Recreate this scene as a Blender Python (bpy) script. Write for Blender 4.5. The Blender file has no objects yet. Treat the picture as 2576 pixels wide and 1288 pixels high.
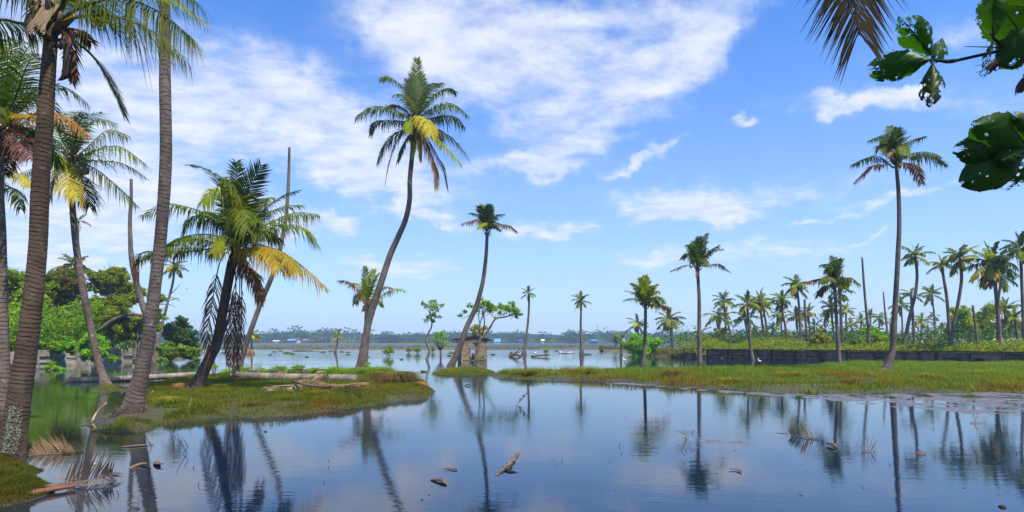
import bpy, math, random
import numpy as np
from mathutils import Vector, Matrix

# ------------------------------------------------------------------ camera, sky, sun
SC = bpy.context.scene
F = 1500.0          # focal length in units of a 2576 px wide picture
HZ = 858.0          # horizon row
CH = 2.0            # camera height above the water
cam_d = bpy.data.cameras.new("camera")
cam = bpy.data.objects.new("camera", cam_d)
SC.collection.objects.link(cam)
cam.location = (0, 0, CH)
cam.rotation_euler = (math.radians(90), 0, 0)
cam_d.sensor_width = 36
cam_d.lens = 36 * F / 2576.0
cam_d.shift_y = (HZ - 644.0) / 2576.0
cam_d.clip_start = 0.1
cam_d.clip_end = 9000
SC.camera = cam

SUN_EL, SUN_AZ = math.radians(60), math.radians(136)   # azimuth clockwise from +Y
sun_d = bpy.data.lights.new("sun", 'SUN')
sun_d.energy = 5.0
sun_d.angle = math.radians(0.6)
sun_d.color = (1.0, 0.94, 0.82)
sun = bpy.data.objects.new("sun", sun_d)
SC.collection.objects.link(sun)
sv = Vector((math.cos(SUN_EL) * math.sin(SUN_AZ), math.cos(SUN_EL) * math.cos(SUN_AZ), math.sin(SUN_EL)))
sun.rotation_euler = (-sv).to_track_quat('-Z', 'Y').to_euler()

SC.view_settings.view_transform = 'Standard'
SC.view_settings.look = 'None'
SC.view_settings.gamma = 1
SC.view_settings.exposure = 0.55
SC.view_settings.use_curve_mapping = False
SC.cycles.max_bounces = 8
SC.cycles.transparent_max_bounces = 8
SC.cycles.volume_bounces = 0
SC.cycles.use_denoising = True
SC.cycles.caustics_reflective = False
SC.cycles.caustics_refractive = False


class NG:
    """tiny node-graph helper"""
    def __init__(s, tree):
        s.t = tree
        s.n = tree.nodes
        s.l = tree.links

    def new(s, typ, **kw):
        nd = s.n.new(typ)
        for k, v in kw.items():
            setattr(nd, k, v)
        return nd

    def link(s, a, b):
        s.l.new(a, b)

    def _in(s, sock, v):
        if isinstance(v, bpy.types.NodeSocket):
            s.l.new(v, sock)
        elif v is not None:
            sock.default_value = v

    def math(s, op, a, b=None, c=None, clamp=False):
        nd = s.new('ShaderNodeMath', operation=op, use_clamp=clamp)
        s._in(nd.inputs[0], a)
        s._in(nd.inputs[1], b)
        s._in(nd.inputs[2], c)
        return nd.outputs[0]

    def mix(s, fac, a, b, mode='MIX'):
        nd = s.new('ShaderNodeMixRGB', blend_type=mode)
        s._in(nd.inputs[0], fac)
        s._in(nd.inputs[1], a if isinstance(a, bpy.types.NodeSocket) else (*a, 1) if a is not None and len(a) == 3 else a)
        s._in(nd.inputs[2], b if isinstance(b, bpy.types.NodeSocket) else (*b, 1) if b is not None and len(b) == 3 else b)
        return nd.outputs[0]

    def ramp(s, fac, lo, hi, a=0.0, b=1.0):
        nd = s.new('ShaderNodeMapRange', interpolation_type='SMOOTHSTEP')
        s._in(nd.inputs[0], fac)
        nd.inputs[1].default_value = lo
        nd.inputs[2].default_value = hi
        nd.inputs[3].default_value = a
        nd.inputs[4].default_value = b
        return nd.outputs[0]

    def noise(s, vec, scale, detail=4, rough=0.55, dist=0.0):
        nd = s.new('ShaderNodeTexNoise')
        if vec is not None:
            s.link(vec, nd.inputs['Vector'])
        nd.inputs['Scale'].default_value = scale
        nd.inputs['Detail'].default_value = detail
        nd.inputs['Roughness'].default_value = rough
        nd.inputs['Distortion'].default_value = dist
        return nd.outputs['Fac']

    def mapping(s, vec, loc=(0, 0, 0), rot=(0, 0, 0), scale=(1, 1, 1), typ='POINT'):
        nd = s.new('ShaderNodeMapping', vector_type=typ)
        s.link(vec, nd.inputs[0])
        nd.inputs[1].default_value = loc
        nd.inputs[2].default_value = rot
        nd.inputs[3].default_value = scale
        return nd.outputs[0]


def build_world():
    w = bpy.data.worlds.new("World")
    SC.world = w
    w.use_nodes = True
    g = NG(w.node_tree)
    g.n.clear()
    out = g.new('ShaderNodeOutputWorld')
    bg = g.new('ShaderNodeBackground')
    bg.inputs[1].default_value = 0.09
    g.link(bg.outputs[0], out.inputs[0])
    sky = g.new('ShaderNodeTexSky', sky_type='NISHITA')
    sky.sun_disc = False
    sky.sun_elevation = SUN_EL
    sky.sun_rotation = SUN_AZ
    sky.air_density = 1.0
    sky.dust_density = 0.6
    sky.ozone_density = 2.0
    tc = g.new('ShaderNodeTexCoord')
    sep = g.new('ShaderNodeSeparateXYZ')
    g.link(tc.outputs['Generated'], sep.inputs[0])
    x, y, z = sep.outputs
    az = g.math('ARCTAN2', x, y)
    el = g.math('ARCSINE', z)
    comb = g.new('ShaderNodeCombineXYZ')
    g.link(az, comb.inputs[0]); g.link(el, comb.inputs[1])
    # cloud field on a flat layer overhead, seen in perspective
    zz = g.math('ADD', g.math('MAXIMUM', z, 0.0), 0.16)
    pl = g.new('ShaderNodeCombineXYZ')
    g.link(g.math('DIVIDE', x, zz), pl.inputs[0])
    g.link(g.math('DIVIDE', y, zz), pl.inputs[1])
    p1 = g.mapping(pl.outputs[0], rot=(0, 0, math.radians(-34)), scale=(0.85, 1.1, 1))
    n1 = g.noise(p1, 2.1, 9, 0.58, 0.25)
    n2 = g.noise(g.mapping(pl.outputs[0], loc=(7, 3, 0), rot=(0, 0, math.radians(-40)), scale=(.9, 1.2, 1)), 7.5, 8, 0.62, 0.2)
    n3 = g.noise(pl.outputs[0], 0.5, 3, 0.5)
    clouds = [  # px, py, rx, ry, rotation, weight
        (1080, 80, 300, 150, -20, .85), (1330, 250, 190, 90, -10, .6), (1620, 165, 330, 105, 27, 1.2), (1440, 60, 260, 110, 5, .85), (1850, 60, 150, 80, 30, .5),
        (800, 300, 420, 130, -24, .85), (420, 280, 420, 190, 10, 1.0), (250, 520, 450, 160, 0, .75), (900, 420, 240, 60, -12, .85), (1000, 330, 130, 130, 0, .4),
        (1330, 408, 160, 42, 3, 1.3), (1085, 545, 100, 34, -18, 1.3), (892, 572, 62, 34, 0, 1.3), (1000, 505, 50, 30, 40, .9),
        (1700, 515, 200, 45, -9, 1.1), (1800, 545, 120, 30, -9, .9), (2150, 265, 150, 34, -12, 1.1), (2240, 255, 90, 22, 0, .8),
        (1620, 390, 85, 20, 18, 1.0), (2270, 478, 170, 20, 4, 1.05), (1380, 575, 130, 22, 0, 1.0),
        (1875, 290, 50, 16, 0, .8), (2080, 540, 140, 16, 12, .6), (2150, 600, 120, 14, 22, .6), (1650, 650, 130, 20, 5, .5),
        (980, 680, 220, 30, 0, .6), (200, 380, 330, 220, 0, .8), (60, 150, 300, 250, 0, .8), (2000, 480, 260, 40, 8, .35), (1900, 640, 400, 50, 0, .35), (2450, 250, 200, 60, 0, .3), (700, 560, 260, 60, 0, .45), (1250, 150, 300, 200, -20, .5), (1500, 330, 220, 60, 10, .4), (150, 650, 300, 80, 0, .5), (560, 500, 300, 60, -8, .6), (2380, 100, 200, 60, 0, .35)]
    wv = g.new('ShaderNodeTexNoise'); g.link(comb.outputs[0], wv.inputs['Vector']); wv.inputs['Scale'].default_value = 9.0; wv.inputs['Detail'].default_value = 6; wv.inputs['Roughness'].default_value = .6
    vs = g.new('ShaderNodeVectorMath', operation='MULTIPLY_ADD'); g.link(wv.outputs['Color'], vs.inputs[0]); vs.inputs[1].default_value = (.20, .11, 0)
    va = g.new('ShaderNodeVectorMath', operation='ADD'); g.link(comb.outputs[0], va.inputs[0]); va.inputs[1].default_value = (-.10, -.055, 0)
    g.link(va.outputs[0], vs.inputs[2])
    acc = None
    for (px, py, rx, ry, rot, wgt) in clouds:
        u, v = (px - 1288) / F, (HZ - py) / F
        a = math.atan2(u, 1)
        e = math.atan2(v, math.sqrt(1 + u * u))
        ra = rx / F / (1 + u * u)
        re = ry / F / math.sqrt(1 + u * u) / (1 + v * v)
        m = g.mapping(vs.outputs[0], (a, e, 0), (0, 0, math.radians(rot)), (ra * 1.55, re * 1.55, 1), 'TEXTURE')
        gr = g.new('ShaderNodeTexGradient', gradient_type='QUADRATIC_SPHERE')
        g.link(m, gr.inputs[0])
        val = g.math('MULTIPLY', gr.outputs['Fac'], wgt * 1.5)
        acc = val if acc is None else g.math('ADD', acc, val)
    acc = g.math('MINIMUM', g.math('ADD', acc, .10), 1.0)
    # beyond the picture the same kind of broken cloud goes on
    ang = g.math('ABSOLUTE', az)
    away = g.math('MAXIMUM', g.ramp(ang, 0.72, 0.95), g.ramp(el, 0.52, 0.68))
    elsewhere = g.math('MULTIPLY', g.math('MULTIPLY', away, g.ramp(n3, 0.42, 0.62)), 0.6)
    acc = g.math('MAXIMUM', acc, elsewhere)
    nn = g.math('ADD', g.math('MULTIPLY', n1, 0.52), g.math('MULTIPLY', n2, 0.48))
    d = g.math('ADD', g.math('MULTIPLY', acc, 0.80), g.math('MULTIPLY', g.math('SUBTRACT', nn, 0.5), 3.3))
    d = g.math('MULTIPLY', g.ramp(d, -0.12, 1.22), g.ramp(acc, 0.0, 0.60))
    d = g.math('MULTIPLY', d, 0.93)
    hs = g.new('ShaderNodeHueSaturation')
    hs.inputs['Hue'].default_value = 0.5
    hs.inputs['Saturation'].default_value = 1.22
    hs.inputs['Value'].default_value = 1.0
    g.link(sky.outputs[0], hs.inputs['Color'])
    skyc = g.mix(1.0, hs.outputs[0], (.32, 1.18, 1.95), 'MULTIPLY')
    # pale humid air low over the horizon
    low = g.math('POWER', g.math('SUBTRACT', 1.0, g.math('MAXIMUM', z, 0.0), clamp=True), 3.5)
    skyc = g.mix(g.math('MULTIPLY', low, 0.95), skyc, (5.6, 6.3, 7.4))
    cl = g.mix(g.ramp(n2, 0.3, 0.7), (6.0, 6.5, 7.8), (7.3, 7.5, 7.9))
    fin = g.mix(d, skyc, cl)
    g.link(fin, bg.inputs[0])


build_world()

# ------------------------------------------------------------------ helpers
rng = np.random.default_rng(7)
random.seed(7)
COL = SC.collection


def d_of(py):
    return CH * F / (py - HZ)


def G(px, py, z=0.0):
    d = (CH - z) * F / (py - HZ)
    return np.array([(px - 1288) / F * d, d, z])


def P(px, py, d):
    return np.array([(px - 1288) / F * d, d, CH - (py - HZ) / F * d])


def vnoise(p, seed=0):
    """value noise, p (n,2) -> 0..1"""
    r = np.random.default_rng(seed)
    T = r.random((64, 64))
    i = np.floor(p).astype(int)
    f = p - i
    f = f * f * (3 - 2 * f)
    a = T[i[:, 0] % 64, i[:, 1] % 64]; b = T[(i[:, 0] + 1) % 64, i[:, 1] % 64]
    c = T[i[:, 0] % 64, (i[:, 1] + 1) % 64]; e = T[(i[:, 0] + 1) % 64, (i[:, 1] + 1) % 64]
    return (a * (1 - f[:, 0]) + b * f[:, 0]) * (1 - f[:, 1]) + (c * (1 - f[:, 0]) + e * f[:, 0]) * f[:, 1]


def fbm(p, seed=0, o=4):
    s = 0; a = .5; t = 0
    for k in range(o):
        s = s + a * vnoise(p * 2 ** k + 17.3 * k, seed + k); t += a; a *= .5
    return s / t


def new_mesh(name, V, Fs, mat=None, smooth=False, col=None, uv=None):
    """V (n,3); Fs: list of index arrays (m,3) or (m,4); col per-vertex (n,3)"""
    me = bpy.data.meshes.new(name)
    V = np.asarray(V, dtype=np.float32)
    if not isinstance(Fs, (list, tuple)):
        Fs = [Fs]
    Fs = [np.asarray(f, dtype=np.int32) for f in Fs if len(f)]
    loops = np.concatenate([f.ravel() for f in Fs])
    tot = np.concatenate([np.full(len(f), f.shape[1], dtype=np.int32) for f in Fs])
    start = np.concatenate([[0], np.cumsum(tot)[:-1]]).astype(np.int32)
    me.vertices.add(len(V)); me.vertices.foreach_set('co', V.ravel())
    me.loops.add(len(loops)); me.loops.foreach_set('vertex_index', loops)
    me.polygons.add(len(tot)); me.polygons.foreach_set('loop_start', start); me.polygons.foreach_set('loop_total', tot)
    me.polygons.foreach_set('use_smooth', np.full(len(tot), bool(smooth)))
    me.update(calc_edges=True)
    if col is not None:
        ca = me.color_attributes.new('Col', 'FLOAT_COLOR', 'POINT')
        c = np.ones((len(V), 4), dtype=np.float32); c[:, :3] = col
        ca.data.foreach_set('color', c.ravel())
    if uv is not None:
        ul = me.uv_layers.new(name='UVMap')
        ul.data.foreach_set('uv', np.asarray(uv, dtype=np.float32)[loops].ravel())
    if mat:
        me.materials.append(mat)
    return me


def tag(o, label=None, cat=None, group=None, kind=None):
    if label: o['label'] = label
    if cat: o['category'] = cat
    if group: o['group'] = group
    if kind: o['kind'] = kind
    return o


def root(name, loc, label, cat, group=None):
    o = bpy.data.objects.new(name, None)
    o.empty_display_size = 0.2
    COL.objects.link(o)
    o.location = tuple(float(v) for v in loc)
    return tag(o, label, cat, group)


def wloc(o):
    v = np.zeros(3)
    while o is not None:
        v = v + np.array(o.location); o = o.parent
    return v


def add(name, V, Fs, mat, parent=None, smooth=False, col=None, uv=None, origin=None, **tg):
    """V given in world coordinates"""
    V = np.asarray(V, dtype=float)
    base = wloc(parent) if parent is not None else np.zeros(3)
    org = np.asarray(origin, dtype=float) if origin is not None else base
    me = new_mesh(name, V - org, Fs, mat, smooth, col, uv)
    o = bpy.data.objects.new(name, me)
    COL.objects.link(o)
    o.location = tuple(org - base)
    if parent is not None: o.parent = parent
    return tag(o, **tg)


def link_copy(name, me, parent, loc, rz=0.0, scale=1.0, mat=None, rot=None):
    o = bpy.data.objects.new(name, me)
    COL.objects.link(o)
    if parent is not None: o.parent = parent
    o.location = tuple(float(v) for v in loc)
    o.rotation_euler = rot if rot is not None else (0, 0, rz)
    o.scale = (scale, scale, scale) if not isinstance(scale, (tuple, list)) else scale
    if mat is not None and o.material_slots and me.materials[0] is not mat:
        o.material_slots[0].link = 'OBJECT'
        o.material_slots[0].material = mat
    return o


class Acc:
    """accumulates geometry for one mesh"""
    def __init__(s): s.V = []; s.F3 = []; s.F4 = []; s.C = []; s.n = 0

    def put(s, V, F, col=None):
        V = np.asarray(V, dtype=float); F = np.asarray(F, dtype=int)
        (s.F3 if F.shape[1] == 3 else s.F4).append(F + s.n)
        s.V.append(V); s.n += len(V)
        s.C.append(np.broadcast_to(np.asarray(col if col is not None else (1, 1, 1), dtype=float), V.shape))

    def arrays(s):
        Fs = []
        if s.F3: Fs.append(np.concatenate(s.F3))
        if s.F4: Fs.append(np.concatenate(s.F4))
        return np.concatenate(s.V), Fs, np.concatenate(s.C)

    def build(s, name, mat, parent=None, smooth=False, origin=None, **tg):
        V, Fs, C = s.arrays()
        return add(name, V, Fs, mat, parent, smooth, C, origin=origin, **tg)


def unit(v):
    v = np.asarray(v, dtype=float)
    return v / np.maximum(np.linalg.norm(v, axis=-1, keepdims=True), 1e-9)


def spline(pts, n):
    """Catmull-Rom through pts, n samples"""
    pts = np.asarray(pts, dtype=float)
    if len(pts) == 2:
        t = np.linspace(0, 1, n)[:, None]
        return pts[0] * (1 - t) + pts[1] * t
    q = np.vstack([2 * pts[0] - pts[1], pts, 2 * pts[-1] - pts[-2]])
    seg = np.linalg.norm(np.diff(pts, axis=0)[:, :3], axis=1)
    cum = np.concatenate([[0], np.cumsum(seg)]); cum = cum / cum[-1]
    t = np.linspace(0, 1, n)
    k = np.clip(np.searchsorted(cum, t, side='right') - 1, 0, len(pts) - 2)
    f = ((t - cum[k]) / np.maximum(cum[k + 1] - cum[k], 1e-9))[:, None]
    p0, p1, p2, p3 = q[k], q[k + 1], q[k + 2], q[k + 3]
    return .5 * ((2 * p1) + (-p0 + p2) * f + (2 * p0 - 5 * p1 + 4 * p2 - p3) * f ** 2 + (-p0 + 3 * p1 - 3 * p2 + p3) * f ** 3)


def tube_arrays(path, rad, sides=8, cap=True):
    path = np.asarray(path, dtype=float); n = len(path)
    rad = np.broadcast_to(np.asarray(rad, dtype=float), (n,))
    T = unit(np.gradient(path, axis=0))
    ref = np.array([0, 1, 0.]) if abs(T[:, 1]).mean() < .8 else np.array([0, 0, 1.])
    A = unit(np.cross(T, ref)); B = np.cross(T, A)
    th = np.linspace(0, 2 * math.pi, sides, endpoint=False)
    V = path[:, None, :] + rad[:, None, None] * (A[:, None, :] * np.cos(th)[None, :, None] + B[:, None, :] * np.sin(th)[None, :, None])
    V = V.reshape(-1, 3)
    i = np.arange(n - 1)[:, None] * sides; j = np.arange(sides)[None, :]; j2 = (j + 1) % sides
    Fq = np.stack([i + j, i + j2, i + sides + j2, i + sides + j], axis=-1).reshape(-1, 4)
    ln = np.concatenate([[0], np.cumsum(np.linalg.norm(np.diff(path, axis=0), axis=1))])
    uv = np.stack([np.tile(np.minimum(th, 2 * math.pi - th) / math.pi, n), np.repeat(ln, sides)], axis=1)
    Fs = [Fq]
    if cap:
        V = np.vstack([V, path[-1] + T[-1] * rad[-1] * .15, path[0]])
        uv = np.vstack([uv, [0, ln[-1]], [0, 0]])
        top = (n - 1) * sides
        c1 = np.stack([top + j[0], top + j2[0], np.full(sides, n * sides)], axis=1)
        c0 = np.stack([j2[0], j[0], np.full(sides, n * sides + 1)], axis=1)
        Fs.append(np.vstack([c1, c0]))
    return V, Fs, uv


def tube(name, path, rad, mat, parent=None, sides=8, smooth=True, **tg):
    V, Fs, uv = tube_arrays(path, rad, sides)
    return add(name, V, Fs, mat, parent, smooth, None, uv, **tg)


def acc_tube(A, path, rad, sides=6, col=None):
    V, Fs, uv = tube_arrays(path, rad, sides)
    n0 = A.n
    A.V.append(V); A.n += len(V)
    A.C.append(np.broadcast_to(np.asarray(col if col is not None else (1, 1, 1), dtype=float), V.shape))
    for f in Fs:
        (A.F3 if f.shape[1] == 3 else A.F4).append(f + n0)


BOXF = np.array([[0, 1, 3, 2], [4, 6, 7, 5], [0, 4, 5, 1], [2, 3, 7, 6], [0, 2, 6, 4], [1, 5, 7, 3]])


def box_v(c, sx, sy, sz, ax=(1, 0, 0), ay=(0, 1, 0), az=(0, 0, 1), jit=0.0):
    c = np.asarray(c, dtype=float)
    s = np.array([[a, b, e] for a in (-.5, .5) for b in (-.5, .5) for e in (-.5, .5)])
    V = c + s[:, :1] * sx * np.asarray(ax, float) + s[:, 1:2] * sy * np.asarray(ay, float) + s[:, 2:] * sz * np.asarray(az, float)
    if jit: V = V + rng.normal(0, jit, V.shape)
    return V


# ------------------------------------------------------------------ materials
def base_mat(name):
    m = bpy.data.materials.new(name)
    m.use_nodes = True
    g = NG(m.node_tree)
    g.n.clear()
    out = g.new('ShaderNodeOutputMaterial')
    return m, g, out


def principled(g, out, col, rough=.8, spec=.3, bump=None, bstr=.3, bdist=.02):
    b = g.new('ShaderNodeBsdfPrincipled')
    g._in(b.inputs['Base Color'], col if isinstance(col, bpy.types.NodeSocket) else (*col, 1))
    g._in(b.inputs['Roughness'], rough)
    b.inputs['Specular IOR Level'].default_value = spec
    if bump is not None:
        bn = g.new('ShaderNodeBump'); bn.inputs['Strength'].default_value = bstr; bn.inputs['Distance'].default_value = bdist
        g.link(bump, bn.inputs['Height']); g.link(bn.outputs[0], b.inputs['Normal'])
    if out is not None: g.link(b.outputs[0], out.inputs[0])
    return b


def leaf_mat(name, col, col2=None, trans=.35, rough=.6, spec=.18, attr=True, tcol=None):
    """leaf: diffuse + light coming through, hue varies per vertex attribute and per object"""
    m, g, out = base_mat(name)
    oi = g.new('ShaderNodeObjectInfo')
    tc = g.new('ShaderNodeTexCoord')
    nz = g.noise(tc.outputs['Object'], 1.3, 3)
    c = g.mix(g.ramp(nz, .35, .65), col, col2 or tuple(v * .7 for v in col))
    if attr:
        at = g.new('ShaderNodeAttribute', attribute_name='Col')
        c = g.mix(1.0, c, at.outputs['Color'], 'MULTIPLY')
    hs = g.new('ShaderNodeHueSaturation')
    g.link(c, hs.inputs['Color'])
    g.link(g.math('ADD', g.math('MULTIPLY', oi.outputs['Random'], .025), .4875), hs.inputs['Hue'])
    g.link(g.math('ADD', g.math('MULTIPLY', oi.outputs['Random'], .4), .8), hs.inputs['Value'])
    c = hs.outputs[0]
    b = principled(g, None, c, rough, spec)
    tr = g.new('ShaderNodeBsdfTranslucent')
    tm = g.mix(1.0, c, tcol or (1.6, 1.7, .6), 'MULTIPLY')
    g.link(tm, tr.inputs[0])
    mx = g.new('ShaderNodeMixShader'); mx.inputs[0].default_value = trans
    g.link(b.outputs[0], mx.inputs[1]); g.link(tr.outputs[0], mx.inputs[2])
    g.link(mx.outputs[0], out.inputs[0])
    return m


M = {}
M['frond_g'] = leaf_mat('frond_green', (.140, .175, .005), (.072, .112, .006), .45)
M['frond_k'] = leaf_mat('frond_deep_green', (.066, .104, .005), (.034, .064, .005), .34)
M['frond_l'] = leaf_mat('frond_lime', (.26, .29, .008), (.17, .22, .008), .45)
M['frond_y'] = leaf_mat('frond_yellow', (.40, .33, .012), (.30, .24, .012), .38, tcol=(1.5, 1.3, .5))
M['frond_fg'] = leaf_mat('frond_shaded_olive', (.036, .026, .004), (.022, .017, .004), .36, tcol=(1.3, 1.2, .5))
M['frond_w'] = leaf_mat('frond_wet_dark', (.055, .028, .018), (.032, .018, .014), .12, rough=.4, tcol=(1.2, 1., .9))
M['frond_o'] = leaf_mat('frond_orange_brown', (.30, .14, .03), (.20, .09, .03), .3, tcol=(1.4, 1.1, .7))
M['frond_d'] = leaf_mat('frond_dead_brown', (.17, .082, .052), (.11, .052, .036), .25, rough=.7, tcol=(1.3, 1.1, .9))
M['frond_t'] = leaf_mat('frond_dry_tan', (.27, .19, .11), (.18, .125, .075), .2, rough=.7, tcol=(1.2, 1.1, .9))
M['leaf_fg'] = leaf_mat('almond_leaf', (.035, .085, .008), (.024, .060, .006), .38, rough=.4, tcol=(1.3, 1.7, .4))
M['leaf_tree'] = leaf_mat('tree_leaf', (.24, .29, .010), (.14, .20, .010), .48)
M['leaf_dark'] = leaf_mat('dark_leaf', (.07, .14, .014), (.035, .09, .012), .36)
M['leaf_lime'] = leaf_mat('lime_leaf', (.22, .36, .014), (.13, .26, .012), .48)
M['leaf_yel'] = leaf_mat('yellow_leaf', (.36, .34, .03), (.24, .24, .02), .4)
M['leaf_mix'] = leaf_mat('undergrowth_leaf', (.15, .20, .016), (.13, .12, .018), .38)
M['leaf_far'] = leaf_mat('far_leaf', (.022, .060, .035), (.015, .045, .032), .15)
M['grass'] = leaf_mat('grass_blade', (.20, .215, .014), (.13, .165, .010), .42)
M['grass_b'] = leaf_mat('bright_grass_blade', (.16, .30, .014), (.12, .24, .012), .45)
M['sedge'] = leaf_mat('shaggy_sedge', (.15, .12, .03), (.09, .08, .02), .3, rough=.8)
M['straw'] = leaf_mat('straw', (.42, .25, .12), (.30, .17, .08), .2, rough=.8, tcol=(1.2, 1.1, .9))
M['straw_o'] = leaf_mat('orange_straw', (.60, .27, .05), (.42, .17, .03), .2, rough=.8, tcol=(1.2, 1.1, .9))


def trunk_mat(name, c1, c2, ringf=9.0, lichen=.25, dark=.30):
    m, g, out = base_mat(name)
    uv = g.new('ShaderNodeUVMap')
    tc = g.new('ShaderNodeTexCoord')
    sep = g.new('ShaderNodeSeparateXYZ'); g.link(uv.outputs[0], sep.inputs[0])
    n = g.noise(tc.outputs['Object'], 3.0, 5, .6)
    wob = g.noise(g.mapping(tc.outputs['Object'], scale=(1, 1, .6)), 2.2, 3)
    ph = g.math('ADD', g.math('MULTIPLY', sep.outputs[1], ringf), g.math('MULTIPLY', wob, 3.2))
    fr = g.math('FRACT', ph)
    groove = g.math('MULTIPLY', g.ramp(fr, 0.0, .22, 1.0, 0.0), g.ramp(g.noise(tc.outputs['Object'], 7, 3), .35, .55))
    fine = g.noise(g.mapping(uv.outputs[0], scale=(9, 28, 1)), 3.0, 5, .7)
    c = g.mix(g.ramp(n, .3, .7), c1, c2)
    big = g.noise(g.mapping(tc.outputs['Object'], scale=(1, 1, .45)), 1.1, 4, .6)
    c = g.mix(g.math('MULTIPLY', g.ramp(big, .5, .62), .55), c, tuple(v * .42 for v in c2))
    c = g.mix(g.math('MULTIPLY', g.ramp(big, .50, .38), .4), c, tuple(min(1, v * 1.5) for v in c1))
    c = g.mix(g.math('MULTIPLY', groove, dark + .12), c, tuple(v * .3 for v in c2))
    c = g.mix(g.math('MULTIPLY', g.ramp(fine, .45, .75), .35), c, tuple(min(1, v * 1.9) for v in c1))
    li = g.noise(tc.outputs['Object'], 5.5, 6, .7)
    c = g.mix(g.math('MULTIPLY', g.ramp(li, .60, .66), lichen), c, (.42, .42, .36))
    hgt = g.math('ADD', g.math('MULTIPLY', groove, -1.0), fine)
    principled(g, out, c, .85, .15, hgt, .9, .02)
    return m


M['trunk_near'] = trunk_mat('palm_bark_brown', (.135, .090, .058), (.080, .052, .036), 14.0, .15)
M['trunk_grey'] = trunk_mat('palm_bark_grey', (.17, .130, .105), (.105, .078, .064), 9.0, .35)
M['trunk_far'] = trunk_mat('palm_bark_far', (.17, .130, .105), (.11, .082, .065), 6.0, .2, .2)
M['trunk_dark'] = trunk_mat('palm_bark_dark', (.115, .078, .058), (.075, .050, .040), 7.0, .05)
M['trunk_pale'] = trunk_mat('palm_bark_pale', (.27, .22, .18), (.17, .135, .11), 4.0, .1, .7)


def plain(name, c1, c2, rough=.85, sc=6, bstr=.5, spec=.25, bd=.02, attr=False):
    m, g, out = base_mat(name)
    tc = g.new('ShaderNodeTexCoord')
    n = g.noise(tc.outputs['Object'], sc, 6, .62)
    oi = g.new('ShaderNodeObjectInfo')
    c = g.mix(g.ramp(n, .35, .65), c1, c2)
    if attr:
        at = g.new('ShaderNodeAttribute', attribute_name='Col')
        c = g.mix(1.0, c, at.outputs['Color'], 'MULTIPLY')
    hs = g.new('ShaderNodeHueSaturation'); g.link(c, hs.inputs['Color'])
    g.link(g.math('ADD', g.math('MULTIPLY', oi.outputs['Random'], .5), .75), hs.inputs['Value'])
    principled(g, out, hs.outputs[0], rough, spec, n, bstr, bd)
    return m


M['wood'] = plain('weathered_wood', (.16, .11, .08), (.08, .055, .04), .85, 9)
M['bark'] = plain('tree_bark', (.19, .15, .12), (.08, .06, .05), .9, 7)
M['twig_dark'] = plain('dark_twig', (.035, .024, .016), (.02, .014, .01), .8, 9)
M['brick'] = plain('laterite_brick', (.31, .24, .15), (.19, .145, .095), .95, 8, .8)
M['mortar'] = plain('crumbling_mortar', (.16, .125, .08), (.11, .085, .06), .95, 6, .8)
M['lintel'] = plain('grey_lintel_concrete', (.21, .175, .125), (.14, .12, .085), .9, 2.5)
M['roofslab'] = plain('weathered_roof_tile', (.10, .065, .055), (.06, .042, .038), .9, 6)
M['darkwall'] = plain('blackened_concrete', (.165, .118, .085), (.030, .022, .017), .9, 1.1, .5)
M['darkpost'] = plain('black_stained_post', (.045, .034, .028), (.018, .014, .012), .9, 3, .5)
M['darkcap'] = plain('black_coping', (.018, .017, .014), (.03, .032, .012), .9, 2.5, .5)
M['palewall'] = plain('pale_concrete', (.42, .37, .29), (.22, .19, .14), .9, 1.8, .5)
M['metal'] = plain('corrugated_metal', (.62, .60, .62), (.40, .34, .34), .45, 2.0, .2, .5)
M['blue'] = plain('blue_sheet', (.03, .12, .33), (.03, .09, .26), .5, 3, .1)
M['blue_pale'] = plain('pale_blue_sheet', (.08, .26, .42), (.06, .22, .36), .5, 3, .1)
M['white'] = plain('white_paint', (.62, .62, .60), (.45, .45, .44), .6, 3, .1)
M['white_bird'] = plain('white_feather', (.85, .85, .82), (.78, .78, .76), .8, 30, .1)
M['black'] = plain('dark_cloth', (.012, .012, .018), (.02, .018, .03), .8, 5)
M['husk'] = plain('coconut_husk', (.28, .19, .08), (.17, .11, .05), .8, 14)
M['husk_pale'] = plain('pale_shell', (.40, .31, .18), (.24, .18, .10), .7, 14)
M['nut'] = plain('green_coconut', (.16, .15, .05), (.12, .10, .04), .6, 14)
M['spathe'] = plain('dry_spathe', (.22, .13, .075), (.13, .075, .045), .6, 8)
M['rust'] = plain('wet_frond_stalk', (.24, .09, .035), (.14, .05, .02), .4, 8, .4, .5)
M['rock'] = plain('rock', (.30, .24, .2), (.2, .16, .13), .9, 4)
M['pink'] = plain('pinkish_pole', (.45, .36, .34), (.36, .28, .26), .8, 5)


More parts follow.
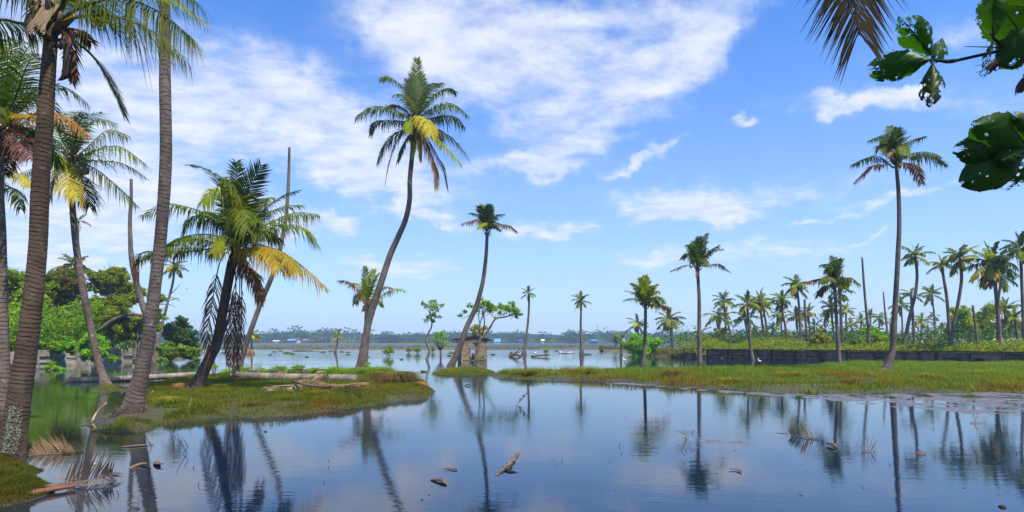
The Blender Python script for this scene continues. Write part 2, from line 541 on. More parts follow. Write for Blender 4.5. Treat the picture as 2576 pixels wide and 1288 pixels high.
def ground_mat(name, kind):
    m, g, out = base_mat(name)
    tc = g.new('ShaderNodeTexCoord')
    gm = g.new('ShaderNodeNewGeometry')
    sep = g.new('ShaderNodeSeparateXYZ'); g.link(gm.outputs['Position'], sep.inputs[0])
    n = g.noise(tc.outputs['Object'], .9, 6, .6)
    n2 = g.noise(tc.outputs['Object'], 6, 6, .65)
    if kind == 'bank':
        c = g.mix(g.ramp(n, .35, .65), (.045, .060, .010), (.052, .046, .012))
        c = g.mix(g.ramp(n2, .45, .7), c, (.035, .024, .016))
        wet = g.ramp(sep.outputs[2], .00, .07, 1, 0)
        c = g.mix(wet, c, (.045, .036, .032))
        rough = g.math('SUBTRACT', .9, g.math('MULTIPLY', wet, .5))
    elif kind == 'flat':
        c = g.mix(g.ramp(n2, .35, .65), (.16, .135, .13), (.075, .06, .055))
        wet = g.ramp(sep.outputs[2], .004, .04, 1, 0)
        rough = g.math('SUBTRACT', .75, g.math('MULTIPLY', wet, .5))
    else:
        c = g.mix(g.ramp(n, .35, .65), (.10, .095, .03), (.12, .075, .03))
        c = g.mix(g.ramp(n2, .45, .7), c, (.07, .05, .03))
        rough = .9
    principled(g, out, c, rough, .4, n2, .8, .05)
    return m


M['bank'] = ground_mat('bank_soil', 'bank')
M['flat'] = ground_mat('wet_mud', 'flat')
M['land'] = ground_mat('land_soil', 'land')


def water_mat():
    m, g, out = base_mat('pond_water')
    gm = g.new('ShaderNodeNewGeometry')
    pos = gm.outputs['Position']
    sep = g.new('ShaderNodeSeparateXYZ'); g.link(pos, sep.inputs[0])
    # where a light breeze roughens the surface
    br = g.noise(g.mapping(pos, scale=(.035, .10, 1)), 1.0, 4, .55, .4)
    breeze = g.ramp(br, .52, .66)
    near = g.ramp(sep.outputs[1], 5.0, 40.0, 1.0, 0.0)
    w1 = g.noise(g.mapping(pos, rot=(0, 0, .25), scale=(2.2, 7.0, 1)), 1.0, 3, .55, .3)
    w2 = g.noise(g.mapping(pos, rot=(0, 0, -.35), scale=(6, 17, 1)), 1.0, 3, .6, .5)
    w3 = g.noise(g.mapping(pos, scale=(.5, 1.1, 1)), 1.0, 2, .5)
    far = g.ramp(sep.outputs[1], 55.0, 260.0, 0.0, 1.0)
    amp = g.math('ADD', g.math('ADD', .30, g.math('MULTIPLY', breeze, .9)), g.math('MULTIPLY', far, 14.0))
    h = g.math('ADD', g.math('MULTIPLY', w1, .6), g.math('MULTIPLY', w2, .28))
    h = g.math('ADD', g.math('MULTIPLY', h, amp), g.math('MULTIPLY', w3, .35))
    bn = g.new('ShaderNodeBump')
    bn.inputs['Strength'].default_value = 1.0
    bn.inputs['Distance'].default_value = .0065
    g.link(h, bn.inputs['Height'])
    dn = g.noise(g.mapping(pos, scale=(.09, .09, 1)), 1.0, 5, .6)
    # shallow weedy water round the left bank, clearer blue-grey water elsewhere
    left = g.math('MULTIPLY', g.ramp(sep.outputs[0], -10.5, -4.5, 1, 0), g.ramp(sep.outputs[1], 10, 34, 1, .6))
    body = g.mix(g.ramp(dn, .35, .65), (.002, .009, .027), (.003, .012, .030))
    body = g.mix(g.math('MULTIPLY', left, .9), body, (.028, .032, .006))
    murk = g.noise(g.mapping(pos, loc=(3, 9, 0), scale=(.16, .30, 1)), 1.0, 5, .62)
    body = g.mix(g.math('MULTIPLY', g.ramp(murk, .50, .68), .4), body, (.032, .034, .024))
    b = g.new('ShaderNodeBsdfPrincipled')
    g.link(body, b.inputs['Base Color'])
    rg = g.math('ADD', g.math('ADD', .015, g.math('MULTIPLY', breeze, .05)), g.math('MULTIPLY', far, .42))
    g.link(rg, b.inputs['Roughness'])
    b.inputs['IOR'].default_value = 1.6
    g.link(bn.outputs[0], b.inputs['Normal'])
    g.link(b.outputs[0], out.inputs[0])
    return m


M['water'] = water_mat()

# ------------------------------------------------------------------ water, land
xs = np.array([-4000, 4000.]); ys = np.array([-60, 6000.])
add('lake_water', [[-1500, -60, 0], [1500, -60, 0], [1500, 1500, 0], [-1500, 1500, 0]], [[[0, 1, 2, 3]]], M['water'],
    label='wide shallow flood water mirroring the sky and palms', kind='structure')


def seg_dist(p, poly):
    """signed distance (positive inside) of points p (n,2) to polygon"""
    q = np.asarray(poly, dtype=float)[:, :2]
    d2 = np.full(len(p), 1e18); inside = np.zeros(len(p), dtype=bool)
    for i in range(len(q)):
        a = q[i]; b = q[(i + 1) % len(q)]
        ab = b - a; t = np.clip(((p - a) @ ab) / max(ab @ ab, 1e-12), 0, 1)
        e = p - (a + t[:, None] * ab)
        d2 = np.minimum(d2, (e ** 2).sum(1))
        c = ((a[1] > p[:, 1]) != (b[1] > p[:, 1]))
        xi = (b[0] - a[0]) * (p[:, 1] - a[1]) / (b[1] - a[1] + 1e-12) + a[0]
        inside ^= c & (p[:, 0] < xi)
    return np.sqrt(d2) * np.where(inside, 1, -1)


def terrain(name, poly, res, mat, hmax=.16, slope=.25, nz=.05, nsc=1.5, seed=3, off=0.0, label=None, rag=.5, rsc=.9):
    q = np.asarray(poly)[:, :2]
    lo = q.min(0) - 1.0; hi = q.max(0) + 1.0
    nx = int((hi[0] - lo[0]) / res) + 1; ny = int((hi[1] - lo[1]) / res) + 1
    X, Y = np.meshgrid(np.linspace(lo[0], hi[0], nx), np.linspace(lo[1], hi[1], ny), indexing='ij')
    p = np.stack([X.ravel(), Y.ravel()], 1)
    sd = seg_dist(p, poly) + (fbm(p * rsc, seed, 4) - .5) * rag
    h = np.clip(sd * slope, -.3, hmax) + (fbm(p * nsc, seed + 9, 4) - .5) * 2 * nz + off
    V = np.column_stack([p, h])
    idx = np.arange(nx * ny).reshape(nx, ny)
    Fq = np.stack([idx[:-1, :-1], idx[1:, :-1], idx[1:, 1:], idx[:-1, 1:]], -1).reshape(-1, 4)
    keep = (h[Fq].max(1) > -.03)
    Fq = Fq[keep]
    used = np.unique(Fq); rem = np.full(len(V), -1); rem[used] = np.arange(len(used))
    V = V[used]; Fq = rem[Fq]
    o = add(name, V, [Fq], mat, smooth=True, origin=(V[:, 0].mean(), V[:, 1].mean(), 0), label=label, kind='structure')

    def height(pp):
        s = seg_dist(pp, poly) + (fbm(pp * rsc, seed, 4) - .5) * rag
        return np.clip(s * slope, -.3, hmax) + (fbm(pp * nsc, seed + 9, 4) - .5) * 2 * nz + off, s
    return height


def GP(lst):
    return [G(a, b)[:2] for a, b in lst]


right_poly = GP([(1245, 940), (1250, 950), (1400, 957), (1530, 958), (1680, 973), (1900, 986), (2050, 993), (2200, 988), (2350, 991), (2480, 988)]) + \
    [np.array([26, 22.]), np.array([60, 22.]), np.array([60, 42.]), G(2600, 920)[:2]] + GP([(2400, 917), (2182, 915.5), (2095, 917), (2060, 925), (1900, 929), (1760, 930), (1600, 934), (1400, 938)])
left_poly = GP([(238, 1076), (262, 1086), (300, 1089), (345, 1083), (420, 1066), (480, 1056), (560, 1051), (700, 1050), (840, 1032), (960, 1015), (1060, 1005), (1088, 992), (1078, 976), (1045, 958),
                (985, 944), (900, 939), (800, 940), (700, 942), (620, 944), (560, 947), (500, 956), (430, 962), (372, 970), (350, 990), (345, 1012), (315, 1035), (268, 1055)])
hut_poly = GP([(1085, 940), (1110, 943), (1170, 944.5), (1232, 943), (1246, 939), (1215, 933), (1160, 931), (1110, 933)])
mound_poly = [G(-80, 1160)[:2], G(40, 1150)[:2], G(95, 1190)[:2], G(130, 1225)[:2], G(105, 1250)[:2], G(40, 1268)[:2], G(-80, 1290)[:2]]
palm3_poly = GP([(228, 982), (255, 990), (300, 991), (325, 983), (300, 974), (255, 973)])
flat_poly = GP([(1500, 962), (1700, 978), (1900, 992), (2100, 1010), (2300, 1035), (2480, 1040)]) + [np.array([22, 17.5]), np.array([40, 17.5]), np.array([40, 26.])] + GP([(2450, 985), (2200, 980), (1900, 978), (1700, 965)])

H_left = terrain('left_bank', left_poly, .10, M['bank'], .17, .30, .04, 1.4, 3, rag=1.3, rsc=1.2, label='grassy mud bank reaching out from the left')
H_right = terrain('right_bank', right_poly, .20, M['bank'], .15, .18, .05, 1.0, 5, rag=2.4, rsc=.7, label='long grassy bank in front of the dark wall')
H_hut = terrain('grass_islet', hut_poly, .12, M['bank'], .10, .18, .02, 1.4, 8, label='small grass islet in front of the brick hut')
H_mound = terrain('corner_mound', mound_poly, .035, M['bank'], .11, .45, .035, 5, 12, label='weedy mound in the bottom left corner')
H_p3 = terrain('root_mound', palm3_poly, .08, M['bank'], .10, .35, .03, 3, 14, label='small root mound under the leaning palm on the left')
H_flat = terrain('mud_flat', flat_poly, .09, M['flat'], .012, .03, .040, 2.2, 21, -.009, label='wet scummy mud flat at the foot of the right bank')

# land behind the two walls
W0, W1 = np.array([19.6, 73.0]), np.array([47.0, 46.2])       # right wall line
wd = unit(W1 - W0)
wn = np.array([-wd[1], wd[0]]) * -1
wn = wn if wn[1] > 0 else -wn
rl = [W0 + wn * .1, W1 + wn * .1, W1 + wd * 120 + wn * .1, np.array([420., 30]), np.array([420., 330]), np.array([120, 330.]), G(1700, 868)[:2] + np.array([0, -60]), G(1565, 882)[:2], G(1590, 893)[:2], G(1640, 897)[:2]]
H_rland = terrain('right_land', rl, 1.6, M['land'], .35, .5, .08, .3, 31, label='palm grove land behind the dark wall')
LW0, LW1 = G(-120, 934)[:2], G(352, 909)[:2]
lwd = unit(LW1 - LW0)
ll = [LW0 + np.array([0, .3]), LW1 + np.array([0, .3])] + GP([(400, 908), (450, 905), (500, 897), (512, 888), (505, 880), (470, 876)]) + [np.array([-160., 200]), np.array([-220., 200]), np.array([-120., 30])]
H_lland = terrain('left_land', ll, .8, M['land'], .35, .5, .08, .4, 33, label='overgrown land behind the pale wall')


def ribbon_land(name, pxs, d, width, h, label, nz=.12, mat='land', seed=1):
    """low earth bund across the water, a real embankment"""
    n = int(abs(pxs[1] - pxs[0]) / 4)
    px = np.linspace(pxs[0], pxs[1], n)
    x = (px - 1288) / F * d
    nzv = fbm(np.stack([x * .12, x * 0], 1), seed, 3) - .5
    rows = []
    for k, (o, hh) in enumerate([(-.5, -.2), (-.38, .55), (-.15, 1.0), (.2, .95), (.4, .5), (.5, -.2)]):
        z = hh * h * (1 + (fbm(np.stack([x * .5, x * 0 + k * 5.3], 1), seed + 2, 3) - .5) * 1.4) if hh > 0 else np.full(n, -.2)
        rows.append(np.column_stack([x, d + o * width + nzv * width * 1.5, z]))
    V = np.concatenate(rows); k = len(rows)
    i = np.arange(n - 1); Fq = []
    for r in range(k - 1):
        Fq.append(np.stack([r * n + i, r * n + i + 1, (r + 1) * n + i + 1, (r + 1) * n + i], 1))
    return add(name, V, [np.concatenate(Fq)], M[mat], smooth=True, origin=(V[:, 0].mean(), d, 0), label=label, kind='structure')


ribbon_land('earth_bund', (-250, 1720), 145, 4.0, .42, 'long low grassy earth bund crossing the lake', seed=4)
ribbon_land('far_earth_bund', (380, 1330), 380, 5, .6, 'thin second earth bund further out on the lake', seed=6)
ribbon_land('reed_islet', (1512, 1645), 118, 5.0, .38, 'low reedy strip left of the round bush', seed=9)
ribbon_land('far_shore', (-400, 3000), 520, 60, .35, 'far shore of the lake below the distant trees', seed=11)

# ------------------------------------------------------------------ fronds


def frond_arrays(pts, LL, nl=30, H=None, fwd=.55, droop=.5, width=.045, bare=.12, seed=0, rw=.03, side=None, jit=.12, tipfrac=.35, raise_=.15, stalkcol=(1.5, 1.2, .8), gap=0.0, up=(0, 0, 1)):
    r = np.random.default_rng(seed)
    pts = np.asarray(pts, dtype=float)
    n = 18
    C = spline(pts, n)
    T = unit(np.gradient(C, axis=0))
    chord = C[-1] - C[0]
    if H is None:
        H = np.array([chord[0], chord[1], 0.])
        H = H / (np.linalg.norm(H) + 1e-9) if np.linalg.norm(H) > .2 * np.linalg.norm(chord) else np.array([0, 1., 0])
    S = unit(np.cross(H, up)) if side is None else unit(side)
    V = []; F3 = []; F4 = []; Cc = []
    nv = 0
    # rachis: three-sided
    rr = rw * (1 - .85 * np.linspace(0, 1, n)) + .002
    Vr, Fr, _ = tube_arrays(C, rr, 3)
    V.append(Vr); nv += len(Vr); F4.append(Fr[0]); F3.append(Fr[1]); Cc.append(np.tile(np.array(stalkcol), (len(Vr), 1)))
    # leaflets
    t = np.linspace(bare, .985, nl)
    if isinstance(S, np.ndarray) and S.ndim == 1:
        S = np.tile(S, (nl, 1))
    for sg in (-1, 1):
        tt = np.clip(t + r.normal(0, .35 / nl, nl), 0, .995)
        k = tt * (n - 1); i = np.minimum(k.astype(int), n - 2); f = (k - i)[:, None]
        p = C[i] * (1 - f) + C[i + 1] * f
        tg = unit(T[i] * (1 - f) + T[i + 1] * f)
        prof = np.interp(tt, [0, bare, .3, .6, .85, 1], [.35, .5, 1, .92, .62, tipfrac])
        L = LL * prof * (1 + r.normal(0, jit, nl))
        fw = fwd + .75 * tt ** 2 + r.normal(0, jit * .7, nl)
        Sp = S - (S * tg).sum(1, keepdims=True) * tg
        Sp = unit(Sp)
        N = np.cross(Sp, tg)
        N = N * np.sign(N @ np.array(up) + 1e-6)[:, None]
        D = unit(Sp * sg + tg * fw[:, None] + N * raise_)
        g = np.clip(droop * (1 + r.normal(0, .3, nl)), 0, 2.5)[:, None]
        upv = np.array(up, float)
        Lc = L[:, None]
        m1 = p + Lc * (D * .45 - upv * .13 * g)
        e = p + Lc * (D * (1 - .22 * np.minimum(g, 1.6)) - upv * .55 * g)
        W = unit(tg - (tg * D).sum(1, keepdims=True) * D) * (width * (.75 + .5 * r.random(nl)))[:, None] * .5
        keep = r.random(nl) >= gap
        vv = np.stack([p - W * .6, p + W * .6, m1 - W, m1 + W, e], 1)[keep]
        m = len(vv)
        if m == 0: continue
        b = nv + np.arange(m)[:, None] * 5
        F4.append(np.hstack([b, b + 1, b + 3, b + 2])); F3.append(np.hstack([b + 2, b + 3, b + 4]))
        V.append(vv.reshape(-1, 3)); nv += m * 5
        cv = (.8 + .45 * r.random(m))
        hue = 1 + r.normal(0, .12, m)
        cc = np.stack([cv * hue, cv, cv * .9], 1)
        cc = np.repeat(cc[:, None, :], 5, 1)
        cc[:, 4, :] *= np.array([1.25, 1.0, .8])
        Cc.append(cc.reshape(-1, 3))
    return np.concatenate(V), [np.concatenate(F4), np.concatenate(F3)], np.concatenate(Cc)


def frond(parent, pts, LL, mat, name='frond', label=None, **kw):
    V, Fs, C = frond_arrays(pts, LL, **kw)
    return add(name, V, Fs, M[mat], parent, False, C, origin=pts[0], label=label)


# prototypes of unit length for the many smaller palms
PROTO = []; PROTO_F = []
for ei, e0 in enumerate([78, 52, 28, 6, -22, -52]):
    for v in range(2):
        r = np.random.default_rng(100 + ei * 5 + v)
        pts = [np.zeros(3)]
        ang = math.radians(e0 + 6); p = np.zeros(3)
        bend = math.radians({78: 26, 52: 50, 28: 60, 6: 55, -22: 42, -52: 28}[e0] + r.normal(0, 8))
        for s in range(6):
            a = ang - bend * (s / 5) ** 1.2
            p = p + np.array([math.cos(a), (v - .5) * .12 * s / 5, math.sin(a)]) / 6
            pts.append(p.copy())
        V, Fs, C = frond_arrays(pts, .30, nl=28, H=np.array([1., 0, 0]), fwd=.5, droop={78: .45, 52: .8, 28: 1.1, 6: 1.35, -22: 1.3, -52: 1.0}[e0], width=.054, bare=.14, seed=200 + ei * 7 + v, rw=.010, jit=.18)
        PROTO.append(new_mesh('frond', V, Fs, M['frond_g'], False, C))
        V, Fs, C = frond_arrays(pts, .29, nl=66, H=np.array([1., 0, 0]), fwd=.5, droop={78: .45, 52: .8, 28: 1.1, 6: 1.35, -22: 1.3, -52: 1.0}[e0], width=.015, bare=.14, seed=200 + ei * 7 + v, rw=.008, jit=.14)
        PROTO_F.append(new_mesh('frond', V, Fs, M['frond_g'], False, C))
V, Fs, C = frond_arrays([(0, 0, 0), (.12, 0, -.1), (.16, 0, -.45), (.10, 0, -.9)], .2, nl=20, H=np.array([1., 0, 0]), fwd=1.0, droop=.8, width=.03, bare=.2, seed=321, rw=.01, jit=.25)
PROTO_DEAD = new_mesh('frond', V, Fs, M['frond_d'], False, C)


def sphere_arrays(c, rx, ry, rz, nu=8, nv=6, jit=0.0, seed=0):
    r = np.random.default_rng(seed)
    V = [np.array([0, 0, 1.])]
    for i in range(1, nv):
        a = math.pi * i / nv
        for j in range(nu):
            b = 2 * math.pi * j / nu
            V.append(np.array([math.sin(a) * math.cos(b), math.sin(a) * math.sin(b), math.cos(a)]))
    V.append(np.array([0, 0, -1.]))
    V = np.array(V)
    V = V * (1 + r.normal(0, jit, (len(V), 1)))
    V = V * np.array([rx, ry, rz]) + np.asarray(c)
    F3 = []; F4 = []
    for j in range(nu):
        F3.append([0, 1 + j, 1 + (j + 1) % nu])
        l = 1 + (nv - 2) * nu
        F3.append([len(V) - 1, l + (j + 1) % nu, l + j])
    for i in range(nv - 2):
        for j in range(nu):
            a = 1 + i * nu + j; b = 1 + i * nu + (j + 1) % nu
            F4.append([a, a + nu, b + nu, b])
    return V, [np.array(F4), np.array(F3)]


NUT = new_mesh('coconut', *sphere_arrays((0, 0, 0), .1, .1, .125, 8, 6), M['nut'], True)


def palm_trunk(parent, path_px, d, mat, sides=8, rings=None, n=None, d_top=None):
    """path_px: (px, py, width_px) from the foot up"""
    pts = []; rad = []
    m = len(path_px)
    for i, (px, py, w) in enumerate(path_px):
        dd = d if d_top is None else d + (d_top - d) * i / (m - 1)
        pts.append(P(px, py, dd)); rad.append(w / 2 / F * dd / math.sqrt(1 + ((px - 1288) / F) ** 2))
    if pts[0][2] > -.15:
        pts.insert(0, pts[0] + np.array([0, 0, -.3])); rad.insert(0, rad[0] * 1.08)
    pts = np.array(pts); rad = np.array(rad)
    L = np.linalg.norm(np.diff(pts, axis=0), axis=1).sum()
    if n is None: n = max(14, int(L / (rings / 3.0))) if rings else 22
    C = spline(np.column_stack([pts, rad]), n)
    R = C[:, 3].copy()
    if rings:
        s = np.linspace(0, L, n)
        ph = (s / rings + .5 * np.sin(s * 1.7)) % 1.0
        R = R * (1 + .035 * (1 - ph) ** 1.5 + rng.normal(0, .006, n) + .05 * (fbm(np.stack([s * 1.3, s * 0 + n], 1), n % 50, 4) - .5))
    return tube('trunk', C[:, :3], R, M[mat], parent, sides)


def random_crown(parent, c, R, n, seed, dead=1, yellow=.12, base='frond_g', low=0, upright=False, nuts=0):
    r = np.random.default_rng(seed)
    base_w = wloc(parent)
    order = list(range(n))
    a0 = r.random() * 6.28
    for k in order:
        t = (k + .5) / n
        e = 5 * (t ** (1.5 if upright else .95)) * (1.0 if low else .92)
        ei = int(np.clip(round(e + r.normal(0, .35)), 0, 5))
        me = PROTO[ei * 2 + int(r.integers(2))]
        az = a0 + k * 2.39996 + r.normal(0, .2)
        mt = M[base]
        if ei >= 3 and r.random() < yellow * 2.2: mt = M['frond_y' if r.random() < .5 else 'frond_l']
        elif r.random() < yellow: mt = M['frond_l']
        elif r.random() < .3: mt = M['frond_k']
        s = R * (1 + r.normal(0, .09)) * (.8 if ei == 0 else 1)
        link_copy('frond', me, parent, np.asarray(c) - base_w, az, s, mt)
    for k in range(dead):
        link_copy('frond', PROTO_DEAD, parent, np.asarray(c) - base_w + np.array([0, 0, -.1]), r.random() * 6.28, R * (.75 + .2 * r.random()), M['frond_d'])
    for k in range(nuts):
        a = r.random() * 6.28
        link_copy('coconut', NUT, parent, np.asarray(c) - base_w + np.array([.25 * math.cos(a), .25 * math.sin(a), -.3 - .15 * r.random()]), 0, 1.1)


def palm(label, path, R_px, n=14, seed=1, d=None, mat='trunk_far', group=None, sides=8, **kw):
    """an ordinary palm: path from foot to crown in picture units, foot on the water/ground plane"""
    if d is None: d = d_of(path[0][1])
    base = P(path[0][0], path[0][1], d)
    rt = root('coconut_palm', base, label, 'palm tree', group)
    palm_trunk(rt, path, d, mat, sides)
    top = P(path[-1][0], path[-1][1], d)
    q = np.random.default_rng(seed + 1000)
    R_px = R_px * q.uniform(.88, 1.12); n = int(n + q.integers(-4, 4))
    kw.setdefault('upright', bool(q.random() < .35)); kw.setdefault('dead', int(q.integers(0, 4)))
    # boot of the crown
    random_crown(rt, top, R_px / F * d, n, seed, **kw)
    return rt


def hero_palm(label, path, d, fronds, cpx, Rm, LL, mat='trunk_grey', sides=14, rings=.11, group=None, d_top=None, fill=4, fill_mat='frond_k', nl=34, width=.05, seed=50, nuts=(), parent_group=None, boot=True, n=None):
    base = P(path[0][0], path[0][1], d)
    rt = root('coconut_palm', base, label, 'palm tree', group)
    palm_trunk(rt, path, d, mat, sides, rings, n, d_top)
    dc = d_top or d
    c = P(cpx[0], cpx[1], dc)
    for i, fr in enumerate(fronds):
        kind, pts = fr[0], fr[1]
        o = fr[2] if len(fr) > 2 else {}
        W = [P(a, b, dc) for a, b in pts]
        if 'from_c' not in o or o['from_c']:
            W = [c] + W
        W = np.array(W)
        chord = np.linalg.norm((W[-1] - W[0]))
        miss = math.sqrt(max(0, Rm ** 2 - chord ** 2)) * .7
        sgn = o.get('s', 1 if i % 2 else -1)
        dy = o.get('dy', sgn * miss)
        tt = np.linspace(0, 1, len(W)) ** 1.1
        # move in depth along the line of sight so the outline stays and the frond has its true length
        W2 = W.copy()
        for k in range(len(W)):
            q = W[k] - np.array([0, 0, CH]); s = (W[k][1] + dy * tt[k]) / W[k][1]
            W2[k] = q * s + np.array([0, 0, CH])
        kw = {k: v for k, v in o.items() if k in ('fwd', 'droop', 'bare', 'jit', 'H', 'side', 'gap', 'tipfrac', 'raise_', 'nl', 'width', 'rw')}
        kw.setdefault('nl', int(nl * 1.55)); kw.setdefault('width', width * (1.0 if width < .06 else 1.05))
        if kw.get('droop', .5) >= .6 and kind != 'd': kw['droop'] = kw.get('droop') * 1.5
        if kind == 'd': kw.setdefault('fwd', .9); kw.setdefault('droop', .9); kw.setdefault('gap', .15); kw.setdefault('jit', .2)
        frond(rt, W2, LL * 1.12 * o.get('L', 1.0), 'frond_' + kind, label=o.get('label'), seed=seed * 31 + i, **kw)
    r = np.random.default_rng(seed)
    bw = wloc(rt)
    for k in range(fill):
        az = math.radians(90 + r.normal(0, 45) + (180 if k % 2 else 0))
        ei = int(r.integers(0, 4))
        link_copy('frond', PROTO_F[ei * 2 + k % 2], rt, c - bw, az, Rm * .85, M[fill_mat])
    for (px, py, rr) in nuts:
        q = P(px, py, dc - .25)
        link_copy('coconut', NUT, rt, q - bw, r.random() * 3, rr / F * dc / .1)
    if boot:
        A = Acc()
        for k in range(14):
            a = k * 2.4; h = .06 * k * (Rm / 3.5)
            st = c + np.array([.1 * math.cos(a), .1 * math.sin(a), -.5 * Rm / 3.5 + h])
            en = st + np.array([.32 * math.cos(a), .32 * math.sin(a), .35]) * Rm / 3.5
            acc_tube(A, spline([st, (st + en) / 2 + np.array([0, 0, -.04]), en], 4), np.array([.07, .06, .05, .04]) * Rm / 3.5, 5)
        A.build('leaf_base', M['trunk_dark' if mat == 'trunk_dark' else 'spathe'], rt, True)
    return rt


# ---- foreground palm A (far left), with its big crown
Z1 = lambda x, y: (x * .402, y * .402)
hero_palm('thick brown palm trunk in the left foreground, lichen at its foot and long fronds overhead',
          [(25, 1172, 84), (35, 1100, 70), (50, 990, 64), (66, 886, 58), (84, 740, 53), (96, 613, 49), (101, 477, 48), (112, 320, 44), (120, 200, 41), (127, 110, 37), (131, 60, 34)], 9.8,
          [('g', [(200, 20), (300, -4), (400, 30), (490, 103)], {'dy': -.9, 'droop': 1.3, 'L': 1.0, 'bare': .2}),
           ('g', [(200, 42), (280, 40), (385, 80), (472, 152)], {'dy': .3, 'droop': 1.0, 'L': 1.0, 'bare': .2}),
           ('k', [(180, -30), (290, -90), (400, -60), (500, 10)], {'dy': -1.0, 'droop': .9}),
           ('l', [(180, -10), (330, -30), (430, -5), (520, 60)], {'dy': 1.2, 'droop': .7, 'L': .7}),
           ('k', [(190, 105), (240, 150), (285, 225), (313, 292)], {'dy': .2, 'droop': .3, 'L': .62, 'fwd': .75, 'bare': .25}),
           ('k', [(60, 60), (0, 50), (-60, 80), (-110, 150)], {'dy': .6, 'droop': .9}),
           ('k', [(100, 20), (40, -40), (-40, -60), (-130, -10)], {'dy': -.6, 'droop': .8}),
           ('g', [(125, 0), (120, -100), (130, -200)], {'dy': 1.0, 'droop': .3}),
           ('g', [(170, -30), (240, -110), (330, -150)], {'dy': 1.0, 'droop': .5}),
           ('d', [(172, 90), (178, 150), (181, 208)], {'dy': -.1, 'L': .35, 'droop': .5}),
           ('d', [(165, 70), (196, 78), (228, 105)], {'dy': .8, 'L': .5, 'droop': 1.0}),
           ('k', [(150, 30), (180, 0), (230, 10), (270, 60)], {'dy': 1.6, 'droop': .8, 'L': .8}),
           ('t', [(110, 30), (95, 10), (80, 30), (78, 66)], {'dy': -.3, 'L': .35, 'droop': .8, 'nl': 26, 'width': .06}),
           ('t', [(140, 20), (120, 5), (108, 40), (100, 70)], {'dy': -.2, 'L': .3, 'droop': .8, 'nl': 26, 'width': .06})],
          (131, 62), 2.6, .70, 'trunk_near', 20, .07, None, None, 0, 'frond_k', 54, .022, 11)
pa = [o for o in COL.objects if o.name.startswith('coconut_palm') and o.parent is None][-1]
# hanging woody spathe and the dry fibre sheet
sp = [P(150, 100, 9.6), P(166, 120, 9.6), (P(170, 160, 9.6)), P(162, 192, 9.6), P(146, 202, 9.6)]
V, Fs, uv = tube_arrays(spline(sp, 14), np.interp(np.linspace(0, 1, 14), [0, .2, .5, .8, 1], [.02, .05, .085, .07, .01]), 8)
V[:, 1] = 9.6 + (V[:, 1] - 9.6) * .5
add('spathe', V, Fs, M['twig_dark'], pa, True, uv=uv)
A = Acc()
for k in range(26):
    t = k / 25
    a = P(105 + 45 * t, 18 + 8 * math.sin(t * 5), 9.5); b = P(88 + 30 * t, 45 + 10 * t, 9.4); e = P(70 + 42 * t + random.uniform(-3, 3), 72 + 10 * math.sin(t * 9) + random.uniform(-6, 6), 9.35)
    C = spline([a, b, e], 5); w = np.array([0.014, 0, 0])
    V = np.concatenate([C - w, C + w]); Fq = [[i, i + 1, i + 6, i + 5] for i in range(4)]
    A.put(V, Fq, (.9 + .3 * random.random(),) * 3)
A.build('fibre_sheath', M['frond_t'], pa)
# scale-like lichen crust at the foot
A = Acc()
for k in range(700):
    t = random.random() ** .8; py = 1020 + 120 * t
    cx = np.interp(py, [1020, 1100, 1172], [44, 35, 25]); hw = np.interp(py, [1020, 1100, 1172], [32, 35, 42])
    u = random.uniform(-1.0, .45) if k % 3 else random.gauss(-.55, .2)
    u = max(-.95, min(.4, u))
    p = P(cx + u * hw, py, 9.8 - math.sqrt(1 - u * u) * hw / F * 9.8 * 1.02)
    s = random.uniform(.004, .012)
    V = p + np.array([[-s, 0, -s], [s, 0, -s * .6], [s * .8, 0, s], [-s * .6, 0, s * .8]]) + np.random.default_rng(k).normal(0, s * .3, (4, 3))
    A.put(V, [[0, 1, 2, 3]])
A.build('lichen', plain('lichen_crust', (.34, .36, .26), (.20, .22, .15), .9, 30), pa, kind='stuff')

# ---- D: far-left palm at the edge, crown behind palm A
hero_palm('palm cut by the left picture edge, its crown behind the thick brown trunk',
          [(4, 1062, 60), (6, 980, 48), (4, 880, 42), (0, 718, 40), (-2, 600, 38), (-6, 480, 34), (-4, 380, 30), (4, 318, 24)], 14.9,
          [('k', [(40, 240), (70, 160), (100, 137)], {'droop': .4}), ('k', [(20, 220), (20, 130), (40, 100)], {'droop': .3}), ('g', [(-10, 230), (-15, 140), (0, 100)], {'droop': .4}),
           ('k', [(60, 250), (120, 215), (175, 225), (222, 262)], {'dy': .4, 'droop': .8}), ('o', [(50, 300), (100, 285), (160, 290), (215, 334)], {'dy': -.3, 'droop': .8}),
           ('k', [(50, 320), (85, 330), (105, 395)], {'droop': .8}), ('d', [(40, 325), (62, 360), (76, 400)], {}),
           ('k', [(50, 280), (90, 240), (130, 265), (140, 320)], {'droop': .8}), ('l', [(-20, 200), (-50, 130), (-90, 120)], {'droop': .5}),
           ('y', [(30, 300), (60, 288), (82, 292)], {'dy': -1.4, 'droop': .7, 'L': .6}), ('k', [(-40, 300), (-80, 310), (-110, 380)], {'droop': .8}), ('d', [(20, 350), (22, 400), (14, 440)], {'L': .7}),
           ('k', [(30, 200), (70, 120), (120, 90)], {'dy': 1.5, 'droop': .5}), ('k', [(20, 270), (50, 200), (80, 250)], {'dy': 1.8, 'droop': .8})],
          (5, 306), 2.4, .62, 'trunk_grey', 16, .1, None, None, 2, 'frond_k', 40, .03, 12)

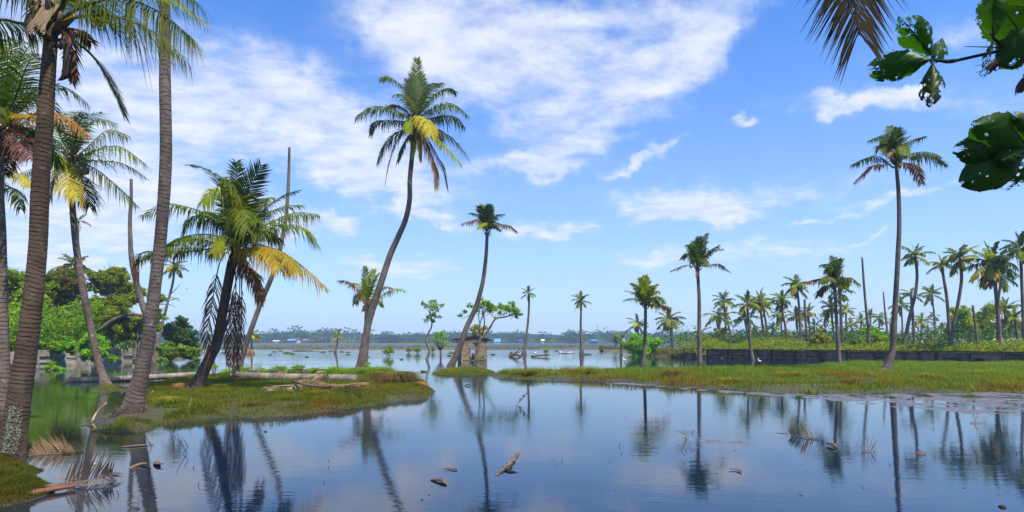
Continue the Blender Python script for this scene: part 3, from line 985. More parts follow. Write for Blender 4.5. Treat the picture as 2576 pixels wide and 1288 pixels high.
# ---- E: palm beyond the left edge
hero_palm('palm mostly outside the left edge with low yellow and green fronds reaching in',
          [(-46, 985, 34), (-44, 800, 24), (-30, 600, 20), (-18, 450, 16)], 23.5,
          [('y', [(25, 430), (50, 440), (76, 472)], {'dy': -1.5, 'droop': .8}), ('k', [(20, 470), (40, 480), (52, 524)], {'dy': -1, 'droop': .9}), ('k', [(10, 385), (30, 375), (46, 390)], {'dy': 1, 'droop': .8}),
           ('g', [(-60, 400), (-90, 420)], {}), ('k', [(-20, 380), (-30, 330)], {}), ('k', [(10, 400), (20, 350), (45, 372)], {'dy': 1.5})],
          (-18, 436), 2.4, .6, 'trunk_grey', 10, None, None, None, 2, 'frond_k', 26, .05, 13)

# ---- B: tall grey trunk, crown above the picture
B_rt = root('coconut_palm', P(332, 1052, 15.6), 'tall ringed grey trunk on the left bank, flared foot, running out of the top', 'palm tree')
palm_trunk(B_rt, [(330, 1060, 92), (331, 1040, 72), (334, 1022, 58), (342, 990, 50), (352, 955, 44), (362, 905, 39), (376, 839, 35.5), (390, 718, 32.5), (404, 600, 32), (417, 405, 31.5), (415, 200, 30), (415, 60, 28), (413, -80, 27), (412, -230, 25)], 15.6, 'trunk_grey', 20, .10)
A = Acc()
for k in range(46):
    a = random.uniform(-math.pi, math.pi)
    r0 = .24 + .08 * random.random(); r1 = .38 + .25 * random.random()
    b = G(331, 1052)
    acc_tube(A, spline([b + np.array([r0 * math.cos(a), r0 * math.sin(a), .20 + .15 * random.random()]), b + np.array([(r0 + r1) / 2 * math.cos(a), (r0 + r1) / 2 * math.sin(a), .12]), b + np.array([r1 * math.cos(a + .2), r1 * math.sin(a + .2), .02])], 6), np.linspace(.016, .006, 6), 5)
A.build('roots', M['trunk_dark'], B_rt, True)
random_crown(B_rt, P(412, -235, 15.6), 2.6, 8, 5, dead=0)

# ---- C: palm leaning left, behind
hero_palm('slender curving palm left of the tall grey trunk, one hanging yellow frond',
          [(266, 976, 40), (260, 950, 26), (249, 919, 23), (231, 839, 20.5), (207, 718, 20), (189, 598, 18), (181, 490, 16), (182, 420, 13)], 25.6,
          [('g', [(225, 385), (297, 368), (368, 414)], {'droop': .9}), ('k', [(250, 405), (310, 412), (366, 446)], {'droop': .6}), ('g', [(240, 425), (290, 465), (342, 515)], {'droop': .9, 'label': 'frond with a browning tip'}),
           ('g', [(215, 375), (270, 328), (320, 340)], {'droop': 1.1}), ('k', [(190, 340), (205, 300), (260, 284)], {'droop': .5}), ('g', [(183, 340), (178, 290), (170, 280)], {'droop': .5, 'H': np.array([0, 1., 0])}),
           ('y', [(170, 415), (168, 440), (192, 500)], {'dy': -1.2, 'droop': .8}), ('g', [(160, 420), (135, 450), (128, 500)], {'dy': -.6, 'droop': .9}), ('k', [(140, 400), (95, 420), (42, 440)], {'droop': .8}),
           ('k', [(150, 380), (110, 350), (60, 360)], {'droop': .8}), ('g', [(160, 360), (130, 310), (110, 300)], {'droop': .6}), ('k', [(190, 430), (215, 470), (225, 520)], {'dy': 1.3, 'droop': .8}),
           ('g', [(200, 350), (240, 300), (290, 310)], {'dy': 1.5, 'droop': .8}), ('l', [(150, 400), (130, 380), (100, 400)], {'dy': -1.8, 'droop': 1.0})],
          (183, 402), 3.2, .85, 'trunk_grey', 12, .13, None, None, 3, 'frond_k', 34, .042, 14, nuts=[(158, 420, 9), (168, 425, 8), (208, 428, 9), (216, 430, 8), (200, 432, 8)])

# ---- G: mid-left full crown palm with hanging dead fronds
z4 = lambda x, y: (x * .402 + 340.7, y * .402 + 354.4)
hero_palm('stocky dark palm on the left bank, full crown and dead brown skirt',
          [(487, 992, 62), (497, 965, 40), (512, 935, 31), (530, 895, 28), (546, 860, 26), (563, 770, 25), (576, 700, 24), (585, 660, 26), (594, 628, 22)], 23.0,
          [('k', [z4(670, 480), z4(700, 330), z4(790, 150)], {'droop': .1, 'H': np.array([0, 1., 0]), 'L': .9}),
           ('k', [z4(600, 420), z4(560, 300), z4(450, 180), z4(345, 155)], {'droop': .35, 'L': .9}),
           ('g', [z4(615, 480), z4(590, 330), z4(545, 225)], {'dy': -1.6, 'droop': .9, 'H': np.array([0.3, 1., 0]), 'L': 1.2}),
           ('l', [z4(590, 520), z4(560, 400), z4(510, 300), z4(420, 380)], {'dy': -1.8, 'droop': 1.1}),
           ('g', [z4(530, 500), z4(380, 430), z4(220, 400), z4(45, 465)], {'droop': .6}),
           ('k', [z4(550, 540), z4(440, 470), z4(350, 480), z4(290, 580)], {'dy': -.8, 'droop': 1.0}),
           ('k', [z4(540, 650), z4(420, 620), z4(280, 610), z4(190, 650)], {'droop': .6}),
           ('l', [z4(520, 690), z4(380, 670), z4(200, 680), z4(15, 740)], {'dy': -.2, 'droop': .7}),
           ('d', [z4(350, 690), z4(100, 690), z4(30, 720), z4(10, 870)], {'dy': -.4, 'L': .9, 'bare': .4}),
           ('k', [z4(720, 530), z4(820, 420), z4(930, 345), z4(1022, 310)], {'droop': .5}),
           ('g', [z4(720, 590), z4(850, 510), z4(1000, 450), z4(1150, 460)], {'droop': 1.0, 'L': .95}),
           ('l', [z4(740, 600), z4(900, 530), z4(1060, 550), z4(1135, 650)], {'dy': 1.6, 'droop': .7}),
           ('y', [z4(710, 680), z4(820, 665), z4(960, 720), z4(1195, 920)], {'droop': .8, 'dy': -.5}),
           ('y', [z4(700, 720), z4(790, 665), z4(930, 710), z4(1020, 830)], {'dy': -2.2, 'droop': .7, 'L': .8}),
           ('y', [z4(680, 710), z4(740, 660), z4(830, 690), z4(900, 800)], {'dy': -2.5, 'droop': .9}),
           ('o', [z4(680, 780), z4(720, 820), z4(760, 900), z4(780, 1000)], {'dy': -.5, 'droop': .8, 'L': .7}),
           ('y', [z4(670, 770), z4(710, 790), z4(790, 850)], {'dy': .5, 'droop': .8, 'L': .6}),
           ('l', [z4(600, 620), z4(560, 600), z4(480, 700)], {'dy': -2.2, 'droop': 1.0, 'L': .7}),
           ('k', [z4(660, 520), z4(650, 400), z4(640, 260)], {'dy': 1.6, 'droop': .5}),
           ('k', [z4(700, 540), z4(760, 440), z4(780, 370)], {'dy': 2.2, 'droop': .6}),
           ('k', [z4(600, 560), z4(500, 460), z4(440, 440)], {'dy': 2.2, 'droop': .8}),
           ('g', [z4(740, 520), z4(800, 380), z4(850, 350)], {'dy': 1.9, 'droop': .8}),
           ('k', [z4(680, 620), z4(800, 560), z4(900, 620)], {'dy': 2.2, 'droop': .8}),
           ('g', [z4(640, 540), z4(680, 430), z4(700, 560)], {'dy': -2.4, 'droop': 1.0}),
           ('d', [z4(540, 735), z4(505, 860), z4(470, 1080), z4(445, 1200), z4(480, 1390)], {'dy': -.4, 'L': .7, 'fwd': 1.2, 'bare': .3, 'nl': 46, 'width': .04}),
           ('d', [z4(625, 800), z4(628, 960), z4(600, 1200), z4(600, 1420)], {'dy': -.6, 'L': .6, 'fwd': 1.5, 'bare': .4, 'nl': 44, 'gap': .15, 'width': .04, 'H': np.array([0, 1., 0])}),
           ('d', [z4(650, 800), z4(652, 960), z4(640, 1220), z4(615, 1470)], {'dy': -.3, 'L': .6, 'fwd': 1.5, 'bare': .4, 'nl': 44, 'gap': .15, 'width': .04, 'H': np.array([0.4, 1., 0])}),
           ('d', [z4(640, 820), z4(600, 1000), z4(570, 1200), z4(575, 1400)], {'dy': .2, 'L': .45, 'fwd': 1.5, 'bare': .4, 'nl': 30, 'gap': .2, 'width': .04}),
           ('d', [z4(660, 830), z4(665, 1000), z4(660, 1200), z4(640, 1440)], {'dy': .2, 'L': .45, 'fwd': 1.6, 'bare': .4, 'nl': 30, 'gap': .2, 'width': .04})],
          (596, 612), 3.6, .95, 'trunk_dark', 14, .14, None, None, 6, 'frond_g', 46, .05, 15)

# ---- H: broken leaning trunk
H_rt = root('dead_palm_trunk', P(601, 931, 41), 'crownless palm trunk leaning right behind the stocky dark palm, top snapped off', 'dead palm')
palm_trunk(H_rt, [(600, 933, 22), (607, 905, 16), (622, 857, 14), (654, 768, 13), (680, 706, 12.5), (697, 660, 12), (712, 590, 10.5), (720, 540, 9.5), (725, 475, 9), (727, 420, 7.5), (728, 371, 6)], 41, 'trunk_grey', 10, .2)

# ---- L: broken trunk behind B
L_rt = root('dead_palm_trunk', P(380, 918, 50), 'headless palm trunk bending right behind the tall grey trunk', 'dead palm')
palm_trunk(L_rt, [(384, 918, 22), (380, 880, 18), (372, 810, 17), (358, 766, 16), (342, 705, 16), (331, 650, 14), (328, 600, 12), (327, 550, 10), (330, 500, 9), (330, 450, 8)], 50, 'trunk_grey', 10, .2)

# ---- M: the central tall palm
z6 = lambda x, y: (x * .3704 + 817.8, y * .3704 + 102.2)
hero_palm('tallest central palm, S-curved trunk, big round crown with a yellow frond',
          [(908, 934, 36), (911, 915, 28), (920, 852, 19), (926, 815, 18.5), (937, 776, 18.5), (956, 719, 17), (981, 643, 15.5), (1003, 593, 14.5), (1019, 556, 13.5), (1028, 520, 13), (1031, 490, 12.5), (1031, 454, 12), (1036, 398, 11.5), (1040, 350, 11), (1045, 305, 10)], 40,
          [('k', [z6(625, 420), z6(622, 260), z6(625, 120)], {'droop': .1, 'H': np.array([0, 1., 0]), 'L': .7, 'dy': 1.3}),
           ('k', [z6(600, 430), z6(575, 330), z6(560, 260)], {'droop': .3, 'L': .7, 'dy': 1.8, 'H': np.array([0, 1., 0])}),
           ('k', [z6(650, 430), z6(665, 330), z6(660, 230)], {'droop': .4, 'L': .7, 'dy': 1.8, 'H': np.array([0, 1., 0])}),
           ('g', [z6(590, 450), z6(530, 320), z6(440, 250), z6(372, 260)], {'droop': .7, 'L': .85}),
           ('k', [z6(650, 420), z6(700, 300), z6(785, 290)], {'droop': .8, 'L': .7, 'dy': 1.6}),
           ('k', [z6(670, 460), z6(740, 370), z6(830, 322), z6(890, 350)], {'droop': .8, 'L': .8}),
           ('g', [z6(690, 490), z6(780, 440), z6(880, 435), z6(975, 512)], {'droop': .9, 'L': .8}),
           ('k', [z6(710, 530), z6(800, 510), z6(880, 520), z6(945, 585)], {'droop': .9, 'L': .8, 'dy': .8}),
           ('g', [z6(730, 590), z6(830, 640), z6(920, 720), z6(982, 812)], {'droop': .7, 'L': .8}),
           ('l', [z6(700, 600), z6(780, 680), z6(860, 760), z6(922, 835)], {'droop': .8, 'L': .8, 'dy': -1.2}),
           ('d', [z6(680, 650), z6(750, 770), z6(800, 860), z6(832, 1010)], {'L': .75, 'dy': .6}),
           ('o', [z6(660, 640), z6(700, 740), z6(745, 860), z6(752, 1000)], {'L': .75, 'droop': .8, 'fwd': .9, 'dy': -.6, 'label': 'rusty dying frond'}),
           ('l', [z6(600, 600), z6(603, 700), z6(590, 790)], {'L': .45, 'dy': -.6, 'droop': .6, 'fwd': 1.4}),
           ('y', [z6(620, 600), z6(640, 700), z6(648, 820)], {'L': .35, 'dy': -.7, 'droop': .5, 'fwd': 1.4}),
           ('k', [z6(590, 620), z6(540, 700), z6(495, 820)], {'L': .7, 'droop': .6, 'dy': -.8}),
           ('d', [z6(540, 610), z6(480, 700), z6(440, 820), z6(408, 975)], {'L': .65, 'dy': -.3}),
           ('k', [z6(560, 590), z6(470, 640), z6(400, 720), z6(358, 830)], {'droop': .8, 'L': .8}),
           ('k', [z6(540, 550), z6(440, 545), z6(340, 560), z6(308, 640)], {'droop': .7, 'L': .7, 'dy': .9}),
           ('g', [z6(540, 500), z6(430, 455), z6(310, 460), z6(208, 525)], {'droop': .8, 'L': .85}),
           ('k', [z6(560, 490), z6(500, 440), z6(430, 445)], {'droop': .7, 'L': .7, 'dy': 2}),
           ('y', [z6(640, 510), z6(690, 550), z6(718, 640)], {'droop': .8, 'L': .9, 'dy': -2.6, 'label': 'yellow frond over the middle of the crown'}),
           ('l', [z6(600, 520), z6(570, 560), z6(560, 620)], {'droop': .7, 'L': .5, 'dy': -2.2})],
          z6(622, 530), 3.9, 1.15, 'trunk_grey', 14, .16, None, None, 5, 'frond_k', 40, .075, 16, nuts=[z6(535, 582) + (4.5,), z6(557, 578) + (4.5,), z6(549, 606) + (4,), z6(570, 610) + (4,)])
# ---- N: small palm behind it
z7 = lambda x, y: (x * .3176 + 845, y * .3176 + 579.3)
hero_palm('short young palm close behind the S-curved central trunk, pale upright fronds',
          [(918, 912, 14), (919, 870, 10), (920, 814, 8), (922, 775, 10)], 55,
          [('o', [z7(210, 520), z7(140, 430), z7(80, 400), z7(20, 395)], {'droop': .9}), ('g', [z7(240, 520), z7(240, 400), z7(232, 290)], {'droop': .1, 'L': .8}), ('l', [z7(255, 520), z7(280, 400), z7(300, 312)], {'droop': .2, 'L': .9}),
           ('g', [z7(265, 520), z7(310, 400), z7(345, 340)], {'droop': .3}), ('l', [z7(300, 560), z7(400, 490), z7(480, 460), z7(545, 472)], {'droop': .9}), ('y', [z7(290, 580), z7(340, 560), z7(372, 605)], {'droop': .7, 'L': .6}),
           ('o', [z7(300, 530), z7(380, 450), z7(450, 455)], {'droop': .7}), ('l', [z7(220, 540), z7(180, 500), z7(150, 580)], {'droop': .8}), ('l', [z7(210, 520), z7(160, 420), z7(110, 440)], {'droop': .8, 'dy': 1.5}), ('y', [z7(240, 590), z7(225, 640), z7(210, 620)], {'L': .4})],
          z7(245, 600), 3.0, .9, 'trunk_far', 8, None, None, None, 2, 'frond_l', 26, .09, 17)
# ---- O: leaning palm at the hut
hero_palm('slim palm leaning right in front of the brick hut, small spiky crown high above it',
          [(1134, 923, 22), (1143, 903, 16), (1159, 865, 14.5), (1175, 821, 13), (1198, 770, 12), (1213, 716, 10.5), (1219, 680, 10), (1223, 640, 9), (1225, 600, 8), (1225, 585, 8)], 47,
          [('o', [z6(1040, 1220), z6(990, 1225), z6(930, 1240)], {'droop': .8}), ('k', [z6(1060, 1210), z6(1020, 1175), z6(983, 1172)], {'droop': .6, 'dy': 1}), ('k', [z6(1075, 1200), z6(1055, 1150), z6(1043, 1125)], {'droop': .2}),
           ('g', [z6(1095, 1200), z6(1080, 1150), z6(1062, 1115)], {'droop': .2}), ('k', [z6(1105, 1200), z6(1110, 1150), z6(1116, 1115)], {'droop': .2}), ('l', [z6(1115, 1210), z6(1125, 1160), z6(1140, 1130)], {'droop': .3, 'L': .8}),
           ('k', [z6(1140, 1220), z6(1170, 1185), z6(1218, 1178)], {'droop': .6}), ('o', [z6(1150, 1255), z6(1220, 1250), z6(1262, 1262), z6(1305, 1300)], {'droop': .8, 'L': .8}), ('l', [z6(1090, 1240), z6(1060, 1250), z6(1040, 1275)], {'droop': .7, 'L': .6}),
           ('g', [z6(1130, 1250), z6(1160, 1260), z6(1190, 1290)], {'droop': .7, 'L': .6})],
          (1226, 582), 2.5, .7, 'trunk_grey', 12, .2, None, None, 2, 'frond_k', 26, .085, 18)
# ---- AA: tall palm on the right
z4r = lambda x, y: (x * .4023 + 1976.4, y * .4023)
hero_palm('tallest palm on the right bank, widely splayed foot and sparse messy crown',
          [(2224, 943, 40), (2231, 928, 27), (2240, 900, 20), (2246, 872, 17), (2251, 786, 15), (2256, 700, 13.5), (2259, 640, 13), (2262, 575, 12), (2261, 500, 11), (2257, 440, 10), (2254, 402, 10)], 36,
          [('k', [z4r(610, 1010), z4r(530, 982), z4r(420, 1026)], {'droop': .8, 'bare': .25}), ('o', [z4r(630, 1030), z4r(540, 1040), z4r(430, 1140)], {'droop': .7, 'bare': .25, 'L': .8}),
           ('k', [z4r(670, 940), z4r(620, 850), z4r(530, 875)], {'droop': .7}), ('k', [z4r(680, 930), z4r(665, 850), z4r(650, 790)], {'droop': .3}), ('k', [z4r(700, 940), z4r(690, 860), z4r(700, 800)], {'droop': .4}),
           ('k', [z4r(730, 960), z4r(790, 880), z4r(875, 850)], {'droop': .8, 'L': .8}), ('k', [z4r(760, 990), z4r(880, 965), z4r(1005, 1025)], {'droop': .8, 'bare': .25}),
           ('d', [z4r(730, 1020), z4r(810, 1050), z4r(850, 1150)], {'L': .9}), ('g', [z4r(660, 960), z4r(610, 900), z4r(590, 930)], {'dy': -1.5, 'droop': .9}), ('g', [z4r(700, 950), z4r(720, 900), z4r(745, 960)], {'dy': -1.6, 'droop': .9}),
           ('t', [z4r(680, 950), z4r(660, 930), z4r(640, 970)], {'dy': -1.6, 'L': .5, 'droop': .8}), ('t', [z4r(700, 950), z4r(710, 935), z4r(725, 975)], {'dy': -1.4, 'L': .5, 'droop': .8}), ('g', [z4r(660, 930), z4r(630, 850), z4r(610, 900)], {'dy': 1.6, 'droop': .7})],
          z4r(690, 1005), 3.3, .8, 'trunk_grey', 14, .16, None, None, 3, 'frond_k', 34, .07, 19)
# ---- S, R and front-right palm
zr2 = lambda x, y: (x * .3174 + 1635.6, y * .3174 + 545.2)
hero_palm('tall straight palm with two thin dead fronds held out sideways, right of centre',
          [(1761, 920, 18), (1760, 895, 13), (1759, 830, 11), (1759, 753, 9.5), (1756, 700, 8.5), (1756, 672, 8)], 49,
          [('d', [zr2(330, 390), zr2(270, 385), zr2(165, 430)], {'L': .7}), ('k', [zr2(350, 360), zr2(300, 290), zr2(250, 330)], {'droop': .7}), ('k', [zr2(355, 330), zr2(325, 240), zr2(283, 220)], {'droop': .5}),
           ('k', [zr2(370, 330), zr2(350, 250), zr2(342, 200)], {'droop': .2}), ('k', [zr2(385, 330), zr2(392, 240), zr2(390, 162)], {'droop': .2}), ('g', [zr2(395, 330), zr2(420, 220), zr2(450, 135)], {'droop': .3, 'L': .9}),
           ('k', [zr2(410, 360), zr2(470, 275), zr2(545, 228)], {'droop': .7}), ('d', [zr2(450, 385), zr2(540, 375), zr2(628, 438)], {'L': .7}), ('g', [zr2(400, 350), zr2(430, 340), zr2(455, 385)], {'droop': .8, 'L': .7}),
           ('k', [zr2(360, 350), zr2(350, 320), zr2(330, 370)], {'droop': .7, 'L': .8}), ('d', [zr2(375, 400), zr2(372, 440), zr2(370, 480)], {'L': .3})],
          zr2(380, 385), 2.9, .75, 'trunk_grey', 10, None, None, None, 2, 'frond_k', 28, .085, 20)
zr1 = lambda x, y: (x * .26456 + 1260.8, y * .26456 + 647.4)
hero_palm('lime-green palm with a drooping orange frond, standing in front of the round bush',
          [(1618, 921, 16), (1620, 895, 10), (1623, 830, 8.5), (1624, 770, 8), (1624, 765, 8)], 47,
          [('g', [zr1(1340, 380), zr1(1290, 290), zr1(1235, 245)], {'droop': .5}), ('g', [zr1(1335, 400), zr1(1290, 340), zr1(1258, 330)], {'droop': .8}), ('l', [zr1(1365, 360), zr1(1345, 260), zr1(1325, 200)], {'droop': .2}),
           ('g', [zr1(1375, 360), zr1(1375, 260), zr1(1370, 178)], {'droop': .2}), ('l', [zr1(1400, 370), zr1(1440, 290), zr1(1485, 258)], {'droop': .5}), ('l', [zr1(1410, 390), zr1(1470, 320), zr1(1490, 330)], {'droop': .8}),
           ('g', [zr1(1430, 400), zr1(1490, 370), zr1(1555, 425)], {'droop': .9}), ('o', [zr1(1430, 445), zr1(1510, 445), zr1(1600, 500)], {'droop': .8, 'label': 'orange-brown drooping frond'}), ('l', [zr1(1410, 410), zr1(1450, 390), zr1(1500, 440)], {'droop': .9, 'dy': -1}),
           ('d', [zr1(1340, 430), zr1(1330, 450)], {'L': .4})],
          zr1(1375, 445), 2.4, .7, 'trunk_grey', 10, None, None, None, 3, 'frond_l', 26, .09, 21)
zr3 = lambda x, y: (x * .3438 + 2044.5, y * .3438 + 545.2)
hero_palm('palm with pale lower trunk before the dark wall, long arching side fronds',
          [(2112, 924, 17), (2110, 900, 12), (2107, 850, 10), (2103, 780, 8.5), (2100, 730, 8), (2098, 708, 8)], 46,
          [('o', [zr3(100, 460), zr3(40, 455), zr3(-60, 480)], {'droop': .7, 'bare': .25}), ('o', [zr3(120, 500), zr3(70, 530), zr3(45, 575)], {'droop': .6}), ('k', [zr3(140, 420), zr3(110, 350), zr3(65, 352)], {'droop': .6}),
           ('k', [zr3(150, 420), zr3(130, 370), zr3(100, 400)], {'droop': .6, 'dy': -1}), ('g', [zr3(165, 420), zr3(180, 340), zr3(208, 310)], {'droop': .3}), ('l', [zr3(150, 430), zr3(150, 380), zr3(150, 340)], {'droop': .3}),
           ('g', [zr3(200, 470), zr3(270, 445), zr3(345, 490)], {'droop': .9}), ('l', [zr3(190, 480), zr3(230, 480), zr3(250, 520)], {'droop': .7, 'L': .7}), ('k', [zr3(190, 440), zr3(220, 460), zr3(240, 500)], {'droop': .6, 'dy': 1.4}), ('g', [zr3(130, 450), zr3(90, 440), zr3(60, 480)], {'droop': .9, 'dy': -1.4})],
          zr3(158, 485), 2.5, .75, 'trunk_far', 10, None, None, None, 3, 'frond_k', 26, .09, 22)

# ---- ordinary palms
GR = 'coconut palms behind the dark wall on the right'
palm('slender palm rising from open water right of the brick hut, leafy tree crown touching it', [(1318, 892, 15), (1321, 870, 7), (1329, 802, 5.5), (1331, 748, 5), (1329, 738, 5)], 26, 13, 301, 86, upright=True, yellow=.25)
palm('slender palm alone in open water midway to the right, sunlit upright crown', [(1464, 894, 14), (1463, 860, 8), (1461, 815, 6), (1462, 770, 5), (1461, 758, 5)], 29, 13, 302, 84, upright=True, yellow=.3)
palm('tiny yellowish palm on the earth bund left of the S-curved palm', [(843, 889, 9), (848, 865, 4), (850, 848, 3.5)], 22, 8, 303, 97, yellow=.9, base='frond_l', dead=0)
palm('small yellow palm behind the leaning crownless trunk', [(633, 889, 14), (633, 870, 5), (634, 845, 4)], 30, 9, 304, 97, yellow=.8, base='frond_l', dead=0)
palm('small palm with a flared foot in the water left of the round bush', [(1563, 896, 10), (1562, 875, 5), (1562, 853, 4)], 17, 11, 305, 79, yellow=.5, base='frond_l', dead=0)
palm('small dark palm just left of the flared-foot palm near the round bush', [(1549, 877, 6), (1549, 848, 4)], 19, 12, 306, 150, yellow=.3, dead=0)
palm('dark palm showing above the round bush on its left', [(1607, 877, 5), (1606, 850, 4.5), (1604, 816, 4)], 30, 13, 307, 150, yellow=.1)
palm('bushy palm at the left end of the dark wall, yellowing low fronds', [(1692, 880, 8), (1688, 840, 5.5), (1682, 806, 5)], 38, 15, 308, 120, yellow=.35, group=GR)
palm('short yellow palm overlapping the bushy one at the left end of the dark wall', [(1695, 882, 7), (1692, 850, 6), (1690, 822, 5)], 18, 9, 309, 110, yellow=.9, base='frond_l', group=GR, dead=0)
palm('small palm leaning left over the distant water beside the wall end', [(1708, 868, 4), (1702, 856, 3.5)], 19, 10, 310, 200, group=GR, dead=0)
palm('tiny palm on the far shore line right of the wall end', [(1715, 870, 4), (1720, 853, 3)], 16, 10, 311, 210, group=GR, dead=0)
palm('bushy palm behind the tall straight palm with two sideways fronds', [(1776, 878, 6), (1770, 860, 5), (1762, 840, 5)], 34, 14, 312, 120, group=GR, yellow=.25)
palm('tall palm at the left edge of the grove, crown above two others', [(1829, 876, 6), (1825, 810, 5.5), (1820, 758, 5)], 36, 16, 313, 110, group=GR)
palm('palm with shaggy hanging fronds at the left edge of the grove', [(1812, 878, 9), (1811, 840, 8), (1807, 796, 7)], 40, 16, 314, 105, group=GR, yellow=.3, dead=3)
palm('palm leaning left at the edge of the grove over the brown brush', [(1843, 872, 7), (1833, 820, 6), (1826, 790, 5)], 26, 12, 315, 115, group=GR, yellow=.4)
palm('palm rooted in the water in front of the dark wall, green-yellow crown', [(1894, 909, 14), (1889, 880, 9), (1884, 820, 7), (1879, 765, 6)], 38, 14, 316, 61, yellow=.25)
palm('dark palm with wide fronds behind the palm standing at the wall', [(1885, 882, 7), (1880, 840, 5.5), (1873, 803, 5)], 36, 14, 317, 100, group=GR, base='frond_k')
palm('palm in the grove with a tan drooping skirt, left of a close pair', [(1926, 880, 8), (1917, 810, 6.5), (1910, 760, 6)], 40, 16, 318, 90, group=GR, yellow=.3, dead=3)
palm('taller slim palm of the close pair in the grove', [(1936, 876, 7), (1928, 820, 6), (1918, 768, 5)], 38, 14, 319, 95, group=GR, dead=3)
palm('palm with small dense crown between the close pair and the slim tall palm', [(1984, 878, 8), (1977, 830, 6.5), (1968, 780, 6), (1966, 755, 5)], 34, 15, 320, 85, group=GR)
palm('lower crown just under the small dense crowned palm', [(1968, 872, 6), (1966, 830, 5), (1963, 790, 5)], 28, 13, 321, 105, group=GR)
palm('slim tall palm in the middle of the grove, star-shaped crown against the sky', [(2016, 880, 9), (2013, 820, 7.5), (2009, 760, 6.5), (2004, 718, 6)], 40, 14, 322, 75, group=GR)
palm('small dark palm low in the grove left of the slim one', [(1951, 882, 6), (1948, 850, 5), (1944, 824, 5)], 22, 13, 323, 110, group=GR, base='frond_k')
palm('young palm low behind the palm at the wall', [(1898, 880, 5), (1897, 835, 4)], 24, 13, 324, 110, group=GR)
palm('mid-height palm behind the slim tall palm', [(2010, 875, 7), (2006, 830, 6), (2003, 797, 5)], 30, 15, 325, 100, group=GR, yellow=.3)
palm('palm crown directly behind the broken post-like trunk', [(2040, 876, 6), (2036, 820, 5), (2033, 787, 5)], 30, 13, 326, 105, group=GR)
palm('dark palm behind the pale-trunked palm, left side', [(2103, 878, 8), (2095, 820, 6), (2090, 775, 5)], 38, 16, 327, 80, group=GR, base='frond_k')
palm('thin palm just right of the pale-trunked palm, airy crown', [(2114, 878, 7), (2114, 800, 5), (2113, 738, 4.5)], 36, 11, 328, 85, group=GR, base='frond_k')
palm('thin palm behind the pale-trunked palm, crown hidden among its fronds', [(2120, 878, 7), (2117, 800, 5), (2113, 718, 4.5)], 34, 12, 329, 70, group=GR)
palm('curved palm just right of the tallest right-hand palm, yellowish crown', [(2271, 884, 12), (2278, 848, 11), (2290, 790, 9.5), (2303, 738, 9), (2307, 690, 8), (2302, 645, 7.5)], 44, 15, 330, 60, group=GR, yellow=.3)
palm('straight palm crossing behind the curved one, small crown', [(2301, 884, 9), (2298, 820, 8), (2292, 742, 7)], 30, 12, 331, 66, group=GR)
palm('small palm crown showing just right of the tallest trunk', [(2272, 880, 6), (2270, 820, 5), (2267, 768, 4.5)], 28, 13, 332, 95, group=GR)
palm('isolated slim palm with round crown between the curved pair and the forked pair', [(2352, 878, 6), (2351, 810, 5), (2347, 765, 4.5), (2344, 741, 4)], 32, 13, 333, 100, group=GR)
palm('tiny palm under the isolated slim palm', [(2352, 874, 4), (2349, 795, 3.5)], 17, 10, 334, 120, group=GR)
palm('left palm of the forked pair, leaning left', [(2393, 884, 12), (2388, 827, 9.5), (2382, 750, 9), (2374, 700, 8), (2368, 665, 7)], 38, 14, 335, 62, group=GR, yellow=.2)
palm('right palm of the forked pair, leaning right with the fuller crown', [(2388, 884, 14), (2400, 812, 10), (2411, 758, 9.5), (2419, 700, 9), (2414, 652, 8)], 52, 17, 336, 58, group=GR, yellow=.2)
palm('big dark-crowned palm near the right edge', [(2516, 886, 14), (2513, 820, 12), (2507, 750, 11), (2500, 690, 10), (2495, 664, 9)], 66, 20, 337, 54, group=GR, base='frond_k', dead=2)
palm('palm behind the big dark-crowned one, ragged second crown', [(2512, 884, 9), (2508, 800, 7), (2516, 720, 7), (2520, 695, 6)], 44, 15, 338, 70, group=GR, base='frond_k')
palm('palm at the very right edge, tall thin trunk', [(2577, 888, 12), (2574, 800, 9.5), (2570, 700, 9), (2567, 626, 8)], 48, 15, 339, 54, group=GR, base='frond_k')
palm('lower palm near the right edge with pale long fronds', [(2532, 884, 8), (2530, 830, 8), (2529, 778, 8)], 44, 13, 340, 72, group=GR, yellow=.3)
palm('squat dark palm in front of the metal roof', [(2563, 884, 9), (2557, 830, 8), (2552, 800, 8)], 38, 13, 341, 66, group=GR, base='frond_k')
palm('bent palm left of the tall grey trunk, far crown above the trees', [(200, 880, 7), (199, 700, 6), (197, 600, 5), (198, 556, 5)], 26, 9, 342, 75, yellow=.3, dead=1)
palm('palm half hidden among the leafy trees behind the pale wall', [(190, 890, 9), (190, 760, 8), (190, 672, 8)], 52, 12, 343, 62, dead=0)
palm('pinkish slim palm standing between the tall grey trunk and the dark bush', [(391, 905, 13), (400, 850, 9), (412, 800, 8), (426, 745, 7), (434, 715, 6.5), (440, 672, 6)], 36, 11, 344, 62, mat='trunk_pale', yellow=.3, base='frond_g')

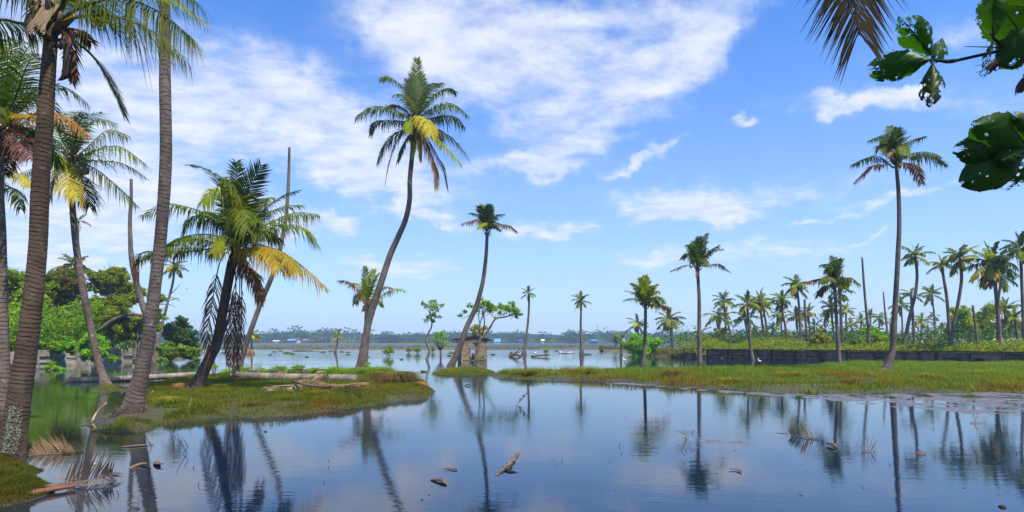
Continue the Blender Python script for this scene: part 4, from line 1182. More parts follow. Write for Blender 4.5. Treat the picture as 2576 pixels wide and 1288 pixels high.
# a low screen of more palms among the grove: far, small, each its own
r = np.random.default_rng(5)
spec = [(2048, 820, 24, 'sunlit low palm left of the lime bush'), (2066, 838, 22, 'low yellow palm under the broken trunk'), (2142, 815, 26, 'low palm between the pale-trunked palm and the lime bush'), (2166, 805, 24, 'low palm behind the lime bush, left half'),
        (2190, 795, 26, 'low palm peeping over the lime bush'), (2212, 800, 24, 'low palm over the lime bush by the thin snag'), (2240, 812, 22, 'low palm hidden behind the tallest trunk'), (2318, 808, 28, 'dark low palm right of the curved pair'),
        (2335, 835, 24, 'low palm under the isolated slim palm, yellowish'), (2368, 830, 26, 'low palm left of the forked pair'), (2420, 835, 24, 'low palm right of the forked pair'), (2440, 812, 30, 'palm in front of the leafy grove tree'),
        (2470, 822, 28, 'low palm right of the short snag'), (2486, 800, 26, 'palm behind the big dark-crowned one, low left'), (2538, 820, 28, 'low palm over the metal roof'), (1975, 838, 22, 'low palm between two grove trunks'), (1925, 845, 20, 'low palm at the foot of the close pair'),
        (1995, 845, 20, 'low palm at the foot of the slim tall palm'), (2075, 800, 26, 'dim palm behind the dark palm left of the pale trunk'), (2128, 780, 24, 'airy palm far behind the pale-trunked palm')]
for k, (px, py, R, lab) in enumerate(spec):
    palm(lab, [(px + r.normal(0, 6), 876, 6), (px, (py + 876) / 2, 5), (px, py, 5)], R, 12, 400 + k, 95 + 4 * (k % 7), group='low palms filling the grove behind the wall', yellow=.35 if k % 2 else .12, dead=k % 2, base='frond_l' if k % 5 == 1 else 'frond_g')

# snags on the right
for lab, path, d in [('tall bare palm snag right of the pale-trunked palm, blunt tip', [(2187, 884, 10), (2184, 827, 8), (2178, 770, 7), (2173, 710, 6.5), (2170, 665, 5.5), (2168.5, 646, 4.5)], 62),
                     ('short thin snag just left of the tallest right-hand palm', [(2234, 884, 8), (2231, 824, 6), (2226, 780, 5), (2222, 734, 3.6)], 75),
                     ('grey snag among the slim grove palms', [(2033, 884, 8), (2031, 860, 7.5), (2026, 800, 7), (2024, 752, 6)], 78),
                     ('short stout snag in front of the metal roof', [(2461, 886, 10), (2457, 850, 8), (2451, 800, 7), (2447, 768, 6)], 64),
                     ('leaning black post behind the left end of the dark wall', [(1740, 880, 4), (1738, 862, 3.6), (1736, 850, 3)], 80)]:
    rt = root('dead_palm_trunk', P(*path[0][:2], d), lab, 'dead palm', 'dead palm snags behind the dark wall')
    palm_trunk(rt, path, d, 'trunk_far', 8)

# ------------------------------------------------------------------ broadleaf trees and bushes


def leaf_cloud(clumps, n, size, seed=0, shell=.55, flat=.0, split=0):
    """many small leaf quads through the volume of clumps [(centre, radii)]"""
    r = np.random.default_rng(seed)
    C = np.array([c for c, _ in clumps]); R = np.array([q for _, q in clumps], dtype=float)
    if R.ndim == 1: R = np.repeat(R[:, None], 3, 1)
    if split:
        v_ = unit(r.normal(0, 1, (len(C), split, 3)) + np.array([0, 0, .25]))
        C2 = (C[:, None, :] + v_ * R[:, None, :] * r.uniform(.45, 1.05, (len(C), split, 1))).reshape(-1, 3)
        R2 = (R[:, None, :] * r.uniform(.22, .5, (len(C), split, 1))).reshape(-1, 3) * np.array([1.05, 1.05, 1.0])
        C = np.concatenate([C, C2]); R = np.concatenate([R * .62, R2])
    w = R.prod(1) ** .7; w = w / w.sum()
    k = r.choice(len(C), n, p=w)
    v = unit(r.normal(0, 1, (n, 3)))
    rad = (shell + (1 - shell) * r.random(n) ** .7)[:, None] * (1 + .18 * r.normal(0, 1, (n, 1)) * (r.random((n, 1)) < .5) * 1.5)
    p = C[k] + v * rad * R[k]
    nrm = unit(v + r.normal(0, .8, (n, 3)) + np.array([0, 0, .35]))
    a = unit(np.cross(nrm, r.normal(0, 1, (n, 3)))); b = np.cross(nrm, a)
    s = (size * (.6 + .8 * r.random(n)))[:, None]
    Q = np.stack([p - a * s, p - b * s * .5, p + a * s, p + b * s * .5], 1).reshape(-1, 3)
    Fq = np.arange(n * 4).reshape(-1, 4)
    tone = (.65 + .7 * r.random(n))[:, None] * np.stack([1 + r.normal(0, .15, n), np.ones(n), np.full(n, .9)], 1)
    tone = tone * np.where(r.random((n, 1)) < .06, np.array([[2.0, 1.35, 1.0]]), np.array([[1., 1, 1]]))
    clump_tone = (.8 + .4 * r.random(len(C)))[k][:, None]
    col = np.repeat(tone * clump_tone, 4, axis=0)
    return Q, [Fq], col


def limbs(A, start, ends, r0, seed=0, sag=.1):
    r = np.random.default_rng(seed)
    for e in ends:
        m = (start + e) / 2 + r.normal(0, 1, 3) * np.linalg.norm(e - start) * .10
        C = spline([start, m, e], 9)
        acc_tube(A, C, np.linspace(r0, r0 * .2, 9), 5)
        for q in range(3):
            s = C[4 + q]; t = s + (e - start) * .35 + r.normal(0, 1, 3) * np.linalg.norm(e - start) * .22
            acc_tube(A, spline([s, (s + t) / 2 + r.normal(0, .05, 3), t], 5), np.linspace(r0 * .35, r0 * .1, 5), 4)


def tree(name, label, cat, foot, d, trunk_px, clumps_px, n, size, leaf, bark='bark', group=None, seed=0, depth=1.0, shell=.5, r0=None, limb_from=-1):
    """trunk_px (px,py,w) up from the foot; clumps_px (px,py,radius_px[,dy m])"""
    base = P(foot[0], foot[1], d)
    rt = root(name, base, label, cat, group)
    r = np.random.default_rng(seed)
    cl = []
    for c in clumps_px:
        dy = c[3] if len(c) > 3 else r.uniform(-1, 1) * depth * c[2] / F * d
        rr = c[2] / F * d
        cl.append((P(c[0], c[1], d) + np.array([0, dy, 0]), (rr, rr * depth, rr * (.8 if len(c) < 5 else c[4]))))
    if trunk_px:
        pts = np.array([list(P(a, b, d)) + [w / 2 / F * d] for a, b, w in trunk_px])
        pts = np.vstack([pts[0] + np.array([0, 0, -.3, 0]), pts])
        C = spline(pts, 16)
        tube('trunk', C[:, :3], C[:, 3], M[bark], rt, 8)
        A = Acc()
        limbs(A, C[limb_from, :3], [c for c, _ in cl], r0 or C[-1, 3], seed)
        A.build('branch', M[bark], rt, True)
    V, Fs, col = leaf_cloud(cl, int(n * 1.25), size, seed, shell * .7, split=12)
    add('crown', V, Fs, M[leaf], rt, False, col)
    return rt


GL = 'leafy trees behind the pale wall on the left'
def blob(cx, cy, r, n, sx, sy, seed):
    q = np.random.default_rng(seed)
    return [(cx + q.uniform(-1, 1) * sx, cy + q.uniform(-1, 1) * sy, r * q.uniform(.55, 1.1)) for _ in range(n)]


tree('leafy_tree', 'dense green tree filling the gap left of the thick brown trunk', 'tree', (40, 893), 50, [(45, 893, 12), (50, 820, 10), (55, 780, 8)], blob(48, 740, 30, 13, 50, 52, 1) + blob(35, 815, 28, 6, 50, 30, 2), 15000, .12, 'leaf_tree', group=GL, seed=1)
tree('leafy_tree', 'yellow-flecked tree between the thick brown trunk and the slender curving palm', 'tree', (140, 890), 54, [(145, 890, 12), (150, 830, 10), (150, 780, 8)], blob(150, 745, 30, 14, 42, 50, 3) + blob(140, 825, 28, 7, 45, 30, 4), 15000, .13, 'leaf_mix', group=GL, seed=2)
tree('leafy_tree', 'tall broad green tree right of the slender curving palm, bare twig on top', 'tree', (285, 890), 56, [(277, 890, 12), (283, 850, 10), (285, 800, 9), (288, 760, 7)], blob(275, 735, 30, 16, 55, 45, 5) + [(310, 700, 24), (250, 705, 22), (335, 745, 24)], 17000, .14, 'leaf_tree', group=GL, seed=3)
tree('leafy_tree', 'darker tree under the broad green one, in front of the pale wall gap', 'tree', (320, 892), 53, [(338, 892, 10), (345, 850, 8), (350, 810, 7)], blob(315, 805, 28, 10, 42, 35, 7), 11000, .13, 'leaf_tree', group=GL, seed=4)
tree('leafy_tree', 'sparse tree with a leaning limb behind the tall grey trunk', 'tree', (362, 893), 58, [(356, 893, 8), (362, 850, 7), (368, 800, 6)], blob(375, 770, 20, 8, 24, 60, 9), 3800, .14, 'leaf_tree', group=GL, seed=5)
tree('leafy_tree', 'dark green tree deep behind the pale wall', 'tree', (210, 885), 70, [(210, 885, 10), (212, 840, 8), (214, 800, 7)], blob(210, 800, 34, 12, 90, 40, 10), 10000, .18, 'leaf_dark', group=GL, seed=6)
tree('weeping_shrub', 'feathery lime shrub spilling over the pale wall behind the curving palm', 'shrub', (235, 905), 47, None, [(232, 850, 22), (218, 868, 20), (248, 872, 22), (262, 890, 20), (240, 895, 22), (205, 885, 16), (190, 868, 18), (275, 905, 12)], 9000, .11, 'leaf_lime', seed=7, shell=.3)
tree('wall_shrub', 'tangled shrub on top of the pale wall near the thick brown trunk', 'shrub', (130, 890), 48, None, [(110, 868, 18), (130, 875, 18), (150, 872, 18), (170, 878, 16), (60, 872, 20), (40, 868, 20), (90, 872, 16)], 7000, .11, 'leaf_lime', seed=8, shell=.3)
tree('mangrove_bush', 'dense dark conical bush right of the tall grey trunk', 'bush', (452, 880), 66, None, [(450, 818, 20), (440, 838, 24), (464, 840, 24), (452, 862, 30), (435, 860, 22), (470, 862, 22), (451, 802, 9), (463, 806, 8)], 9000, .13, 'leaf_dark', seed=9, shell=.4)
tree('mangrove_shrub', 'bright green spreading shrub at the water edge under the dark conical bush', 'shrub', (450, 900), 60, None, [(410, 875, 17), (430, 878, 20), (455, 882, 20), (478, 884, 18), (495, 886, 13), (440, 890, 18), (412, 890, 14), (470, 893, 14)], 9000, .11, 'leaf_lime', seed=10, shell=.35)
tree('low_shrub', 'tiny yellow bush at the tip of the left shore', 'shrub', (490, 880), 90, None, [(482, 868, 9), (496, 869, 8)], 700, .14, 'leaf_yel', seed=11)
tree('low_shrub', 'small leafy weed clump at the foot of the pinkish slim palm', 'shrub', (403, 909), 58.5, None, [(400, 905, 8), (410, 906, 7)], 500, .08, 'leaf_lime', seed=12)
tree('wall_weed', 'bright weeds on a muddy lump at the foot of the pale wall', 'weeds', (135, 930), 41, None, [(120, 925, 11, 0, .5), (140, 926, 12, 0, .5), (128, 915, 8), (158, 929, 8, 0, .4)], 1500, .06, 'leaf_lime', seed=13, shell=.2)
# bare twigs above the trees
A = Acc()
for (a, b, c) in [((298, 745), (282, 700), (272, 655)), ((285, 708), (292, 690), (284, 672)), ((250, 700), (242, 690), (235, 682)), ((430, 755), (450, 750), (448, 760)), ((405, 755), (430, 748), (452, 756)), ((402, 765), (425, 766), (442, 772)), ((432, 738), (440, 730), (456, 712))]:
    acc_tube(A, spline([P(*a, 55), P(*b, 55), P(*c, 55)], 6), np.linspace(.05, .015, 6), 4)
A.build('bare_branch', M['bark'], None, True, origin=P(300, 890, 55), label='leafless grey twigs sticking out above the trees left of the tall trunk', category='branch') if False else None
V, Fs, C_ = A.arrays()
o = add('bare_branch', V, Fs, M['bark'], None, True, origin=P(298, 745, 55)); tag(o, 'leafless grey twigs sticking out above the trees beside the tall grey trunk', 'branch')
# heavy limb of the left trees
tube('fallen_limb', spline([P(245, 835, 52), P(285, 805, 52), P(330, 790, 52), P(375, 798, 52)], 12), np.linspace(.18, .1, 12), M['bark'], None, 8, label='dark crooked limb running level through the trees toward the tall grey trunk', cat='branch')

tree('leafy_tree', 'round sunlit bush leaning over the water in front of the lime-green palm', 'bush', (1600, 897), 77, None,
     [(1600, 858, 25), (1582, 872, 21), (1615, 868, 26), (1640, 864, 22), (1636, 882, 14), (1598, 884, 20), (1620, 886, 18), (1648, 876, 12), (1622, 855, 12)], 11000, .12, 'leaf_lime', seed=20, shell=.4)
tree('lime_bush', 'bright lime bush behind the dark wall left of the tallest right-hand palm', 'bush', (2200, 882), 70, None,
     [(2200, 835, 22), (2180, 848, 20), (2222, 850, 20), (2165, 862, 18), (2198, 862, 24), (2232, 866, 16), (2210, 872, 20), (2250, 862, 14), (2180, 872, 16)], 9000, .13, 'leaf_lime', seed=21, shell=.4)
tree('leafy_tree', 'tangled dark-green leafy tree in the grove near the metal roof', 'tree', (2450, 880), 76, [(2440, 882, 8), (2438, 840, 7), (2440, 810, 6)], blob(2448, 810, 24, 10, 48, 30, 31), 7500, .15, 'leaf_tree', seed=22)
tree('leafy_tree', 'yellowish tree between the grove snag and the right edge', 'tree', (2540, 882), 80, [(2490, 882, 8), (2492, 850, 7), (2495, 830, 6)], blob(2510, 825, 24, 8, 50, 25, 33), 5000, .17, 'leaf_mix', seed=23)
tree('brush_tree', 'brown-green bushy tree at the left edge of the grove', 'tree', (1812, 878), 103, [(1812, 880, 8), (1813, 850, 6)], [(1810, 840, 20), (1800, 855, 18), (1825, 856, 18), (1812, 868, 20), (1840, 866, 16), (1790, 868, 12)], 4500, .18, 'leaf_mix', seed=24)
tree('small_bush', 'small green bush at the right side of the brown-green tree', 'bush', (1850, 878), 95, None, [(1850, 862, 14), (1862, 868, 12), (1840, 870, 12)], 1800, .16, 'leaf_tree', seed=25)
tree('yellow_bush', 'bright yellow bush behind the dark wall right of the curved pair', 'bush', (2318, 882), 64, None, [(2312, 868, 11), (2326, 872, 12), (2336, 868, 8)], 1600, .11, 'leaf_yel', seed=26)
for k, (px, py, rr, lab) in enumerate([(2058, 850, 20, 'yellow-green banana-like clump right of the slim palms'), (2150, 862, 16, 'yellow-green clump between the pale trunk and the lime bush'), (2375, 855, 22, 'orange-green clump beside the forked pair'), (2285, 868, 14, 'green clump at the foot of the curved palm'),
                                       (1960, 862, 18, 'green clump at the feet of the slim grove palms'), (1905, 866, 14, 'low green clump behind the palm at the wall'), (2420, 862, 18, 'low clump right of the forked pair'), (2350, 860, 16, 'low clump under the isolated slim palm')]):
    tree('grove_shrub', lab, 'shrub', (px, 882), 66 + 3 * k, None, [(px, py, rr * .7), (px - rr * .6, py + 8, rr * .6), (px + rr * .6, py + 6, rr * .6), (px, py + 14, rr * .8)], 2200, .14, ['leaf_yel', 'leaf_mix', 'leaf_mix', 'leaf_tree', 'leaf_tree', 'leaf_mix', 'leaf_mix', 'leaf_tree'][k], group='shrubs filling the grove behind the wall', seed=60 + k, shell=.3)

# low creeper and weeds along the wall tops: uncountable
def strip_leaves(name, a, b, n, spread, z0, z1, size, mat, label, seed=0):
    r = np.random.default_rng(seed)
    t = r.random(n)
    p = np.column_stack([a[0] + (b[0] - a[0]) * t, a[1] + (b[1] - a[1]) * t, np.zeros(n)])
    nrm2 = unit(np.array([-(b[1] - a[1]), b[0] - a[0]]))
    if nrm2[1] < 0: nrm2 = -nrm2
    off = r.random(n) * spread
    p[:, :2] += nrm2 * off[:, None]
    hn = fbm(np.stack([p[:, 0] * .35, p[:, 1] * .35], 1), seed, 4)
    p[:, 2] = z0 + (z1 - z0) * hn * r.random(n) ** .6 * 1.6
    nr = unit(r.normal(0, 1, (n, 3)) + np.array([0, -.2, .5])); A_ = unit(np.cross(nr, r.normal(0, 1, (n, 3)))); B_ = np.cross(nr, A_)
    s = size * (.6 + .8 * r.random((n, 1)))
    Q = np.stack([p - A_ * s, p - B_ * s * .5, p + A_ * s, p + B_ * s * .5], 1).reshape(-1, 3)
    hue = np.where(r.random(n) < .12, 1, 0)[:, None]
    tone = (.6 + .7 * r.random((n, 1))) * (np.array([1, 1, 1.]) * (1 - hue) + hue * np.array([1.9, .8, .8]))
    o = add(name, Q, [np.arange(n * 4).reshape(-1, 4)], M[mat], None, False, np.repeat(tone, 4, 0), origin=(p[:, 0].mean(), p[:, 1].mean(), 0))
    return tag(o, label, None, None, 'stuff')


strip_leaves('undergrowth', W0 + wn * .5, W1 + wn * .5 + wd * 6, 38000, 7, .3, 2.1, .10, 'leaf_tree', 'tangle of green and rusty undergrowth behind the dark wall', 1)
strip_leaves('far_undergrowth', W0 + wn * 10 - wd * 10, W1 + wn * 10 + wd * 30, 34000, 40, .3, 3.6, .17, 'leaf_dark', 'low scrub between the trunks of the palm grove', 2)
strip_leaves('shore_weeds', G(1568, 893)[:2], G(1695, 900)[:2], 5000, 3, .1, 1.1, .09, 'leaf_mix', 'weeds on the point left of the dark wall', 3)
strip_leaves('left_undergrowth', LW0 + np.array([0, .6]), LW1 + np.array([0, .6]), 26000, 6, .2, 5.0, .12, 'leaf_lime', 'creepers and undergrowth behind the pale wall', 4)
strip_leaves('bund_grass', P(-250, 876, 143)[:2], P(1720, 876, 143)[:2], 9000, 4, .15, .85, .16, 'leaf_mix', 'rough grass growing along the long earth bund', 5)
strip_leaves('islet_reeds', P(1512, 880, 117)[:2], P(1645, 880, 117)[:2], 4500, 4, .1, 1.1, .12, 'leaf_mix', 'reeds on the low strip left of the round bush', 6)
strip_leaves('shore_scrub', P(380, 862, 500)[:2], P(1760, 862, 500)[:2], 9000, 30, .5, 3.5, .55, 'leaf_tree', 'low scrub along the far shore', 8)

# tree by the hut (three crown masses), leafy small trees in the water
zh = z7
rt = tree('water_tree', 'spreading tree rooted in front of the brick hut, right arm reaching to the slender palm', 'tree', (1193, 915), 51,
          [(1193, 917, 7), (1197, 893, 6), (1203, 868, 6.5), (1210, 850, 7)], [], 0, .1, 'leaf_tree') if False else None
HT = root('water_tree', G(1193, 916), 'spreading tree rooted in front of the brick hut, right arm reaching toward the slender palm', 'tree')
dT = 51.5
A = Acc()
def PB(lst, w0, w1, n=10, dy=0.0, acc=None, dd=dT):
    pts = [P(a, b, dd) + np.array([0, dy * i / max(1, len(lst) - 1), 0]) for i, (a, b) in enumerate(lst)]
    acc_tube(acc, spline(pts, n), np.linspace(w0, w1, n) / 2 / F * dd, 6)
pts = [P(1192, 925, dT), P(1194, 910, dT), P(1200, 880, dT), P(1206, 860, dT), P(1213, 846, dT)]
tube('trunk', spline(pts, 16), np.linspace(7.5, 7, 16) / 2 / F * dT, M['bark'], HT, 8)
PB([(1211, 850), (1222, 838), (1232, 825), (1240, 810), (1250, 800), (1272, 797), (1292, 788)], 6.5, 2.2, 22, .6, A)
PB([(1213, 846), (1218, 825), (1219, 805), (1216, 785)], 4, 2.5, 12, -.6, A)
PB([(1209, 852), (1206, 830), (1210, 805), (1222, 780), (1228, 765)], 4, 1.8, 14, .4, A)
PB([(1207, 815), (1204, 795), (1208, 780), (1196, 778)], 2.4, 1.2, 10, -.4, A)
PB([(1180, 792), (1168, 800), (1158, 800)], 1.6, .8, 6, .2, A)
PB([(1270, 797), (1285, 794), (1305, 790)], 2, 1, 6, -.3, A)
PB([(1215, 842), (1200, 835), (1190, 830)], 2, 1, 6, -.3, A)
r = np.random.default_rng(8)
for k in range(70):
    s = (r.uniform(1235, 1300), 797 + r.normal(0, 3)) if k % 2 else (r.uniform(1200, 1232), r.uniform(770, 800))
    e = (s[0] + r.normal(0, 9), s[1] - abs(r.normal(16, 8)))
    PB([s, ((s[0] + e[0]) / 2 + r.normal(0, 2), (s[1] + e[1]) / 2), e], 1.0, .5, 5, r.normal(0, .8), A)
A.build('branch', M['bark'], HT, True)
def CL(lst, d, depth=1.0, seed=0):
    q = np.random.default_rng(seed)
    return [(P(a, b, d) + np.array([0, q.normal(0, .5) * depth, 0]), (rr / F * d * 1.0, rr / F * d * 1.1 * depth, rr / F * d * .8)) for a, b, rr in lst]
V, Fs, C_ = leaf_cloud(CL([(1262, 770, 17), (1280, 775, 16), (1245, 778, 14), (1300, 785, 14), (1290, 770, 12), (1312, 790, 8), (1258, 788, 9), (1222, 763, 18), (1208, 770, 14), (1235, 772, 13), (1212, 752, 9), (1186, 770, 10), (1170, 786, 8), (1157, 794, 8), (1198, 783, 9), (1245, 800, 6), (1300, 797, 8), (1228, 780, 8)], dT, 1, 3), 4200, .075, 5, .3, split=5)
add('crown', V, Fs, M['leaf_lime'], HT, False, C_)
V, Fs, C_ = leaf_cloud(CL([(1190, 828, 9), (1200, 822, 9), (1208, 830, 9), (1195, 840, 8), (1222, 825, 7), (1213, 838, 7)], dT + 12, 1, 4), 1100, .11, 6, .3)
o = add('background_shrub', V, Fs, M['leaf_yel'], None, False, C_, origin=P(1200, 858, dT + 12)); tag(o, 'pale yellow-green leafy shrub top showing over the hut roof', 'shrub')

rt = root('water_tree', G(1075, 905), 'thin crooked tree standing in the water left of the brick hut, small round crown', 'tree')
dd = 64
A = Acc()
tube('trunk', spline([P(1073, 908, dd), P(1077, 893, dd), P(1080, 882, dd), P(1074, 865, dd), (P(1072, 850, dd)), P(1079, 835, dd), P(1086, 820, dd), P(1086, 800, dd)], 26), np.interp(np.linspace(0, 1, 26), [0, .1, .5, 1], [9, 6.5, 5, 3]) / 2 / F * dd, M['bark'], rt, 8)
for l in [[(1086, 808), (1098, 798), (1108, 795)], [(1086, 800), (1080, 785), (1070, 775)], [(1086, 798), (1092, 780), (1100, 768)], [(1084, 790), (1074, 768), (1066, 760)], [(1095, 785), (1108, 775), (1116, 768)]]:
    PB(l, 2.6, .8, 8, random.uniform(-.5, .5), A, dd)
A.build('branch', M['bark'], rt, True)
V, Fs, C_ = leaf_cloud(CL([(1072, 770, 11), (1062, 764, 8), (1085, 765, 10), (1098, 770, 11), (1112, 768, 9), (1102, 780, 9), (1088, 778, 10), (1090, 757, 8), (1094, 795, 11), (1080, 800, 12), (1104, 797, 9), (1070, 806, 8), (1090, 808, 8)], dd, 1, 7), 1900, .08, 9, .4, split=5)
add('crown', V, Fs, M['leaf_lime'], rt, False, C_)

rt = root('water_tree', G(1108, 897), 'bushy thin-stemmed sapling in the water just left of the brick hut', 'tree')
dd = 76
A = Acc()
tube('trunk', spline([P(1109, 901, dd), P(1109, 890, dd), P(1108, 880, dd)], 8), np.linspace(7, 5, 8) / 2 / F * dd, M['bark'], rt, 6)
for k in range(14):
    a = -.8 + 1.6 * k / 13
    PB([(1108, 882), (1108 + 14 * a, 868), (1108 + 26 * a, 848 - 8 * math.cos(a * 2))], 2, .6, 6, random.uniform(-1, 1), A, dd)
A.build('branch', M['bark'], rt, True)
V, Fs, C_ = leaf_cloud(CL([(1090, 850, 10), (1100, 840, 11), (1112, 838, 12), (1122, 848, 11), (1108, 850, 14), (1095, 860, 9), (1125, 862, 8), (1110, 864, 10)], dd, 1, 9), 1300, .08, 12, .2, split=5)
add('crown', V, Fs, M['leaf_lime'], rt, False, C_)

for k, (px, py, rr, lab) in enumerate([(977, 897, 12, 'largest mangrove shrub standing in the water right of the S-curved palm'), (1028, 889, 8, 'small round mangrove shrub, first of two in a row in the water'), (1050, 890, 9, 'small mangrove shrub, second of two in a row in the water'),
                                       (1087, 888, 7, 'tiny mangrove shrub tucked beside the thin crooked tree'), (1374, 890, 6, 'lone lime mangrove seedling in open water right of the slender palm'), (1286, 893, 4, 'very small green tuft left of the driftwood')]):
    d = d_of(py)
    rt = root('mangrove_shrub', G(px, py), lab, 'shrub', 'mangrove shrubs standing in the water')
    A = Acc()
    for q in range(7):
        a = q * .9
        b = G(px, py); s = rr / F * d
        acc_tube(A, spline([b + np.array([math.cos(a) * s * .5, math.sin(a) * s * .5, -.05]), b + np.array([math.cos(a) * s * .15, math.sin(a) * s * .15, s * .6]), b + np.array([math.cos(a) * s * .3, math.sin(a) * s * .3, s * 1.5])], 5), .02, 4)
    A.build('stem', M['bark'], rt)
    V, Fs, C_ = leaf_cloud(CL([(px, py - rr * 1.35, rr * .9), (px - rr * .6, py - rr, rr * .6), (px + rr * .6, py - rr * 1.1, rr * .6), (px + rr * .3, py - rr * 2, rr * .5)], d, 1, k), int(70 * rr), .085, 70 + k, .2)
    add('crown', V, Fs, M['leaf_lime' if k == 4 else 'leaf_tree'], rt, False, C_)

# ------------------------------------------------------------------ walls


def wall_line(name, label, cat, a, b, n, z_top, t, mat, capmat, rows, jit, seed, skip=(), gapz=None, cap=True, split=1, zb=-.2):
    r = np.random.default_rng(seed)
    rt = root(name, (a[0], a[1], 0), label, cat)
    dirv = unit(np.append(b - a, 0)); nrm = np.array([-dirv[1], dirv[0], 0])
    L = np.linalg.norm(b - a); step = L / n
    for k in range(n):
        p0 = np.append(a, 0) + dirv * step * k
        V = box_v(p0 + np.array([0, 0, (z_top + zb) / 2]), .2, t + .08, z_top - zb + r.normal(0, .03), dirv, nrm, jit=.008)
        add('post', V, [BOXF], M['darkpost' if mat == 'darkwall' else mat], rt)
        if k in skip: continue
        zt = z_top if gapz is None else z_top * gapz[k % len(gapz)]
        h = (zt - zb) / rows
        for q in range(rows):
            ns = split
            for s in range(ns):
                w = (step - .22) / ns
                c = p0 + dirv * (.11 + w * (s + .5)) + np.array([0, 0, zb + h * (q + .5)]) + nrm * r.normal(0, jit * .4)
                tilt = r.normal(0, jit * .12)
                ax = unit(dirv + np.array([0, 0, tilt])); az_ = unit(np.array([0, 0, 1]) - dirv * tilt + nrm * r.normal(0, jit * .15))
                add('slab', box_v(c, w - (.03 if mat == 'darkwall' else .012), t, h - (.022 if mat == 'darkwall' else .004), ax, nrm, az_, .004), [BOXF], M[mat], rt)
    if cap:
        V = box_v(np.append((a + b) / 2, z_top + .05), L, t + .16, .09, dirv, nrm)
        m = max(2, n * 3)
        xs = np.linspace(-.5, .5, m)
        rows_ = []
        for x in xs:
            c = np.append((a + b) / 2, z_top + .06) + dirv * L * x + np.array([0, 0, r.normal(0, .012)])
            rows_ += [c - nrm * (t / 2 + .09) - np.array([0, 0, .05]), c - nrm * (t / 2 + .09) + np.array([0, 0, .04]), c + nrm * (t / 2 + .09) + np.array([0, 0, .04]), c + nrm * (t / 2 + .09) - np.array([0, 0, .05])]
        V = np.array(rows_); Fq = []
        for i in range(m - 1):
            for j in range(4):
                Fq.append([i * 4 + j, i * 4 + (j + 1) % 4, (i + 1) * 4 + (j + 1) % 4, (i + 1) * 4 + j])
        Fq.append([0, 3, 2, 1]); Fq.append([m * 4 - 4, m * 4 - 3, m * 4 - 2, m * 4 - 1])
        add('coping', V, [np.array(Fq)], M[capmat], rt)
    return rt


WS = W0 + wd * 4.6
wall_line('compound_wall', 'long low blackened block wall running along the right bank', 'wall', WS, W1 + wd * 8, 17, 1.0, .18, 'darkwall', 'darkcap', 3, .10, 41, split=2)
lowwall = wall_line('wall_stub', 'broken lower stretch of black wall with an open frame at its left end', 'wall', W0, WS - wd * .15, 3, .62, .18, 'darkwall', 'darkcap', 2, .03, 42, cap=False, gapz=(.9, 1.0, .55))
fr = Acc()
for t_ in (1.6, 4.0):
    c = np.append(W0 + wd * t_, .85); fr.put(box_v(c, .10, .14, .5, np.append(wd, 0), np.append(wn, 0)), BOXF)
fr.put(box_v(np.append(W0 + wd * 2.9, 1.08), 3.0, .16, .07, np.append(wd, 0), np.append(wn, 0)), BOXF)
fr.build('rail', M['darkcap'], lowwall)
wall_line('boundary_wall', 'pale precast concrete wall with uneven tilted slabs behind the left palms', 'wall', LW0, LW1, 14, 1.25, .10, 'palewall', 'palewall', 3, .22, 43, gapz=(1, 1.02, .8, .96, .75, 1.03, .98, .8, 1.0, .9), cap=False, split=1)

# ------------------------------------------------------------------ the brick hut
a15 = math.radians(15)
hx, hn = np.array([math.cos(a15), math.sin(a15), 0]), np.array([math.sin(a15), -math.cos(a15), 0])   # along the front, and outwards
h0 = G(1160, 907)                      # front left corner at the water
Wf = 2.72; Dp = 2.0; t = .16
HT2 = root('brick_hut', h0, 'small ruined brick hut with doorless opening and overhanging roof, standing in water', 'hut')
zt = 2.18
rb = np.random.default_rng(77)
BR = [new_mesh('brick', box_v((0, 0, 0), .30, t, .175, jit=.006), [BOXF], M['brick']) for _ in range(3)]
BRh = [new_mesh('brick', box_v((0, 0, 0), .14, t, .175, jit=.006), [BOXF], M['brick']) for _ in range(2)]
door0, door1 = 1.02, 1.70
def brick_wall(org, ax, outn, length, z0, z1, op=None, miss=.03):
    nrow = int(round((z1 - z0) / .19))
    rz = math.atan2(ax[1], ax[0])
    for q in range(nrow):
        z = z0 + (q + .5) * .19
        x = 0.0 if q % 2 == 0 else -.16
        while x < length - .02:
            x0 = max(x, 0); x1 = min(x + .305, length)
            x = x + .32
            segs = [(x0, x1)]
            if op and z < op[2]:
                segs = []
                if x0 < op[0]: segs.append((x0, min(x1, op[0])))
                if x1 > op[1]: segs.append((max(x0, op[1]), x1))
            for s0, s1 in segs:
                w = s1 - s0
                if w < .06 or rb.random() < miss: continue
                me = BR[int(rb.integers(3))] if w > .2 else BRh[int(rb.integers(2))]
                c = org + ax * (s0 + s1) / 2 + np.array([0, 0, z]) + outn * rb.normal(.02, .014)
                sc_ = (w / (.30 if w > .2 else .14), 1, 1)
                link_copy('brick', me, HT2, c - h0, rz, sc_)
front0 = np.array(h0)
brick_wall(front0, hx, hn, Wf, -.02, 1.63, (door0, door1, 1.55), .05)
side0 = front0 - hn * Dp
brick_wall(side0 + hx * (t * .5), hn, -hx, Dp - t, -.02, 1.63, None, .02)
brick_wall(front0 + hx * (Wf - t * .5) - hn * .1, -hn, hx, Dp - t, -.02, 1.63, (.3, 1.5, 1.45), .02)
